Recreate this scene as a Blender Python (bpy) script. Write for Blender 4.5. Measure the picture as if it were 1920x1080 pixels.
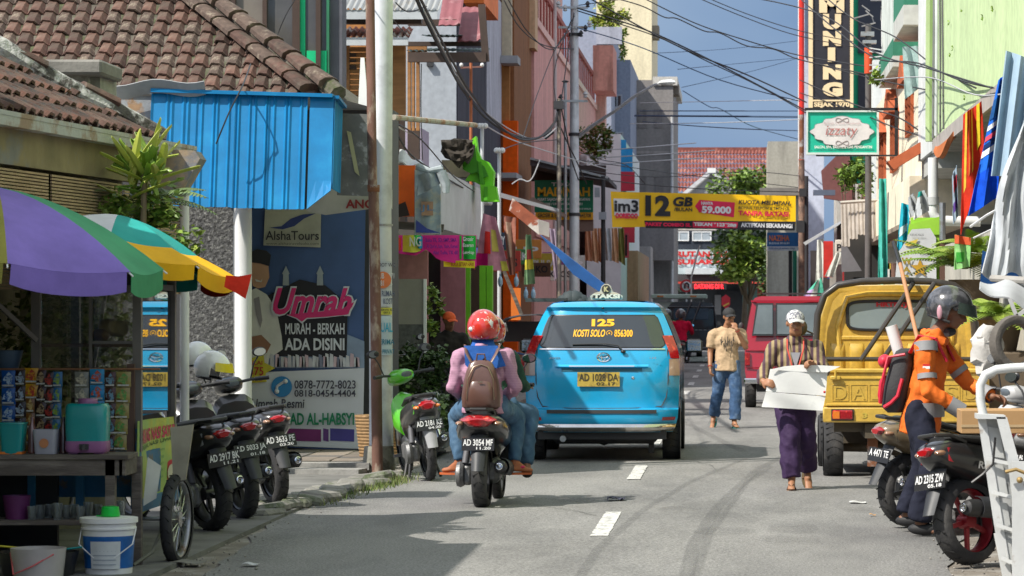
import bpy,math,random
from mathutils import Vector,Matrix,noise
V=Vector
ORD=['nearest','2nd','3rd','4th','5th','6th','7th','8th','9th','10th','11th','12th','13th','14th','15th','16th','17th','18th','19th','20th','21st','22nd','23rd','24th','25th','farthest']
R=math.radians
rnd=random.Random(7)
for _o in list(bpy.data.objects):bpy.data.objects.remove(_o)
SC=bpy.context.scene
COL=SC.collection
# ------------------------------------------------------------ camera, sky, sun, exposure
CAMH=1.67
cam=bpy.data.cameras.new('camera')
cam.lens=112.5;cam.sensor_width=36;cam.sensor_fit='HORIZONTAL'
cam.shift_x=-420/1920;cam.shift_y=41/1920
cam.clip_start=0.5;cam.clip_end=3000
cam.dof.use_dof=True;cam.dof.focus_distance=31;cam.dof.aperture_fstop=9
camo=bpy.data.objects.new('camera',cam);COL.objects.link(camo)
camo.location=(0,0,CAMH);camo.rotation_euler=(R(90),0,0)
SC.camera=camo
SUNV=V((0.76,0.56,-1.06)).normalized()        # the way the light travels
w=bpy.data.worlds.new('World');SC.world=w;w.use_nodes=True
nt=w.node_tree;nt.nodes.clear()
N=lambda t:nt.nodes.new(t)
out=N('ShaderNodeOutputWorld');bg=N('ShaderNodeBackground');sky=N('ShaderNodeTexSky')
sky.sky_type='NISHITA';sky.sun_disc=False
sky.sun_elevation=math.asin(-SUNV.z);sky.sun_rotation=math.atan2(-SUNV.x,-SUNV.y)
sky.air_density=1.0;sky.dust_density=0.6;sky.ozone_density=1.5
# a blue-grey rain cloud bank lies low all round the horizon
tc=N('ShaderNodeTexCoord');sp=N('ShaderNodeSeparateXYZ');nt.links.new(tc.outputs['Generated'],sp.inputs[0])
mp=N('ShaderNodeMapRange');mp.inputs[1].default_value=.10;mp.inputs[2].default_value=.40
mp.inputs[3].default_value=.95;mp.inputs[4].default_value=.10
nt.links.new(sp.outputs[2],mp.inputs[0])
no=N('ShaderNodeTexNoise');no.inputs['Scale'].default_value=7;no.inputs['Detail'].default_value=3
mpp=N('ShaderNodeMapping');mpp.inputs['Scale'].default_value=(1,1,2.5)
nt.links.new(tc.outputs['Generated'],mpp.inputs[0]);nt.links.new(mpp.outputs[0],no.inputs[0])
cr=N('ShaderNodeValToRGB');cr.color_ramp.elements[0].position=.38;cr.color_ramp.elements[1].position=.68
cr.color_ramp.elements[0].color=(.58,1.02,1.8,1);cr.color_ramp.elements[1].color=(1.05,1.5,2.2,1)
nt.links.new(no.outputs[0],cr.inputs[0])
mx=N('ShaderNodeMix');mx.data_type='RGBA'
veil=N('ShaderNodeMix');veil.data_type='RGBA';veil.inputs[0].default_value=.6;veil.inputs[7].default_value=(4.5,4.5,4.4,1);nt.links.new(sky.outputs[0],veil.inputs[6])  # thin white high cloud
nt.links.new(mp.outputs[0],mx.inputs[0]);nt.links.new(veil.outputs[2],mx.inputs[6]);nt.links.new(cr.outputs[0],mx.inputs[7])
nt.links.new(mx.outputs[2],bg.inputs[0]);bg.inputs[1].default_value=0.15
nt.links.new(bg.outputs[0],out.inputs[0])
sl=bpy.data.lights.new('sun','SUN');sl.energy=3.3;sl.angle=R(.55);sl.color=(1,.95,.86)
so=bpy.data.objects.new('sun',sl);COL.objects.link(so)
so.rotation_euler=SUNV.to_track_quat('-Z','Y').to_euler();so.location=(-20,-10,40)
SC.view_settings.view_transform='Standard';SC.view_settings.look='None'
SC.view_settings.gamma=1;SC.view_settings.use_curve_mapping=False
SC.view_settings.exposure=0.84
SC.cycles.max_bounces=6;SC.cycles.diffuse_bounces=3;SC.cycles.glossy_bounces=3;SC.cycles.transparent_max_bounces=12
SC.cycles.use_denoising=True;SC.cycles.caustics_reflective=False;SC.cycles.caustics_refractive=False

# ------------------------------------------------------------ materials
MATS={}
def mat(col,rough=.65,metal=0.,var=.18,vs=3.,bump=.12,bs=30.,coat=0.,spec=.5,emit=0,col2=None,c2pos=(.5,.62),c2s=2.0,
        trans=0.,alpha=1.,wave=None,stretch=None,rand=0.,bdist=.01,spk=None):
    key=repr((col,rough,metal,var,vs,bump,bs,coat,spec,emit,col2,c2pos,c2s,trans,alpha,wave,stretch,rand,bdist,spk))
    if key in MATS:return MATS[key]
    m=bpy.data.materials.new('surface');m.use_nodes=True;MATS[key]=m
    t=m.node_tree;nn=t.nodes;L=t.links.new;p=nn['Principled BSDF']
    m.diffuse_color=(*col,1)
    tcn=nn.new('ShaderNodeTexCoord');src=tcn.outputs['Object']
    if stretch:
        mg=nn.new('ShaderNodeMapping');mg.inputs['Scale'].default_value=stretch;L(src,mg.inputs[0]);src=mg.outputs[0]
    c=None
    rgb=nn.new('ShaderNodeRGB');rgb.outputs[0].default_value=(*col,1);c=rgb.outputs[0]
    if wave:            # (colour, axis 0-2, period m, duty)
        wc,ax,per,duty=wave
        s3=nn.new('ShaderNodeSeparateXYZ');L(tcn.outputs['Object'],s3.inputs[0])
        a=nn.new('ShaderNodeMath');a.operation='DIVIDE';L(s3.outputs[ax],a.inputs[0]);a.inputs[1].default_value=per
        f=nn.new('ShaderNodeMath');f.operation='FRACT';L(a.outputs[0],f.inputs[0])
        g=nn.new('ShaderNodeMath');g.operation='LESS_THAN';L(f.outputs[0],g.inputs[0]);g.inputs[1].default_value=duty
        q=nn.new('ShaderNodeMix');q.data_type='RGBA';L(g.outputs[0],q.inputs[0]);L(c,q.inputs[6]);q.inputs[7].default_value=(*wc,1);c=q.outputs[2]
    if col2:
        n2=nn.new('ShaderNodeTexNoise');n2.inputs['Scale'].default_value=c2s;n2.inputs['Detail'].default_value=6;n2.inputs['Roughness'].default_value=.65
        L(src,n2.inputs[0]);r2=nn.new('ShaderNodeMapRange');r2.inputs[1].default_value=c2pos[0];r2.inputs[2].default_value=c2pos[1]
        L(n2.outputs[0],r2.inputs[0]);q=nn.new('ShaderNodeMix');q.data_type='RGBA'
        L(r2.outputs[0],q.inputs[0]);L(c,q.inputs[6]);q.inputs[7].default_value=(*col2,1);c=q.outputs[2]
    if var or rand:
        n1=nn.new('ShaderNodeTexNoise');n1.inputs['Scale'].default_value=vs;n1.inputs['Detail'].default_value=5;n1.inputs['Roughness'].default_value=.6
        L(src,n1.inputs[0]);r1=nn.new('ShaderNodeMapRange');r1.inputs[1].default_value=.3;r1.inputs[2].default_value=.7
        r1.inputs[3].default_value=1-var;r1.inputs[4].default_value=1+var*.7;L(n1.outputs[0],r1.inputs[0]);vsrc=r1.outputs[0]
        if rand:
            oi=nn.new('ShaderNodeObjectInfo');rr=nn.new('ShaderNodeMapRange');L(oi.outputs['Random'],rr.inputs[0])
            rr.inputs[3].default_value=1-rand;rr.inputs[4].default_value=1+rand
            mm=nn.new('ShaderNodeMath');mm.operation='MULTIPLY';L(vsrc,mm.inputs[0]);L(rr.outputs[0],mm.inputs[1]);vsrc=mm.outputs[0]
        vm=nn.new('ShaderNodeVectorMath');vm.operation='SCALE';L(c,vm.inputs[0]);L(vsrc,vm.inputs['Scale']);c=vm.outputs[0]
    if spk:
        n3=nn.new('ShaderNodeTexNoise');n3.inputs['Scale'].default_value=spk[0];n3.inputs['Detail'].default_value=2;L(tcn.outputs['Object'],n3.inputs[0])
        r3=nn.new('ShaderNodeMapRange');r3.inputs[1].default_value=.35;r3.inputs[2].default_value=.65;r3.inputs[3].default_value=1-spk[1];r3.inputs[4].default_value=1+spk[1];L(n3.outputs[0],r3.inputs[0])
        v3=nn.new('ShaderNodeVectorMath');v3.operation='SCALE';L(c,v3.inputs[0]);L(r3.outputs[0],v3.inputs['Scale']);c=v3.outputs[0]
    L(c,p.inputs['Base Color'])
    p.inputs['Roughness'].default_value=rough;p.inputs['Metallic'].default_value=metal
    p.inputs['Specular IOR Level'].default_value=spec;p.inputs['Coat Weight'].default_value=coat;p.inputs['Coat Roughness'].default_value=.06
    p.inputs['Transmission Weight'].default_value=trans;p.inputs['Alpha'].default_value=alpha
    if emit:
        L(c,p.inputs['Emission Color']);p.inputs['Emission Strength'].default_value=emit
    if bump:
        nb=nn.new('ShaderNodeTexNoise');nb.inputs['Scale'].default_value=bs;nb.inputs['Detail'].default_value=4
        L(src,nb.inputs[0]);b=nn.new('ShaderNodeBump');b.inputs['Strength'].default_value=bump;b.inputs['Distance'].default_value=bdist
        L(nb.outputs[0],b.inputs['Height']);L(b.outputs[0],p.inputs['Normal'])
    return m
def paint(c,**k):return mat(c,**{**dict(rough=.28,coat=.7,var=.07,vs=2,bump=.02,bs=6),**k})
def plast(c,**k):return mat(c,**{**dict(rough=.42,var=.12,bump=.05),**k})
def cloth(c,**k):return mat(c,**{**dict(rough=.9,var=.22,vs=6,bump=.5,bs=14,spec=.2,bdist=.02),**k})
def wall(c,d=.45,**k):return mat(c,**{**dict(rough=.88,var=.12,vs=1.1,bump=.25,bs=14,spec=.2,col2=tuple(x*d for x in c),c2pos=(.5,.78),c2s=1.3,stretch=(1.6,1.6,.3),spk=(9,.07)),**k})
def hexc(h):
    f=lambda x:((x/255+.055)/1.055)**2.4 if x>10 else x/255/12.92
    return tuple(f(int(h[i:i+2],16))for i in(0,2,4))
BLACK=plast((.018,.018,.02),rough=.38);DARK=mat((.035,.035,.038),rough=.6);RUBBER=mat((.028,.028,.03),rough=.85,var=.3,bs=90,bump=.3,col2=(.09,.085,.08),c2pos=(.5,.7))
CHROME=mat((.75,.76,.78),rough=.12,metal=1,var=.05,bump=.02);STEEL=mat((.45,.46,.47),rough=.4,metal=.8,bump=.1,col2=(.25,.18,.12),c2pos=(.55,.7),c2s=6)
GALV=mat((.62,.64,.66),rough=.5,metal=.25,var=.14,vs=5,bump=.08,col2=(.4,.41,.42),c2pos=(.5,.75),c2s=3)
WHITE=mat((.78,.78,.77),rough=.5,var=.08,bump=.03);CONC=mat((.30,.29,.27),rough=.95,var=.25,vs=5,bump=.5,bs=40,col2=(.12,.12,.10),c2pos=(.52,.7))
RED=plast((.55,.02,.02));ORANGE=plast((.85,.22,.03));CLEAR=mat((.75,.75,.72),rough=.12,var=.1,coat=1)
REDL=mat((.34,.006,.010),rough=.1,coat=1,col2=(.7,.05,.03),c2pos=(.55,.62),c2s=16,var=.2,vs=20,bump=.25,bs=60);ORL=mat((.75,.2,.02),rough=.15,coat=1,var=.15,bump=.2,bs=60)
GLASSD=mat((.025,.032,.038),rough=.06,var=.2,vs=1.5,bump=0,coat=.6,spec=.8)
WOOD=mat((.16,.10,.06),rough=.8,var=.3,vs=3,bump=.3,stretch=(1,8,8),bs=12);WOODG=mat((.12,.10,.085),rough=.9,var=.35,vs=3,bump=.4,stretch=(1,6,6),bs=14,col2=(.22,.19,.16),c2pos=(.5,.65))
WOODO=mat((.36,.17,.06),rough=.7,var=.25,vs=2,bump=.2,stretch=(1,1,6));RUST=mat((.22,.085,.04),rough=.9,var=.35,vs=4,bump=.4,col2=(.42,.40,.38),c2pos=(.5,.62),c2s=5)
SKIN=mat((.36,.17,.09),rough=.55,var=.1,vs=8,bump=.05);SKIND=mat((.22,.10,.055),rough=.55,var=.1,vs=8,bump=.05)
GREYT=mat((.35,.36,.37),rough=.6)

# ------------------------------------------------------------ mesh builder
class MB:
    def __init__(s):s.v=[];s.f=[];s.m=[];s.s=[]
    def add(s,vs,fs,m=0,sm=False,T=None):
        b=len(s.v);s.v+=[tuple(T@V(p))if T else tuple(p)for p in vs]
        for f in fs:s.f.append([b+i for i in f]);s.m.append(m);s.s.append(sm)
        return s
    def box(s,x0,x1,y0,y1,z0,z1,m=0,T=None,bev=0):
        if bev:
            b=min(bev,abs(x1-x0)/2.1,abs(y1-y0)/2.1,abs(z1-z0)/2.1);vs=[];fs=[]
            # chamfered box: three points at every corner
            idx={}
            for i,sx in enumerate((-1,1)):
                for j,sy in enumerate((-1,1)):
                    for k,sz in enumerate((-1,1)):
                        X,Y,Z=(x0,x1)[i],(y0,y1)[j],(z0,z1)[k]
                        for ax in range(3):
                            p=[X-sx*b,Y-sy*b,Z-sz*b];p[ax]=(X,Y,Z)[ax]
                            idx[(i,j,k,ax)]=len(vs);vs.append(p)
            I=idx
            for ax in range(3):
                for e in(0,1):
                    def q(a,c):
                        t=[0,0,0];t[ax]=e;t[(ax+1)%3]=a;t[(ax+2)%3]=c;return I[(*t,ax)]
                    f=[q(0,0),q(1,0),q(1,1),q(0,1)];fs.append(f if e else f[::-1])
            for ax in range(3):
                o1,o2=(ax+1)%3,(ax+2)%3
                for a in(0,1):
                    for c in(0,1):
                        def g(e,face):
                            t=[0,0,0];t[ax]=e;t[o1]=a;t[o2]=c;return I[(*t,face)]
                        f=[g(0,o1),g(1,o1),g(1,o2),g(0,o2)];fs.append(f if a!=c else f[::-1])
            for i in(0,1):
                for j in(0,1):
                    for k in(0,1):
                        f=[I[(i,j,k,0)],I[(i,j,k,1)],I[(i,j,k,2)]];fs.append(f if(i+j+k)%2 else f[::-1])
            return s.add(vs,fs,m,False,T)
        vs=[(x,y,z)for z in(z0,z1)for y in(y0,y1)for x in(x0,x1)]
        return s.add(vs,[(0,2,3,1),(4,5,7,6),(0,1,5,4),(2,6,7,3),(0,4,6,2),(1,3,7,5)],m,False,T)
    def bar(s,p,q,w,h,m=0,up=(0,0,1)):
        p,q=V(p),V(q);d=(q-p);L=d.length
        if L<1e-6:return s
        d/=L;u=d.cross(V(up))
        if u.length<1e-3:u=d.cross(V((1,0,0)))
        u.normalize();n=u.cross(d)
        T=Matrix(((u.x,d.x,n.x,p.x),(u.y,d.y,n.y,p.y),(u.z,d.z,n.z,p.z),(0,0,0,1)))
        return s.box(-w/2,w/2,0,L,-h/2,h/2,m,T)
    def tube(s,pts,r,n=8,m=0,caps=True,flat=None):
        pts=[V(p)for p in pts];k=len(pts);rs=r if isinstance(r,(list,tuple))else[r]*k
        vs=[];u=None
        for i,p in enumerate(pts):
            d=(pts[min(i+1,k-1)]-pts[max(i-1,0)])
            d=d.normalized()if d.length>1e-9 else V((0,0,1))
            if u is None:
                u=d.cross(V((0,0,1)));
                if u.length<.05:u=d.cross(V((0,1,0)))
            u=(u-d*u.dot(d)).normalized();w_=d.cross(u)
            for j in range(n):
                a=2*math.pi*j/n;vs.append(p+(u*math.cos(a)+w_*math.sin(a)*(flat or 1))*rs[i])
        fs=[(i*n+j,i*n+(j+1)%n,(i+1)*n+(j+1)%n,(i+1)*n+j)for i in range(k-1)for j in range(n)]
        if caps:fs+=[tuple(range(n))[::-1],tuple(range((k-1)*n,k*n))]
        return s.add(vs,fs,m,True)
    def lathe(s,prof,o=(0,0,0),ax=(0,0,1),n=20,m=0,sm=True,a0=0,a1=360,closed=False):
        o=V(o);ax=V(ax).normalized();u=ax.cross(V((0,1,0)))
        if u.length<.1:u=ax.cross(V((1,0,0)))
        u.normalize();w_=ax.cross(u);full=abs(a1-a0)>=360;c=n if full else n+1
        vs=[]
        for(r,z)in prof:
            for j in range(c):
                a=R(a0+(a1-a0)*j/n);vs.append(o+ax*z+(u*math.cos(a)+w_*math.sin(a))*r)
        k=len(prof);fs=[]
        for i in range(k if closed else k-1):
            for j in range(n):
                j2=(j+1)%c;i2=(i+1)%k;fs.append((i*c+j,i*c+j2,i2*c+j2,i2*c+j))
        return s.add(vs,fs,m,sm)
    def ell(s,c,r,nu=14,nv=9,m=0,T=None,v0=0.,v1=1.):
        if not hasattr(r,'__len__'):r=(r,r,r)
        c=V(c);M=Matrix.Translation(c)@(T or Matrix.Identity(4));vs=[]
        for i in range(nv+1):
            t=math.pi*(v0+(v1-v0)*i/nv)
            for j in range(nu):
                a=2*math.pi*j/nu;vs.append(M@V((r[0]*math.sin(t)*math.cos(a),r[1]*math.sin(t)*math.sin(a),r[2]*math.cos(t))))
        fs=[(i*nu+j,(i+1)*nu+j,(i+1)*nu+(j+1)%nu,i*nu+(j+1)%nu)for i in range(nv)for j in range(nu)]
        return s.add(vs,fs,m,True)
    def prism(s,poly,o,u,v,d,m=0,n=None):
        o,u,v=V(o),V(u),V(v);n=V(n)if n else u.cross(v).normalized();k=len(poly)
        vs=[o+u*a+v*b for a,b in poly]+[o+u*a+v*b+n*d for a,b in poly]
        fs=[tuple(range(k)),tuple(range(k,2*k))[::-1]]+[(i,k+i,k+(i+1)%k,(i+1)%k)for i in range(k)]
        return s.add(vs,fs,m)
    def loft(s,rings,m=0,sm=True,caps=True,closed=True,T=None):
        n=len(rings[0]);vs=[p for r in rings for p in r];e=n if closed else n-1
        fs=[(i*n+j,i*n+(j+1)%n,(i+1)*n+(j+1)%n,(i+1)*n+j)for i in range(len(rings)-1)for j in range(e)]
        if caps and closed:fs+=[tuple(range(n))[::-1],tuple(range((len(rings)-1)*n,len(rings)*n))]
        return s.add(vs,fs,m,sm,T)
    def grid(s,fn,nu,nv,m=0,th=0.,sm=True):
        P=[[V(fn(i/nu,j/nv))for i in range(nu+1)]for j in range(nv+1)]
        vs=[p for r in P for p in r];k=nu+1
        fs=[(j*k+i,j*k+i+1,(j+1)*k+i+1,(j+1)*k+i)for j in range(nv)for i in range(nu)]
        if th:
            o=len(vs);nn_=[]
            for j in range(nv+1):
                for i in range(nu+1):
                    a=P[j][min(i+1,nu)]-P[j][max(i-1,0)];b=P[min(j+1,nv)][i]-P[max(j-1,0)][i]
                    q=a.cross(b);nn_.append(q.normalized()if q.length>1e-12 else V((0,0,1)))
            vs+=[p-q*th for p,q in zip(vs,nn_)]
            fs+=[tuple(o+x for x in f[::-1])for f in fs]
            bd=[i for i in range(k)]+[j*k+nu for j in range(1,nv+1)]+[nv*k+i for i in range(nu-1,-1,-1)]+[j*k for j in range(nv-1,0,-1)]
            fs+=[(bd[(i+1)%len(bd)],bd[i],o+bd[i],o+bd[(i+1)%len(bd)])for i in range(len(bd))]
        return s.add(vs,fs,m,sm)
    def mesh(s,name,mats,off=None):
        me=bpy.data.meshes.new(name)
        vs=[(a-off[0],b-off[1],c-off[2])for a,b,c in s.v]if off else s.v
        me.from_pydata(vs,[],s.f)
        for m in(mats if isinstance(mats,(list,tuple))else[mats]):me.materials.append(m)
        me.polygons.foreach_set('material_index',s.m);me.polygons.foreach_set('use_smooth',s.s)
        me.update()
        if any(s.s):
            try:me.set_sharp_from_angle(angle=R(42))
            except Exception:pass
        return me
    def build(s,name,mats,parent=None,world=False,loc=None,rot=None):
        off=parent.location if(world and parent)else None
        o=bpy.data.objects.new(name,s.mesh(name,mats,off));COL.objects.link(o)
        if parent:o.parent=parent
        if loc is not None:o.location=loc
        if rot is not None:o.rotation_euler=rot
        return o
def tag(o,label=None,cat=None,group=None,kind=None):
    if label:o['label']=label
    if cat:o['category']=cat
    if group:o['group']=group
    if kind:o['kind']=kind
    return o
def thing(name,label,cat,loc=(0,0,0),rz=0,group=None,rot=None):
    o=bpy.data.objects.new(name,None);COL.objects.link(o);o.empty_display_size=.2
    o.location=loc;o.rotation_euler=rot if rot else(0,0,rz)
    return tag(o,label,cat,group)
def struct(mb,name,mats):return tag(mb.build(name,mats),kind='structure')
def single(mb,name,mats,label,cat,group=None,world=True,loc=None,rot=None):
    """a thing that is one mesh, its origin at its own base"""
    if world:
        xs=[p[0]for p in mb.v];ys=[p[1]for p in mb.v];zs=[p[2]for p in mb.v]
        loc=((min(xs)+max(xs))/2,(min(ys)+max(ys))/2,min(zs))
        mb.v=[(a-loc[0],b-loc[1],c-loc[2])for a,b,c in mb.v]
    return tag(mb.build(name,mats,loc=loc,rot=rot),label,cat,group)
def U(px,py,Y):return V(((px-1380)*Y/6000,Y,CAMH+(581-py)*Y/6000))
def UX(px,py,X):Y=6000*X/(px-1380);return U(px,py,Y)
# ------------------------------------------------------------ a side scene in which meshes are fused and letters are made
TS=bpy.data.scenes.new('making');TV=TS.view_layers[0]
def evald(ob):
    TS.collection.objects.link(ob);TV.update()
    me=bpy.data.meshes.new_from_object(ob.evaluated_get(TV.depsgraph),depsgraph=TV.depsgraph)
    TS.collection.objects.unlink(ob);return me
def capsule(p,q,r1,r2,n=14,flat=1.,side=(1,0,0)):
    p,q=V(p),V(q);d=(q-p);L=d.length;d=d/L if L>1e-6 else V((0,0,1))
    u=V(side)-d*V(side).dot(d)
    if u.length<.05:u=d.cross(V((0,1,0)))
    u.normalize();w_=d.cross(u)*flat;rings=[]
    prof=[(-math.cos(R(a))*r1,math.sin(R(a))*r1)for a in(6,25,50,75,90)]+[(L+math.sin(R(a))*r2,math.cos(R(a))*r2)for a in(0,15,40,65,84)]
    return[[p+d*h+(u*math.cos(2*math.pi*j/n)+w_*math.sin(2*math.pi*j/n))*r for j in range(n)]for h,r in prof]
def fuse(name,shapes,vox,mat_,parent,smooth=4,wr=0.,wf=9.,cut=None,holes=None):
    b=MB()
    for sh in shapes:
        if sh[0]=='c':b.loft(capsule(*sh[1:]))
        elif sh[0]=='e':b.ell(sh[1],sh[2],18,12,T=(sh[3]if len(sh)>3 else None))
        elif sh[0]=='b':b.box(*sh[1:])
        elif sh[0]=='r':b.loft(sh[1])
    me=bpy.data.meshes.new('t');me.from_pydata(b.v,[],b.f);ob=bpy.data.objects.new('t',me)
    md=ob.modifiers.new('r','REMESH');md.mode='VOXEL';md.voxel_size=vox
    ms=ob.modifiers.new('s','SMOOTH');ms.iterations=smooth;ms.factor=.5
    res=evald(ob);bpy.data.objects.remove(ob);res.name=name
    if wr:
        for v in res.vertices:
            n=v.normal;c=v.co;q_=V((c.x*wf,c.y*wf,c.z*wf*.8+c.x*4));k=.8*noise.noise(q_*.8)+1.3*(.22-abs(noise.noise(q_*1.3+V((7,3,1)))))+.5*(.2-abs(noise.noise(q_*2.6+V((1,9,4)))))
            v.co=c+n*(k*wr)
    if cut:
        import bmesh
        bm=bmesh.new();bm.from_mesh(res)
        for co,no_ in cut:
            bmesh.ops.bisect_plane(bm,geom=bm.verts[:]+bm.edges[:]+bm.faces[:],plane_co=co,plane_no=no_,clear_outer=True)
        bm.to_mesh(res);bm.free()
    res.materials.clear()
    for m in(mat_ if isinstance(mat_,(list,tuple))else[mat_]):res.materials.append(m)
    res.polygons.foreach_set('use_smooth',[True]*len(res.polygons))
    o=bpy.data.objects.new(name,res);COL.objects.link(o);o.parent=parent
    return o
TXC={}
def glyphs(s,bold=0.,shear=0.,sp=1.):
    k=(s,bold,shear,sp)
    if k not in TXC:
        c=bpy.data.curves.new('t','FONT');c.body=s;c.size=1;c.offset=bold;c.shear=shear;c.space_character=sp;c.resolution_u=3
        c.align_x='CENTER';c.space_line=.95
        ob=bpy.data.objects.new('t',c);me=evald(ob);bpy.data.objects.remove(ob)
        vs=[tuple(v.co)for v in me.vertices];fs=[tuple(p.vertices)for p in me.polygons];bpy.data.meshes.remove(me)
        x0,x1=min(v[0]for v in vs),max(v[0]for v in vs);y0,y1=min(v[1]for v in vs),max(v[1]for v in vs)
        TXC[k]=([((v[0]-x0)/(x1-x0),(v[1]-y0)/(y1-y0))for v in vs],fs)
    return TXC[k]
def txt(parent,s,o,u,v,rect,m,bold=.02,shear=0.,lift=.004,name='lettering',world=True,sp=1.,wob=None):
    """letters filling rect=(u0,v0,u1,v1) of the plane o + a*u + b*v"""
    vs,fs=glyphs(s,bold,shear,sp);o,u,v=V(o),V(u),V(v);n=u.cross(v).normalized()*lift;a0,b0,a1,b1=rect
    b=MB();P=[]
    for x,y in vs:
        aa,bb=a0+(a1-a0)*x,b0+(b1-b0)*y
        p=o+u*aa+v*bb+n
        if wob:p+=V(wob(aa,bb))
        P.append(p)
    b.add(P,fs);return b.build(name,m,parent,world=world)
def ptxt(parent,s,r,Y,m,**k):
    """letters inside the rectangle r of picture columns and rows, on the plane at depth Y facing the street end"""
    p=U(r[0],r[3],Y);q=U(r[2],r[1],Y)
    return txt(parent,s,p,(1,0,0),(0,0,1),(0,0,q.x-p.x,q.z-p.z),m,**k)
def prect(mb,r,Y,d=.03,m=0,bev=0):
    p=U(r[0],r[3],Y);q=U(r[2],r[1],Y)
    return mb.box(p.x,q.x,Y,Y+d,p.z,q.z,m,bev=bev)
def ppoly(mb,pts,Y,d=.02,m=0):
    P=[U(a,b,Y)for a,b in pts];o=P[0]
    return mb.prism([(p.x-o.x,p.z-o.z)for p in P][::-1],o,(1,0,0),(0,0,1),d,m,n=(0,1,0))
def arc(c,r,a0,a1,n,f=lambda a,r:(r*math.cos(a),r*math.sin(a))):
    return[(c[0]+f(R(a0+(a1-a0)*i/n),r)[0],c[1]+f(R(a0+(a1-a0)*i/n),r)[1])for i in range(n+1)]
# ============================================================ ground, road, pavements
def road_l(z):
    P=[(0,-3.2),(18,-3.25),(22,-3.42),(26,-3.72),(30,-3.45),(34,-3.35),(400,-3.35)]
    for(a,b),(c,d)in zip(P,P[1:]):
        if z<=c:return b+(d-b)*(z-a)/(c-a)
    return P[-1][1]
def road_r(z):
    P=[(0,1.2),(18,1.25),(22,1.45),(24,1.75),(27,2.35),(30,2.75),(400,2.75)]
    for(a,b),(c,d)in zip(P,P[1:]):
        if z<=c:return b+(d-b)*(z-a)/(c-a)
    return P[-1][1]
b=MB();b.box(-900,900,-60,2500,-.5,0)
struct(b,'ground',mat((.20,.175,.145),rough=.95,var=.35,vs=2.5,bump=.6,bs=30,col2=(.30,.28,.25),c2pos=(.5,.6),c2s=3))
ASPH=mat((.225,.22,.21),rough=.9,var=.16,vs=1.1,bump=.7,bs=120,col2=(.145,.143,.14),c2pos=(.46,.7),c2s=.8,stretch=(1,.3,1),bdist=.006,spec=.25,spk=(60,.34))
b=MB();ys=[-40+i*1.0 for i in range(60)]+[20+i*.35 for i in range(46)]+[37+i*4 for i in range(34)]
L=[]
for y in ys:
    a,c=road_l(y)+.09*noise.noise(V((y*1.3,0,0)))+.04*noise.noise(V((y*5,3,0))),road_r(y)+.1*noise.noise(V((y*1.1,9,0)))+.04*noise.noise(V((y*5,5,0)))
    L.append([(a,y,.012),(a+(c-a)*.3,y,.02),(a+(c-a)*.5,y,.026),(a+(c-a)*.75,y,.02),(c,y,.012)])
b.loft(L,sm=True,caps=False,closed=False)
b.f=[f[::-1]for f in b.f]
struct(b,'road',ASPH)
b=MB();b.box(-60,60,167,181,-.1,.016);struct(b,'cross_street',ASPH)
# painted centre dashes
DASH=mat((.60,.59,.56),rough=.85,var=.15,vs=6,bump=.3,bs=80,col2=(.26,.26,.25),c2pos=(.52,.58),c2s=16,spk=(50,.15))
y=23.25
while y<165:
    b=MB();b.grid(lambda u,v:(-1.06+.13*u+.016*noise.noise(V((u*3,y+v*14,0))),y+2.75*v+.05*noise.noise(V((u*9,y,v))),.030),3,26)
    tag(b.build('road_marking',DASH),kind='structure');y+=7.75
SKID=mat((.10,.10,.10),rough=.85,var=.3,vs=4,bump=0,alpha=.16)
for k,(pts,wd)in enumerate([([(1285,1085),(1300,1020),(1345,950),(1420,880),(1500,838),(1560,815)],.10),([(1085,1085),(1120,1030),(1200,960),(1290,905),(1420,850)],.07),
                   ([(1300,1085),(1330,1000),(1400,905),(1455,868)],.06),([(1335,795),(1345,770),(1375,745)],.12),([(1290,795),(1360,830),(1400,850)],.12)]):
    P=[]
    for i in range(len(pts)-1):
        for t in range(6):
            x=pts[i][0]+(pts[i+1][0]-pts[i][0])*t/6;yy=pts[i][1]+(pts[i+1][1]-pts[i][1])*t/6
            z=6000*1.64/(yy-581);P.append(((x-1380)*z/6000,z))
    b=MB();b.loft([[(x-wd/2,z,.031+.0004*k),(x+wd/2,z,.031+.0004*k)]for x,z in P],caps=False,closed=False,sm=False)
    b.f=[f[::-1]for f in b.f];tag(b.build('tyre_mark',SKID),kind='structure')
# left pavement: rough concrete apron, broken kerb stones, tiled step
b=MB();b.box(-9,-3.62,-30,32.0,-.1,.035);b.box(-9,-3.75,36.8,160,-.1,.09)
struct(b,'pavement',mat((.17,.165,.155),rough=.95,var=.3,vs=1.6,bump=.5,bs=30,col2=(.10,.10,.09),c2pos=(.5,.66),c2s=2))
b=MB();b.box(2.85,9,-30,160,-.1,.08)
struct(b,'pavement',mat((.26,.25,.23),rough=.95,var=.3,vs=1.6,bump=.5,bs=30,col2=(.14,.13,.12),c2pos=(.5,.66),c2s=2))
st=tag(bpy.data.objects.new('paved_step',None),kind='structure');COL.objects.link(st);st.location=(-4.6,34,0)
b=MB();b.box(-9,-3.68,32.6,36.8,-.1,.112,bev=.02);b.build('concrete_base',CONC,st,world=True)
TL=[mat(c,rough=.8,var=.2,vs=8,bump=.2,rand=.15)for c in((.20,.17,.14),(.26,.22,.18),(.15,.14,.13))]
bs_=[MB().box(-.19,.19,-.19,.19,0,.016,bev=.006).mesh('paving_tile',m)for m in TL]
for i in range(8):
    for j in range(9):
        o=bpy.data.objects.new('paving_tile',bs_[rnd.choice((0,1,1,2))]);COL.objects.link(o);o.parent=st
        o.location=(-3.95-i*.4+4.6,32.95+j*.4-34,.112+rnd.uniform(0,.005))
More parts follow.
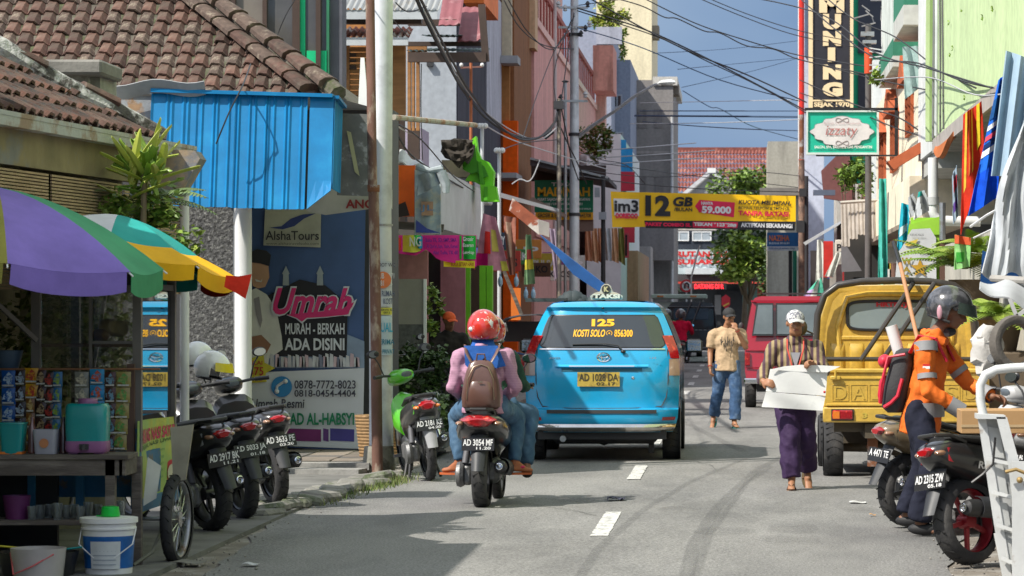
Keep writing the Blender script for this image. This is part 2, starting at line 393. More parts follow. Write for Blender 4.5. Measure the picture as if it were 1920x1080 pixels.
for k,(a,c,h)in enumerate([((-4.95,32.1),(-3.72,31.9),.05),((-4.9,32.42),(-3.7,32.42),.09)]):
    b=MB();b.bar((a[0],a[1],h),(c[0],c[1],h),.32,.07);tag(b.build('kerb_stone',CONC),kind='structure')
KM=mat((.22,.21,.19),rough=.95,var=.3,vs=6,bump=.8,bs=25,col2=(.08,.10,.05),c2pos=(.5,.62),c2s=4)
for i in range(15):
    y=25.6+i*.42;x=-3.78-.03*math.sin(i)+.028*i
    b=MB();b.box(-.12,.13,-.19,.19,0,.07+rnd.random()*.045,bev=.03,T=Matrix.Translation((x,y,.0))@Matrix.Rotation(rnd.uniform(-.5,.3),4,'Z')@Matrix.Rotation(rnd.uniform(-.18,.18),4,'Y'))
    b.box(-.1,.2,-.16,.17,0,.05,bev=.02,T=Matrix.Translation((x-.22,y+.05,.0))@Matrix.Rotation(rnd.uniform(-.7,.7),4,'Z')@Matrix.Rotation(rnd.uniform(-.1,.25),4,'Y'))
    tag(b.build('kerb_stone',KM),kind='structure')
b=MB()
def pebble(b,x,y,z,r,m=0):
    vs=[(x+r*a*rnd.uniform(.6,1.3),y+r*c*rnd.uniform(.6,1.3),z+r*d*rnd.uniform(.4,.9))for a,c,d in((1,0,0),(0,1,0),(-1,0,0),(0,-1,0),(0,0,1),(0,0,-1))]
    b.add(vs,[(0,1,4),(1,2,4),(2,3,4),(3,0,4),(1,0,5),(2,1,5),(3,2,5),(0,3,5)],m)
for i in range(1300):
    y=rnd.uniform(18,36)
    if rnd.random()<.5:x=road_l(y)+rnd.gauss(-.12,.15)
    else:x=road_r(y)+rnd.gauss(.22,.16)
    pebble(b,x,y,.02,rnd.uniform(.003,.011)*(1.6 if rnd.random()<.08 else 1),rnd.randrange(3))
tag(b.build('gravel',[mat((.25,.23,.2),bump=0),mat((.14,.13,.12),bump=0),mat((.36,.33,.29),bump=0)]),kind='stuff',label='loose grit and pebbles along both edges of the road',cat='gravel')
b=MB()
for i in range(1600):
    y=rnd.choice((rnd.uniform(27,32),rnd.gauss(29.8,.4),rnd.gauss(30.6,.3)));x=-3.62+.028*(y-26)/.42+rnd.gauss(-.02,.09);h=rnd.uniform(.02,.1);a=rnd.uniform(0,6.28)
    dx,dy=.006*math.cos(a),.006*math.sin(a);lx,ly=rnd.uniform(-.04,.04),rnd.uniform(-.04,.04)
    b.add([(x-dx,y-dy,.0),(x+dx,y+dy,.0),(x+lx,y+ly,h)],[(0,1,2)],rnd.randrange(2))
tag(b.build('grass',[mat((.10,.16,.03),bump=0),mat((.2,.22,.07),bump=0)]),kind='stuff',label='weeds and grass growing between the broken kerb stones',cat='grass')

# ============================================================ roofs of tiles
def tile_mesh(tw,tl,m,wave=.035,n=7):
    b=MB();f=lambda x:wave*(.55*math.sin(2*math.pi*x-.6)+.25*math.sin(4*math.pi*x))
    b.grid(lambda u,v:(u*tw*1.06,v*tl*1.18,f(u)+.028-.034*v),n,2,th=.02)
    return b.mesh('tile',m)
def tiles(parent,o,u,v,tw,tl,inside,me_list,jit=.012,most=300):
    o,u,v=V(o),V(u).normalized(),V(v).normalized();n=u.cross(v)
    Mb=Matrix(((u.x,v.x,n.x,0),(u.y,v.y,n.y,0),(u.z,v.z,n.z,0),(0,0,0,1)));cnt=0
    for j in range(60):
        for i in range(-60,60):
            a,c=i*tw,j*tl
            if not inside(a,c)or cnt>=most:continue
            p=o+u*(a+rnd.uniform(-jit,jit))+v*(c+rnd.uniform(-jit,jit))+n*rnd.uniform(.0,.012)
            t=bpy.data.objects.new('tile',rnd.choice(me_list));COL.objects.link(t);t.parent=parent
            t.matrix_basis=Matrix.Translation(p-parent.location)@Mb@Matrix.Rotation(rnd.uniform(-.05,.05),4,'Z')@Matrix.Rotation(rnd.uniform(-.03,.03),4,'Y');cnt+=1
T1=mat((.095,.05,.037),rough=.85,var=.4,vs=14,bump=.5,bs=50,col2=(.10,.075,.055),c2pos=(.46,.66),c2s=6,rand=.25)
T2=mat((.12,.06,.043),rough=.85,var=.35,vs=10,bump=.5,bs=50,col2=(.15,.10,.075),c2pos=(.5,.66),c2s=6,rand=.2)
T3=mat((.11,.075,.058),rough=.9,var=.4,vs=14,bump=.6,bs=50,col2=(.24,.20,.15),c2pos=(.55,.66),c2s=7,rand=.2)
MORT=mat((.13,.115,.09),rough=.95,var=.4,vs=8,bump=.8,bs=30,col2=(.07,.08,.035),c2pos=(.48,.6),c2s=5)

# ============================================================ buildings: a root with walls and what is on them
def bld(name,label,x0,x1,y0,y1,h,m,z0=0,cat='building',part='wall',group=None):
    t=thing(name,label,cat,((x0+x1)/2,(y0+y1)/2,0),group=group)
    b=MB();b.box(x0,x1,y0,y1,z0,h);b.build(part,m,t,world=True);return t
def part(t,name,m,fn,**k):
    b=MB();fn(b);o=b.build(name,m,t,world=True);return tag(o,**k)if k else o
def winx(t,X,y0,y1,z0,z1,side=1,fm=None,gm=None,fr=.06,bars=1):
    """a window in a wall X = const, its face looking to side*X; frame > pane"""
    b=MB();s=side
    xa,xb=sorted((X,X+s*.05))
    b.box(xa,xb,y0-fr,y0,z0-fr,z1+fr);b.box(xa,xb,y1,y1+fr,z0-fr,z1+fr);b.box(xa,xb,y0,y1,z0-fr,z0);b.box(xa,xb,y0,y1,z1,z1+fr)
    for k in range(bars):yy=y0+(y1-y0)*(k+1)/(bars+1);b.box(xa,xb-.005*(s>0),yy-fr/3,yy+fr/3,z0,z1)
    w_=b.build('window',fm or WHITE,t,world=True)
    b=MB();xa,xb=sorted((X+s*.006,X+s*.022));b.box(xa,xb,y0-.01,y1+.01,z0-.01,z1+.01)
    p=b.build('pane',gm or GLASSD,None);p.parent=w_
    me=p.data;me.transform(Matrix.Translation(-V(t.location)));return w_
def winy(t,Y,x0,x1,z0,z1,fm=None,gm=None,fr=.06,bars=1,hb=0):
    b=MB();ya,yb=Y-.05,Y+.02
    b.box(x0-fr,x0,ya,yb,z0-fr,z1+fr);b.box(x1,x1+fr,ya,yb,z0-fr,z1+fr);b.box(x0,x1,ya,yb,z0-fr,z0);b.box(x0,x1,ya,yb,z1,z1+fr)
    for k in range(bars):xx=x0+(x1-x0)*(k+1)/(bars+1);b.box(xx-fr/3,xx+fr/3,ya+.005,yb,z0,z1)
    for k in range(hb):zz=z0+(z1-z0)*(k+1)/(hb+1);b.box(x0,x1,ya+.01,yb,zz-fr/3,zz+fr/3)
    w_=b.build('window',fm or WHITE,t,world=True)
    b=MB();b.box(x0-.01,x1+.01,Y-.02,Y-.006,z0-.01,z1+.01);p=b.build('pane',gm or GLASSD,None);p.parent=w_
    p.data.transform(Matrix.Translation(-V(t.location)));return w_
def corr(b,o,u,v,per=.09,amp=.014,th=.004,m=0,prof='sin',sub=6):
    """corrugated sheet spanned by vectors u (across the ribs) and v"""
    o,u,v=V(o),V(u),V(v);n=u.cross(v).normalized();L=u.length;k=max(2,int(L/per))*sub
    def f(a,c):
        t=(a*L/per)%1
        h=amp*math.sin(2*math.pi*t)if prof=='sin' else(amp if t<.12 or .3<t<.42 else 0)
        return o+u*a+v*c+n*h
    return b.grid(f,k,1,th=th,sm=(prof=='sin'))

# ---- house beside the cart: hipped roof of wavy tiles, gutter, bamboo blinds
hA=thing('tiled_house','low house behind the drinks cart with dark wavy roof tiles, gutter and bamboo blinds','house',(-5.6,22,0))
e0,e1=V((-5.2,16.8,2.95)),V((-4.36,24.2,2.93));eu=(e1-e0).normalized();en=V((-eu.y,eu.x,0));vs_=(en*math.cos(R(31))+V((0,0,1))*math.sin(R(31)))
part(hA,'wall',wall((.36,.33,.22)),lambda b:(b.box(-9,-5.35,20.4,23.9,0,2.95),b.box(-9,-4.62,23.9,24.1,0,2.9)))
TA=[tile_mesh(.2,.27,m,.05)for m in(mat((.13,.062,.042),rough=.9,var=.45,vs=14,bump=.6,bs=50,col2=(.05,.045,.04),c2pos=(.44,.6),c2s=7,rand=.3),T1)]
LA=(e1-e0).length
tiles(hA,e0-eu*0-V((0,0,-.03)),eu,vs_,.2,.27,lambda a,c:3.2<a<LA-c*.86-.1 and c<2.5,TA,most=290)
part(hA,'roof',MORT,lambda b:b.add([e0-eu*3,e1,e1-eu*2.3+en*2.2+V((0,0,1.32)),e0-eu*3+en*2.2+V((0,0,1.32)),e1+en*3,],[(0,1,2,3),(1,4,2)]))
def hipA(b):
    P=[e1+V((.0,0,.05))+(-eu*2.2+en*2.2+V((0,0,1.32)))*t for t in[i/12 for i in range(13)]]
    b.tube([p+V((noise.noise(p*3)*.04,0,noise.noise(p*4)*.05))for p in P],.105,8)
part(hA,'mortar_hip',mat((.5,.49,.46),rough=.9,var=.3,vs=5,bump=.9,bs=18,col2=(.09,.08,.07),c2pos=(.46,.54),c2s=4,bdist=.04),hipA)
for i in range(5):
    p=e1+V((0,0,.12))+(-eu*2.2+en*2.2+V((0,0,1.32)))*(.12+i*.19)
    d=(-eu*2.2+en*2.2+V((0,0,1.32))).normalized()
    part(hA,'ridge_tile',T1,lambda b:b.tube([p,p+d*.3],[.1,.085],8,flat=.6))
part(hA,'gutter',mat((.42,.42,.41),rough=.7,var=.2,bump=.3,col2=(.25,.17,.12),c2pos=(.5,.62),c2s=3),lambda b:(b.bar(e0-eu*3+V((.06,0,-.05)),e1+V((.06,0,-.05))+eu*.55,.13,.08),b.bar(e0-eu*3+V((.12,0,-.01)),e1+V((.12,0,-.01))+eu*.55,.02,.03)))
part(hA,'fascia_board',mat((.24,.19,.10),rough=.85,var=.35,vs=2,bump=.3,col2=(.20,.19,.18),c2pos=(.5,.6),c2s=1.6),lambda b:b.bar(e0-eu*3+V((.0,0,-.2)),e1+eu*.5+V((0,0,-.2)),.05,.25))
def stuccoA(b):   # concrete end of the gutter that hangs over towards the blue canopy
    p=e1+eu*.2;b.prism([(0,0),(.46,-.02),(.5,-.08),(.34,-.36),(.1,-.3),(-.05,-.22)],p+V((-.2,0,-.04)),(1,0,0),(0,0,1),.3)
part(hA,'gutter_end',mat((.2,.2,.21),rough=.9,var=.3,bump=.4,col2=(.36,.27,.18),c2pos=(.5,.62),c2s=5),stuccoA)
for k in range(4):
    a=1.6+k*1.62;c0=e0+eu*a+V((.03,0,-.36));c1=e0+eu*(a+1.55)+V((.03,0,-.36))
    def slats(b):
        for i in range(36):z=V((0,0,-.022*i));b.bar(c0+z,c1+z,.012,.014)
    o=part(hA,'bamboo_blind',mat((.40,.28,.16),rough=.8,var=.3,vs=6,bump=.2,stretch=(1,1,8)),slats);tag(o,kind='stuff')
def chim(b):
    p=U(84,200,26.5);q=U(165,142,26.5);b.box(p.x,q.x,26.5,27.1,2.2,q.z)
o=MB();chim(o);ch=tag(o.build('masonry_pillar',mat((.45,.44,.40),rough=.95,var=.3,bump=.6,col2=(.15,.14,.12),c2pos=(.48,.62),c2s=3),hA,world=True))
part(hA,'pillar_cap',mat((.2,.19,.17),rough=.95,var=.3,bump=.6),lambda b:(b.box(U(76,0,26.4).x,U(195,0,26.4).x,26.3,27.2,U(0,141,26.4).z,U(0,113,26.4).z,bev=.02)))
part(hA,'pillar_cap',mat((.3,.29,.26),rough=.95,var=.3,bump=.6),lambda b:(b.box(U(112,0,26.6).x,U(188,0,26.6).x,26.6,27.3,2.2,U(0,141,26.6).z)))
part(hA,'post',WHITE,lambda b:b.tube([U(346,740,24.6)*V((1,1,0))if False else V((U(346,0,24.6).x,24.6,.03)),V((U(346,0,24.6).x,24.6,2.85))],.036,12))

nb=bld('neighbour_house','plain two storey shop house directly left of the tiled house',-9,-4.86,6,20.35,4.3,wall(hexc('b9b39a')))
winx(nb,-4.86,17,18.4,1.0,2.2);winx(nb,-4.86,12,13.4,1.0,2.2)
# ---- big tiled house
hB=thing('tiled_house','big house under a broad hipped roof of clay tiles behind the blue corrugated canopy','house',(-6.5,38,0))
part(hB,'wall',wall((.4,.38,.34)),lambda b:b.box(-12,-4.75,36.6,43,0,4.05))
eB=V((-4.5,36,4.04));vB=V((0,math.cos(R(36)),math.sin(R(36))))
TB=[tile_mesh(.19,.235,m,.055)for m in(T1,T1,T2,T2,T3)]
tiles(hB,eB,(1,0,0),vB,.19,.235,lambda a,c:-4.6<a<-.81*c-.12 and c<2.3,TB,most=290)
part(hB,'roof',MORT,lambda b:b.add([(-12,36,4.02),(-4.36,36,4.02),(-7.9,39.54,6.59),(-12,39.54,6.59),(-4.36,43,4.02)],[(0,1,2,3),(1,4,2)]))
hipd=V((-3.54,3.54,2.57))
def hipB(b):
    b.tube([eB+V((.02,0,.05))+hipd*t+V((noise.noise(V((t*9,0,0)))*.03,0,noise.noise(V((t*14,5,0)))*.03))for t in[i/24 for i in range(25)]],.11,8)
part(hB,'mortar_hip',MORT,hipB)
for i in range(11):
    p=eB+hipd*(.02+i*.068)+V((-.02,0,.13));d=hipd.normalized()
    o=part(hB,'ridge_tile',rnd.choice((T1,T3,T3)),lambda b:b.tube([p,p+d*.34],[.15,.12],9,flat=.55))
    p2=p+V((-.22,-.02,-.06))
    o=part(hB,'ridge_tile',rnd.choice((T1,T3)),lambda b:b.tube([p2,p2+d*.36],[.14,.12],9,flat=.5))
part(hB,'flashing',mat((.3,.3,.31),rough=.7,var=.2,bump=.3),lambda b:b.box(U(190,0,35).x,U(385,0,35).x,34.6,36.1,3.93,4.02))
# granite clad wall and the side of the tour office
gr=thing('granite_wall','rough dark grey granite wall between the two white columns under the blue canopy','wall',(-5.8,34,0))
part(gr,'wall',mat((.085,.085,.085),rough=.8,var=.75,vs=28,bump=.8,bs=26,col2=(.22,.22,.21),c2pos=(.52,.6),c2s=22,bdist=.03),lambda b:b.box(U(352,0,34).x,U(438,0,34).x,34,35,0,3.2))
part(gr,'edge_strip',STEEL,lambda b:b.box(U(438,0,34).x,U(443,0,34).x,33.97,34.6,0,3.2))
part(gr,'wall',mat((.05,.05,.05)),lambda b:b.box(-9,U(352,0,34).x,34.3,35,0,3.3))
b=MB();b.box(U(430,0,35.6).x,U(735,0,35.6).x,35.55,36.3,0,3.9)
single(b,'office_building',mat((.06,.06,.065)),'dark office building front behind the Umrah banner','building')

# ---- blue corrugated canopy
cy=31.0
cn=thing('canopy','bright blue corrugated metal canopy above the white columns','canopy',(-4.8,31.5,0))
BLUE=mat((.004,.18,.42),rough=.6,var=.25,spec=.25,col2=(.012,.22,.42),c2pos=(.55,.8),c2s=2,vs=2,bump=.05,coat=.2)
edges=[285,370,440,505,575]
for i in range(4):
    p=U(edges[i],[388,390,392,394][i],cy);q=U(edges[i+1],172,cy)
    p2=V((p.x,cy-.25,p.z));top=V((p.x,cy,q.z-.015*i))
    def f(b):corr(b,p2,(q.x-p.x+.012,0,0),top-p2,per=.155,amp=.016,prof='box',sub=10)
    part(cn,'corrugated_panel',BLUE,f)
p=U(575,392,cy-.25);q=U(626,182,cy)
part(cn,'corner_panel',BLUE,lambda b:b.grid(lambda u,v:(p.x+(q.x-p.x)*u,cy-.25+.25*v,p.z+(q.z-p.z)*v+(.18*u if v==0 else 0)),3,4,th=.008,sm=False))
part(cn,'side_panel',BLUE,lambda b:corr(b,(q.x,cy-.2,p.z+.2),(-.07,1.2,0),(0,.2,q.z-p.z-.22),per=.14,amp=.012,prof='box',sub=10))
part(cn,'ridge_cap',BLUE,lambda b:(b.bar((U(285,0,cy).x,cy,U(0,170,cy).z),(U(625,0,cy).x,cy,U(0,180,cy).z),.16,.035),b.bar((q.x,cy,q.z),(q.x-.07,cy+1.2,q.z-.02),.1,.03)))
part(cn,'flashing',mat((.33,.34,.35),rough=.6,var=.25,bump=.4,bs=8),lambda b:b.grid(lambda u,v:(U(192+195*u,0,cy).x,cy-.03-.1*v,U(0,160+24*(1-v)+5*math.sin(9*u)-(8*u),cy).z),12,1,th=.01))
part(cn,'patch_panel',mat((.32,.34,.36),rough=.6,var=.3,bump=.4,col2=(.36,.22,.12),c2pos=(.5,.6),c2s=4),lambda b:prect(b,(192,285,285,180),cy+.05,.02))
part(cn,'roof_sheet',mat((.3,.3,.3)),lambda b:b.add([(U(190,0,cy).x,cy+.02,3.77),(U(625,0,cy).x,cy+.02,3.73),(U(625,0,cy).x,36,3.9),(U(190,0,cy).x,36,3.9)],[(0,1,2,3)]))
part(cn,'valance',mat((.42,.42,.36),rough=.7,var=.2),lambda b:ppoly(b,[(574,392),(612,344),(735,356),(735,392),(690,392),(610,403),(575,396)],cy+2.2,.04))
ptxt(cn,'ANG',(648,374,700,391),cy+2.19,mat((.25,.02,.02)),bold=.03)
for px,yy in((456,31.6),):
    b=MB();b.tube([(U(px,0,yy).x,yy,.02),(U(px,0,yy).x,yy,2.72)],.085,20)
    single(b,'column',mat((.75,.75,.74),rough=.5,var=.06),'round white column in front of the portrait on the Umrah banner','column')
b=MB();x=U(346,0,31.6).x
# torn grey side sign next to the poles
sg=thing('torn_sign','weathered grey sign with torn paper at the right end of the blue canopy','sign',(-3.9,32.6,2.6))
part(sg,'panel',mat((.16,.165,.16),rough=.8,var=.3,vs=3,bump=.3,col2=(.34,.35,.36),c2pos=(.5,.56),c2s=3),lambda b:ppoly(b,[(622,212),(690,214),(690,368),(632,366)],32.4,.03))
part(sg,'sticker',mat((.42,.42,.24),rough=.7,var=.2),lambda b:ppoly(b,[(650,245),(658,248),(674,330),(665,322)],32.38,.006))
part(sg,'torn_paper',mat((.5,.51,.53),rough=.8,var=.3),lambda b:ppoly(b,[(624,216),(640,220),(636,258),(640,300),(630,345),(626,300)],32.38,.006))

# ---- Umrah banner
BY=35.2
bn=thing('banner','tall blue travel banner reading Umrah with a portrait print, behind the white column','banner',(U(562,0,BY).x,BY,.13))
gradp=mat((.05,.10,.25),rough=.5,var=.2,vs=2,bump=.1,bs=3)
part(bn,'sheet',gradp,lambda b:b.grid(lambda u,v:(U(440+245*u-6*(1-v)*u,0,BY).x,BY+.015*math.sin(7*u)*(1-v*.5),U(0,835+10*u-(835+10*u-388)*v,BY).z),14,10,th=.01))
def bpoly(name,m,pts,k=1):part(bn,name,m,lambda b:ppoly(b,pts,BY-.02-.006*k,.004))
W1=mat((.62,.65,.70),rough=.5,var=.05,bump=.02)
bpoly('print',mat((.25,.33,.46),rough=.5,var=.2),[(465,690),(683,690),(683,640),(560,590),(480,590)],1)
bpoly('print',W1,[(440,700),(683,690),(680,842),(440,832)],2)
bpoly('print',mat((.012,.012,.018)),[(500,555),(562,524),(610,535),(652,570),(650,670),(520,668),(505,600)],2)
bpoly('print',mat((.42,.42,.36)),[(497,392),(602,392),(601,464),(494,460)],2)
bpoly('print',mat((.03,.05,.2)),[(505,427),(528,424),(545,410),(568,402),(592,400),(570,410),(552,424),(530,430)],3)
ptxt(bn,'AlshaTours',(498,433,598,450),BY-.05,mat((.03,.03,.04)),bold=.01)
ptxt(bn,'www.alshatravelsolo.com',(499,454,598,459),BY-.05,mat((.1,.1,.1)),bold=.0)
# printed portrait (flat print of the banner)
bpoly('print',mat((.66,.66,.62)),[(470,700),(470,545),(480,540),(500,552),(518,580),(528,630),(530,655),(505,672),(500,700)],3)
bpoly('print',mat((.5,.29,.19)),[(471,492),(503,495),(505,520),(497,538),(484,541),(474,536),(471,520)],4)
bpoly('print',mat((.02,.02,.025)),[(470,473),(482,467),(500,470),(508,478),(505,499),(488,494),(470,492)],5)
bpoly('print',mat((.3,.15,.09)),[(466,632),(490,628),(508,646),(500,662),(470,655)],5)
bpoly('print',mat((.3,.28,.3)),[(476,560),(486,556),(492,600),(488,615),(480,590)],4)
bpoly('print',mat((.6,.6,.58)),[(478,523),(489,527),(492,522),(490,529),(480,528)],5)
for px in(536,600):
    bpoly('print',mat((.3,.34,.38)),[(px-6,535),(px-5,515),(px-7,513),(px-3,505),(px,498),(px+3,505),(px+7,513),(px+5,515),(px+6,535)],3)
for i in range(26):
    px=512+i*6.4+rnd.uniform(-2,2);h=rnd.uniform(16,26)
    bpoly('print',mat(rnd.choice(((.6,.62,.66),(.5,.5,.55),(.6,.45,.5),(.2,.22,.3)))),[(px-4,688),(px-3,688-h),(px+3,688-h+2),(px+4,688)],4)
MAG=mat((.62,.02,.16),rough=.5,var=.1)
for k,(m,g)in enumerate(((W1,3.2),(MAG,0))):
    ptxt(bn,'Umrah',(512-g,540-g,660+g,590+g),BY-.06-.008*k,m,bold=.03 if k else .055,shear=.35)
    P=[(538,590),(600,584),(640,580),(664,566),(660,575),(650,590),(610,594),(575,596),(566,603),(556,596)]
    part(bn,'print',m,lambda b:ppoly(b,[(562+(x-562)*(1+g/60),588+(y-588)*(1+g/12))for x,y in P],BY-.06-.008*k,.003))
ptxt(bn,'MURAH - BERKAH',(535,606,646,627),BY-.06,W1,bold=.02)
ptxt(bn,'ADA DISINI',(534,634,646,657),BY-.06,W1,bold=.03)
YEL=mat((.62,.55,.04),rough=.5)
bpoly('print',YEL,[(446,712),(448,668),(470,672),(494,664),(496,680),(516,690),(498,700),(500,716),(475,718)],5)
for s_,r_ in(('MULAI',(458,676,492,684)),('$1575',(448,688,494,706)),('BERBATAS',(452,710,492,715))):ptxt(bn,s_,r_,BY-.065,mat((.45,.02,.03)),bold=.015)
part(bn,'print',mat((.02,.22,.5),rough=.3),lambda b:b.lathe([(0.001,0),(.115,0)],U(528,725,BY-.05),(0,-1,0),24))
part(bn,'print',W1,lambda b:(b.tube([U(x,y,BY-.058)for x,y in((518,733),(520,724),(527,719),(534,715))],.016,6),b.ell(U(519,734,BY-.058),.028,8,5),b.ell(U(535,715,BY-.058),.028,8,5)))
DK=mat((.05,.05,.08))
ptxt(bn,'0878-7772-8023',(552,713,667,729),BY-.06,DK,bold=.015);ptxt(bn,'0818-0454-4404',(552,731,667,744),BY-.06,DK,bold=.015)
ptxt(bn,'Travel Umrah Resmi',(420,748,571,765),BY-.06,DK,bold=.02,shear=.1)
ptxt(bn,'AHMAD AL-HABSYI',(502,774,664,797),BY-.06,mat((.0,.2,.09)),bold=.03)
for x0,x1,c in((442,503,(.35,.02,.06)),(508,526,(.22,.03,.16)),(530,602,(.18,.02,.14)),(606,616,(.12,.04,.2)),(619,664,(.06,.05,.26))):
    bpoly('print',mat(c),[(x0,803),(x1,805),(x1,828),(x0,826)],3)

# ---- poles beside the banner
TRP=thing('utility_pole','thick silver-white utility pole with posters, in front of the banner edge on a concrete footing','pole',(U(715,0,32.5).x,32.5,0))
xx=TRP.location.x
part(TRP,'shaft',GALV,lambda b:b.tube([(xx,32.5,0),(xx-.01,32.5,2.7),(xx,32.5,2.72),(xx+.02,32.5,5.2),(xx+.02,32.5,6.2)],[.125,.112,.108,.1,.1],24))
part(TRP,'band',STEEL,lambda b:b.lathe([(.118,0),(.118,.02)],(xx,32.5,2.52),n=24))
def wrap(name,m,y0,y1,a0,a1,extra=.004):
    b=MB();r=.127+extra;z0,z1=U(0,y1,32.4).z,U(0,y0,32.4).z
    b.grid(lambda u,v:(xx+r*math.sin(R(a0+(a1-a0)*u)),32.5-r*math.cos(R(a0+(a1-a0)*u)),z0+(z1-z0)*v),10,1)
    return b.build(name,m,TRP,world=True)
wrap('poster',mat((.55,.57,.6),rough=.7),490,575,-55,60);wrap('poster',mat((.62,.58,.08),rough=.7),577,590,-50,60,.006);wrap('poster',mat((.5,.6,.66),rough=.7),592,666,-50,60)
part(TRP,'poster',mat((.75,.2,.06)),lambda b:b.lathe([(.001,0)]+[(.085,0)],(xx+.03,32.5-.143,U(0,525,32.4).z),(.1,-1,0),26))
for s_,r_,c in(('HUB: 0271\n081 225',(706,512,738,536),(.7,.7,.7)),('SEDOT WC',(703,493,740,500),(.1,.1,.14)),('RUMAH\nKOST',(716,545,738,570),(.1,.12,.2)),('SERVIS AC\n0812',(712,579,738,588),(.08,.08,.06)),('TERIMA',(706,636,738,646),(.04,.2,.3)),('LES PRIVAT',(706,655,738,663),(.04,.2,.3)),('JUAL',(710,605,735,628),(.05,.4,.6))):
    p=U(r_[0],r_[3],32.37);q=U(r_[2],r_[1],32.37)
    txt(TRP,s_,(0,0,p.z),(1,0,0),(0,0,1),(p.x,0,q.x,q.z-p.z),mat(c),bold=.01,lift=0,wob=lambda a,c_:(0,32.5-math.sqrt(max(.0001,.137**2-min(.12,abs(a-xx))**2))-(.012 if s_[0]=='H' else 0),0))
b=MB();b.lathe([(.17,0),(.165,.1),(.15,.27),(.145,.29),(.02,.3)],(xx-.02,32.45,0),n=14)
single(b,'pole_footing',mat((.24,.23,.19),rough=.95,var=.35,vs=7,bump=.7,bs=25,col2=(.10,.09,.07),c2pos=(.5,.6),c2s=4),'rough round concrete footing at the foot of the silver pole','footing')
rp=thing('rusty_pole','thin rusty red-brown pipe pole standing just left of the silver pole','pole',(U(704,0,32.0).x,32,0));x2=rp.location.x
part(rp,'shaft',mat((.17,.085,.06),rough=.85,var=.35,vs=5,bump=.3,col2=(.42,.34,.26),c2pos=(.52,.62),c2s=4,stretch=(1,1,.4)),lambda b:b.tube([(x2+.02,32,0),(x2,32,1.8),(x2-.02,32,2.9),(x2-.03,32,2.92),(x2-.07,32,6)],[.055,.055,.052,.047,.045],14))
part(rp,'collar',RUST,lambda b:b.lathe([(.062,0),(.062,.07)],(x2-.02,32,2.85),n=14))
bk=thing('wicker_basket','woven brown wicker waste basket behind the two poles','basket',(U(712,0,33.6).x,33.6,.13))
def bsk(b):
    for i in range(13):b.lathe([(.2+.004*i+.012,i*.034),(.2+.004*i+.018,i*.034+.015),(.2+.004*i+.010,i*.034+.03),(.19+.004*i,i*.034+.015)],(0,0,0),n=18,closed=True)
b=MB();bsk(b);b.build('weave',mat((.30,.18,.08),rough=.8,var=.35,vs=20,bump=.3),bk)
# ============================================================ left side of the street, beyond the poles
FR=mat((.06,.035,.025),rough=.5);GRN=mat((.0,.5,.2),rough=.5,var=.1);CORRG=mat((.42,.43,.42),rough=.5,metal=.3,var=.2,vs=3,bump=.15,col2=(.28,.25,.2),c2pos=(.5,.68),c2s=3)
CORRR=mat((.36,.10,.05),rough=.8,var=.35,vs=4,bump=.3,col2=(.62,.58,.52),c2pos=(.5,.56),c2s=2.2);REDM=mat((.24,.075,.085),rough=.55,var=.25,vs=3,bump=.2,col2=(.4,.22,.22),c2pos=(.52,.66),c2s=2)
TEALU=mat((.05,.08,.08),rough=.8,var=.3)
# glazed building above the tiled roof
t=bld('glazed_building','upper storey with brown framed glass, green panels and an orange corner, above the clay roof',U(400,0,46).x,U(640,0,46).x,46.1,46.6,8,mat((.10,.10,.12)))
GX=mat((.11,.105,.10),rough=.08,var=.3,vs=1.2,bump=0,spec=.8)
for x0,x1,y0,y1,m,nm in((404,431,-30,40,mat((.8,.16,.01)),'corner_panel'),(431,441,-30,80,FR,'frame'),(492,500,-30,140,FR,'frame'),(548,562,-30,150,FR,'frame'),(562,572,-30,170,GRN,'green_panel'),
                      (592,601,-30,200,FR,'frame'),(575,614,95,220,GRN,'green_panel'),(612,617,-30,200,mat((.02,.16,.08)),'frame')):
    part(t,nm,m,lambda b:prect(b,(x0,y0,x1,y1),46-(.05 if m is FR else 0),.12))
for x0,x1 in((441,492),(500,548),(572,592),(601,612)):
    part(t,'pane',GX if x0!=441 else mat((.20,.175,.15),rough=.15,var=.3,vs=.7,bump=0),lambda b:prect(b,(x0,-30,x1,205),46.03,.03))
# wooden house with corrugated awnings
Z=50
t=bld('wooden_house','wooden slatted upper storey with rusty corrugated awnings, behind the two poles',U(620,0,Z).x,U(745,0,Z).x,Z+.3,51.2,5.1,mat((.10,.055,.03),rough=.8))
for y0,y1,x0,x1,yy,m in((-12,17,500,822,Z-.8,CORRG),(44,70,498,765,Z-.6,CORRR)):
    p=U(x0,y1,yy);q=U(x1,y0,yy)
    n=4;
    for k in range(n):
        xa=p.x+(q.x-p.x)*k/n;w_=(q.x-p.x)/n
        part(t,'corrugated_sheet',m,lambda b:corr(b,(xa,yy,p.z),(w_+.01,0,0),(0,.7,q.z-p.z),per=.095,amp=.022,th=.006))
part(t,'fascia',mat((.5,.53,.56),rough=.5,var=.15),lambda b:prect(b,(500,18,820,36),Z-.78,.03))
part(t,'fascia',mat((.5,.53,.56),rough=.5,var=.15),lambda b:prect(b,(500,70,765,85),Z-.62,.03))
part(t,'batten',FR,lambda b:(prect(b,(616,36,790,44),Z-.3,.2),prect(b,(616,100,668,106),Z,.1),prect(b,(616,112,668,116),Z,.1),prect(b,(616,122,668,130),Z,.1)))
for x0,x1 in((646,655),(735,742),(742,760),(613,618)):part(t,'post',WOODO,lambda b:prect(b,(x0,85,x1,215),Z-.02,.12))
for i in range(13):
    y0=88+i*10.2;part(t,'wall_board',WOODO,lambda b:b.box(U(656,0,Z).x,U(735,0,Z).x,Z+.02,Z+.06,U(0,y0+8.6,Z).z,U(0,y0,Z).z,T=None))
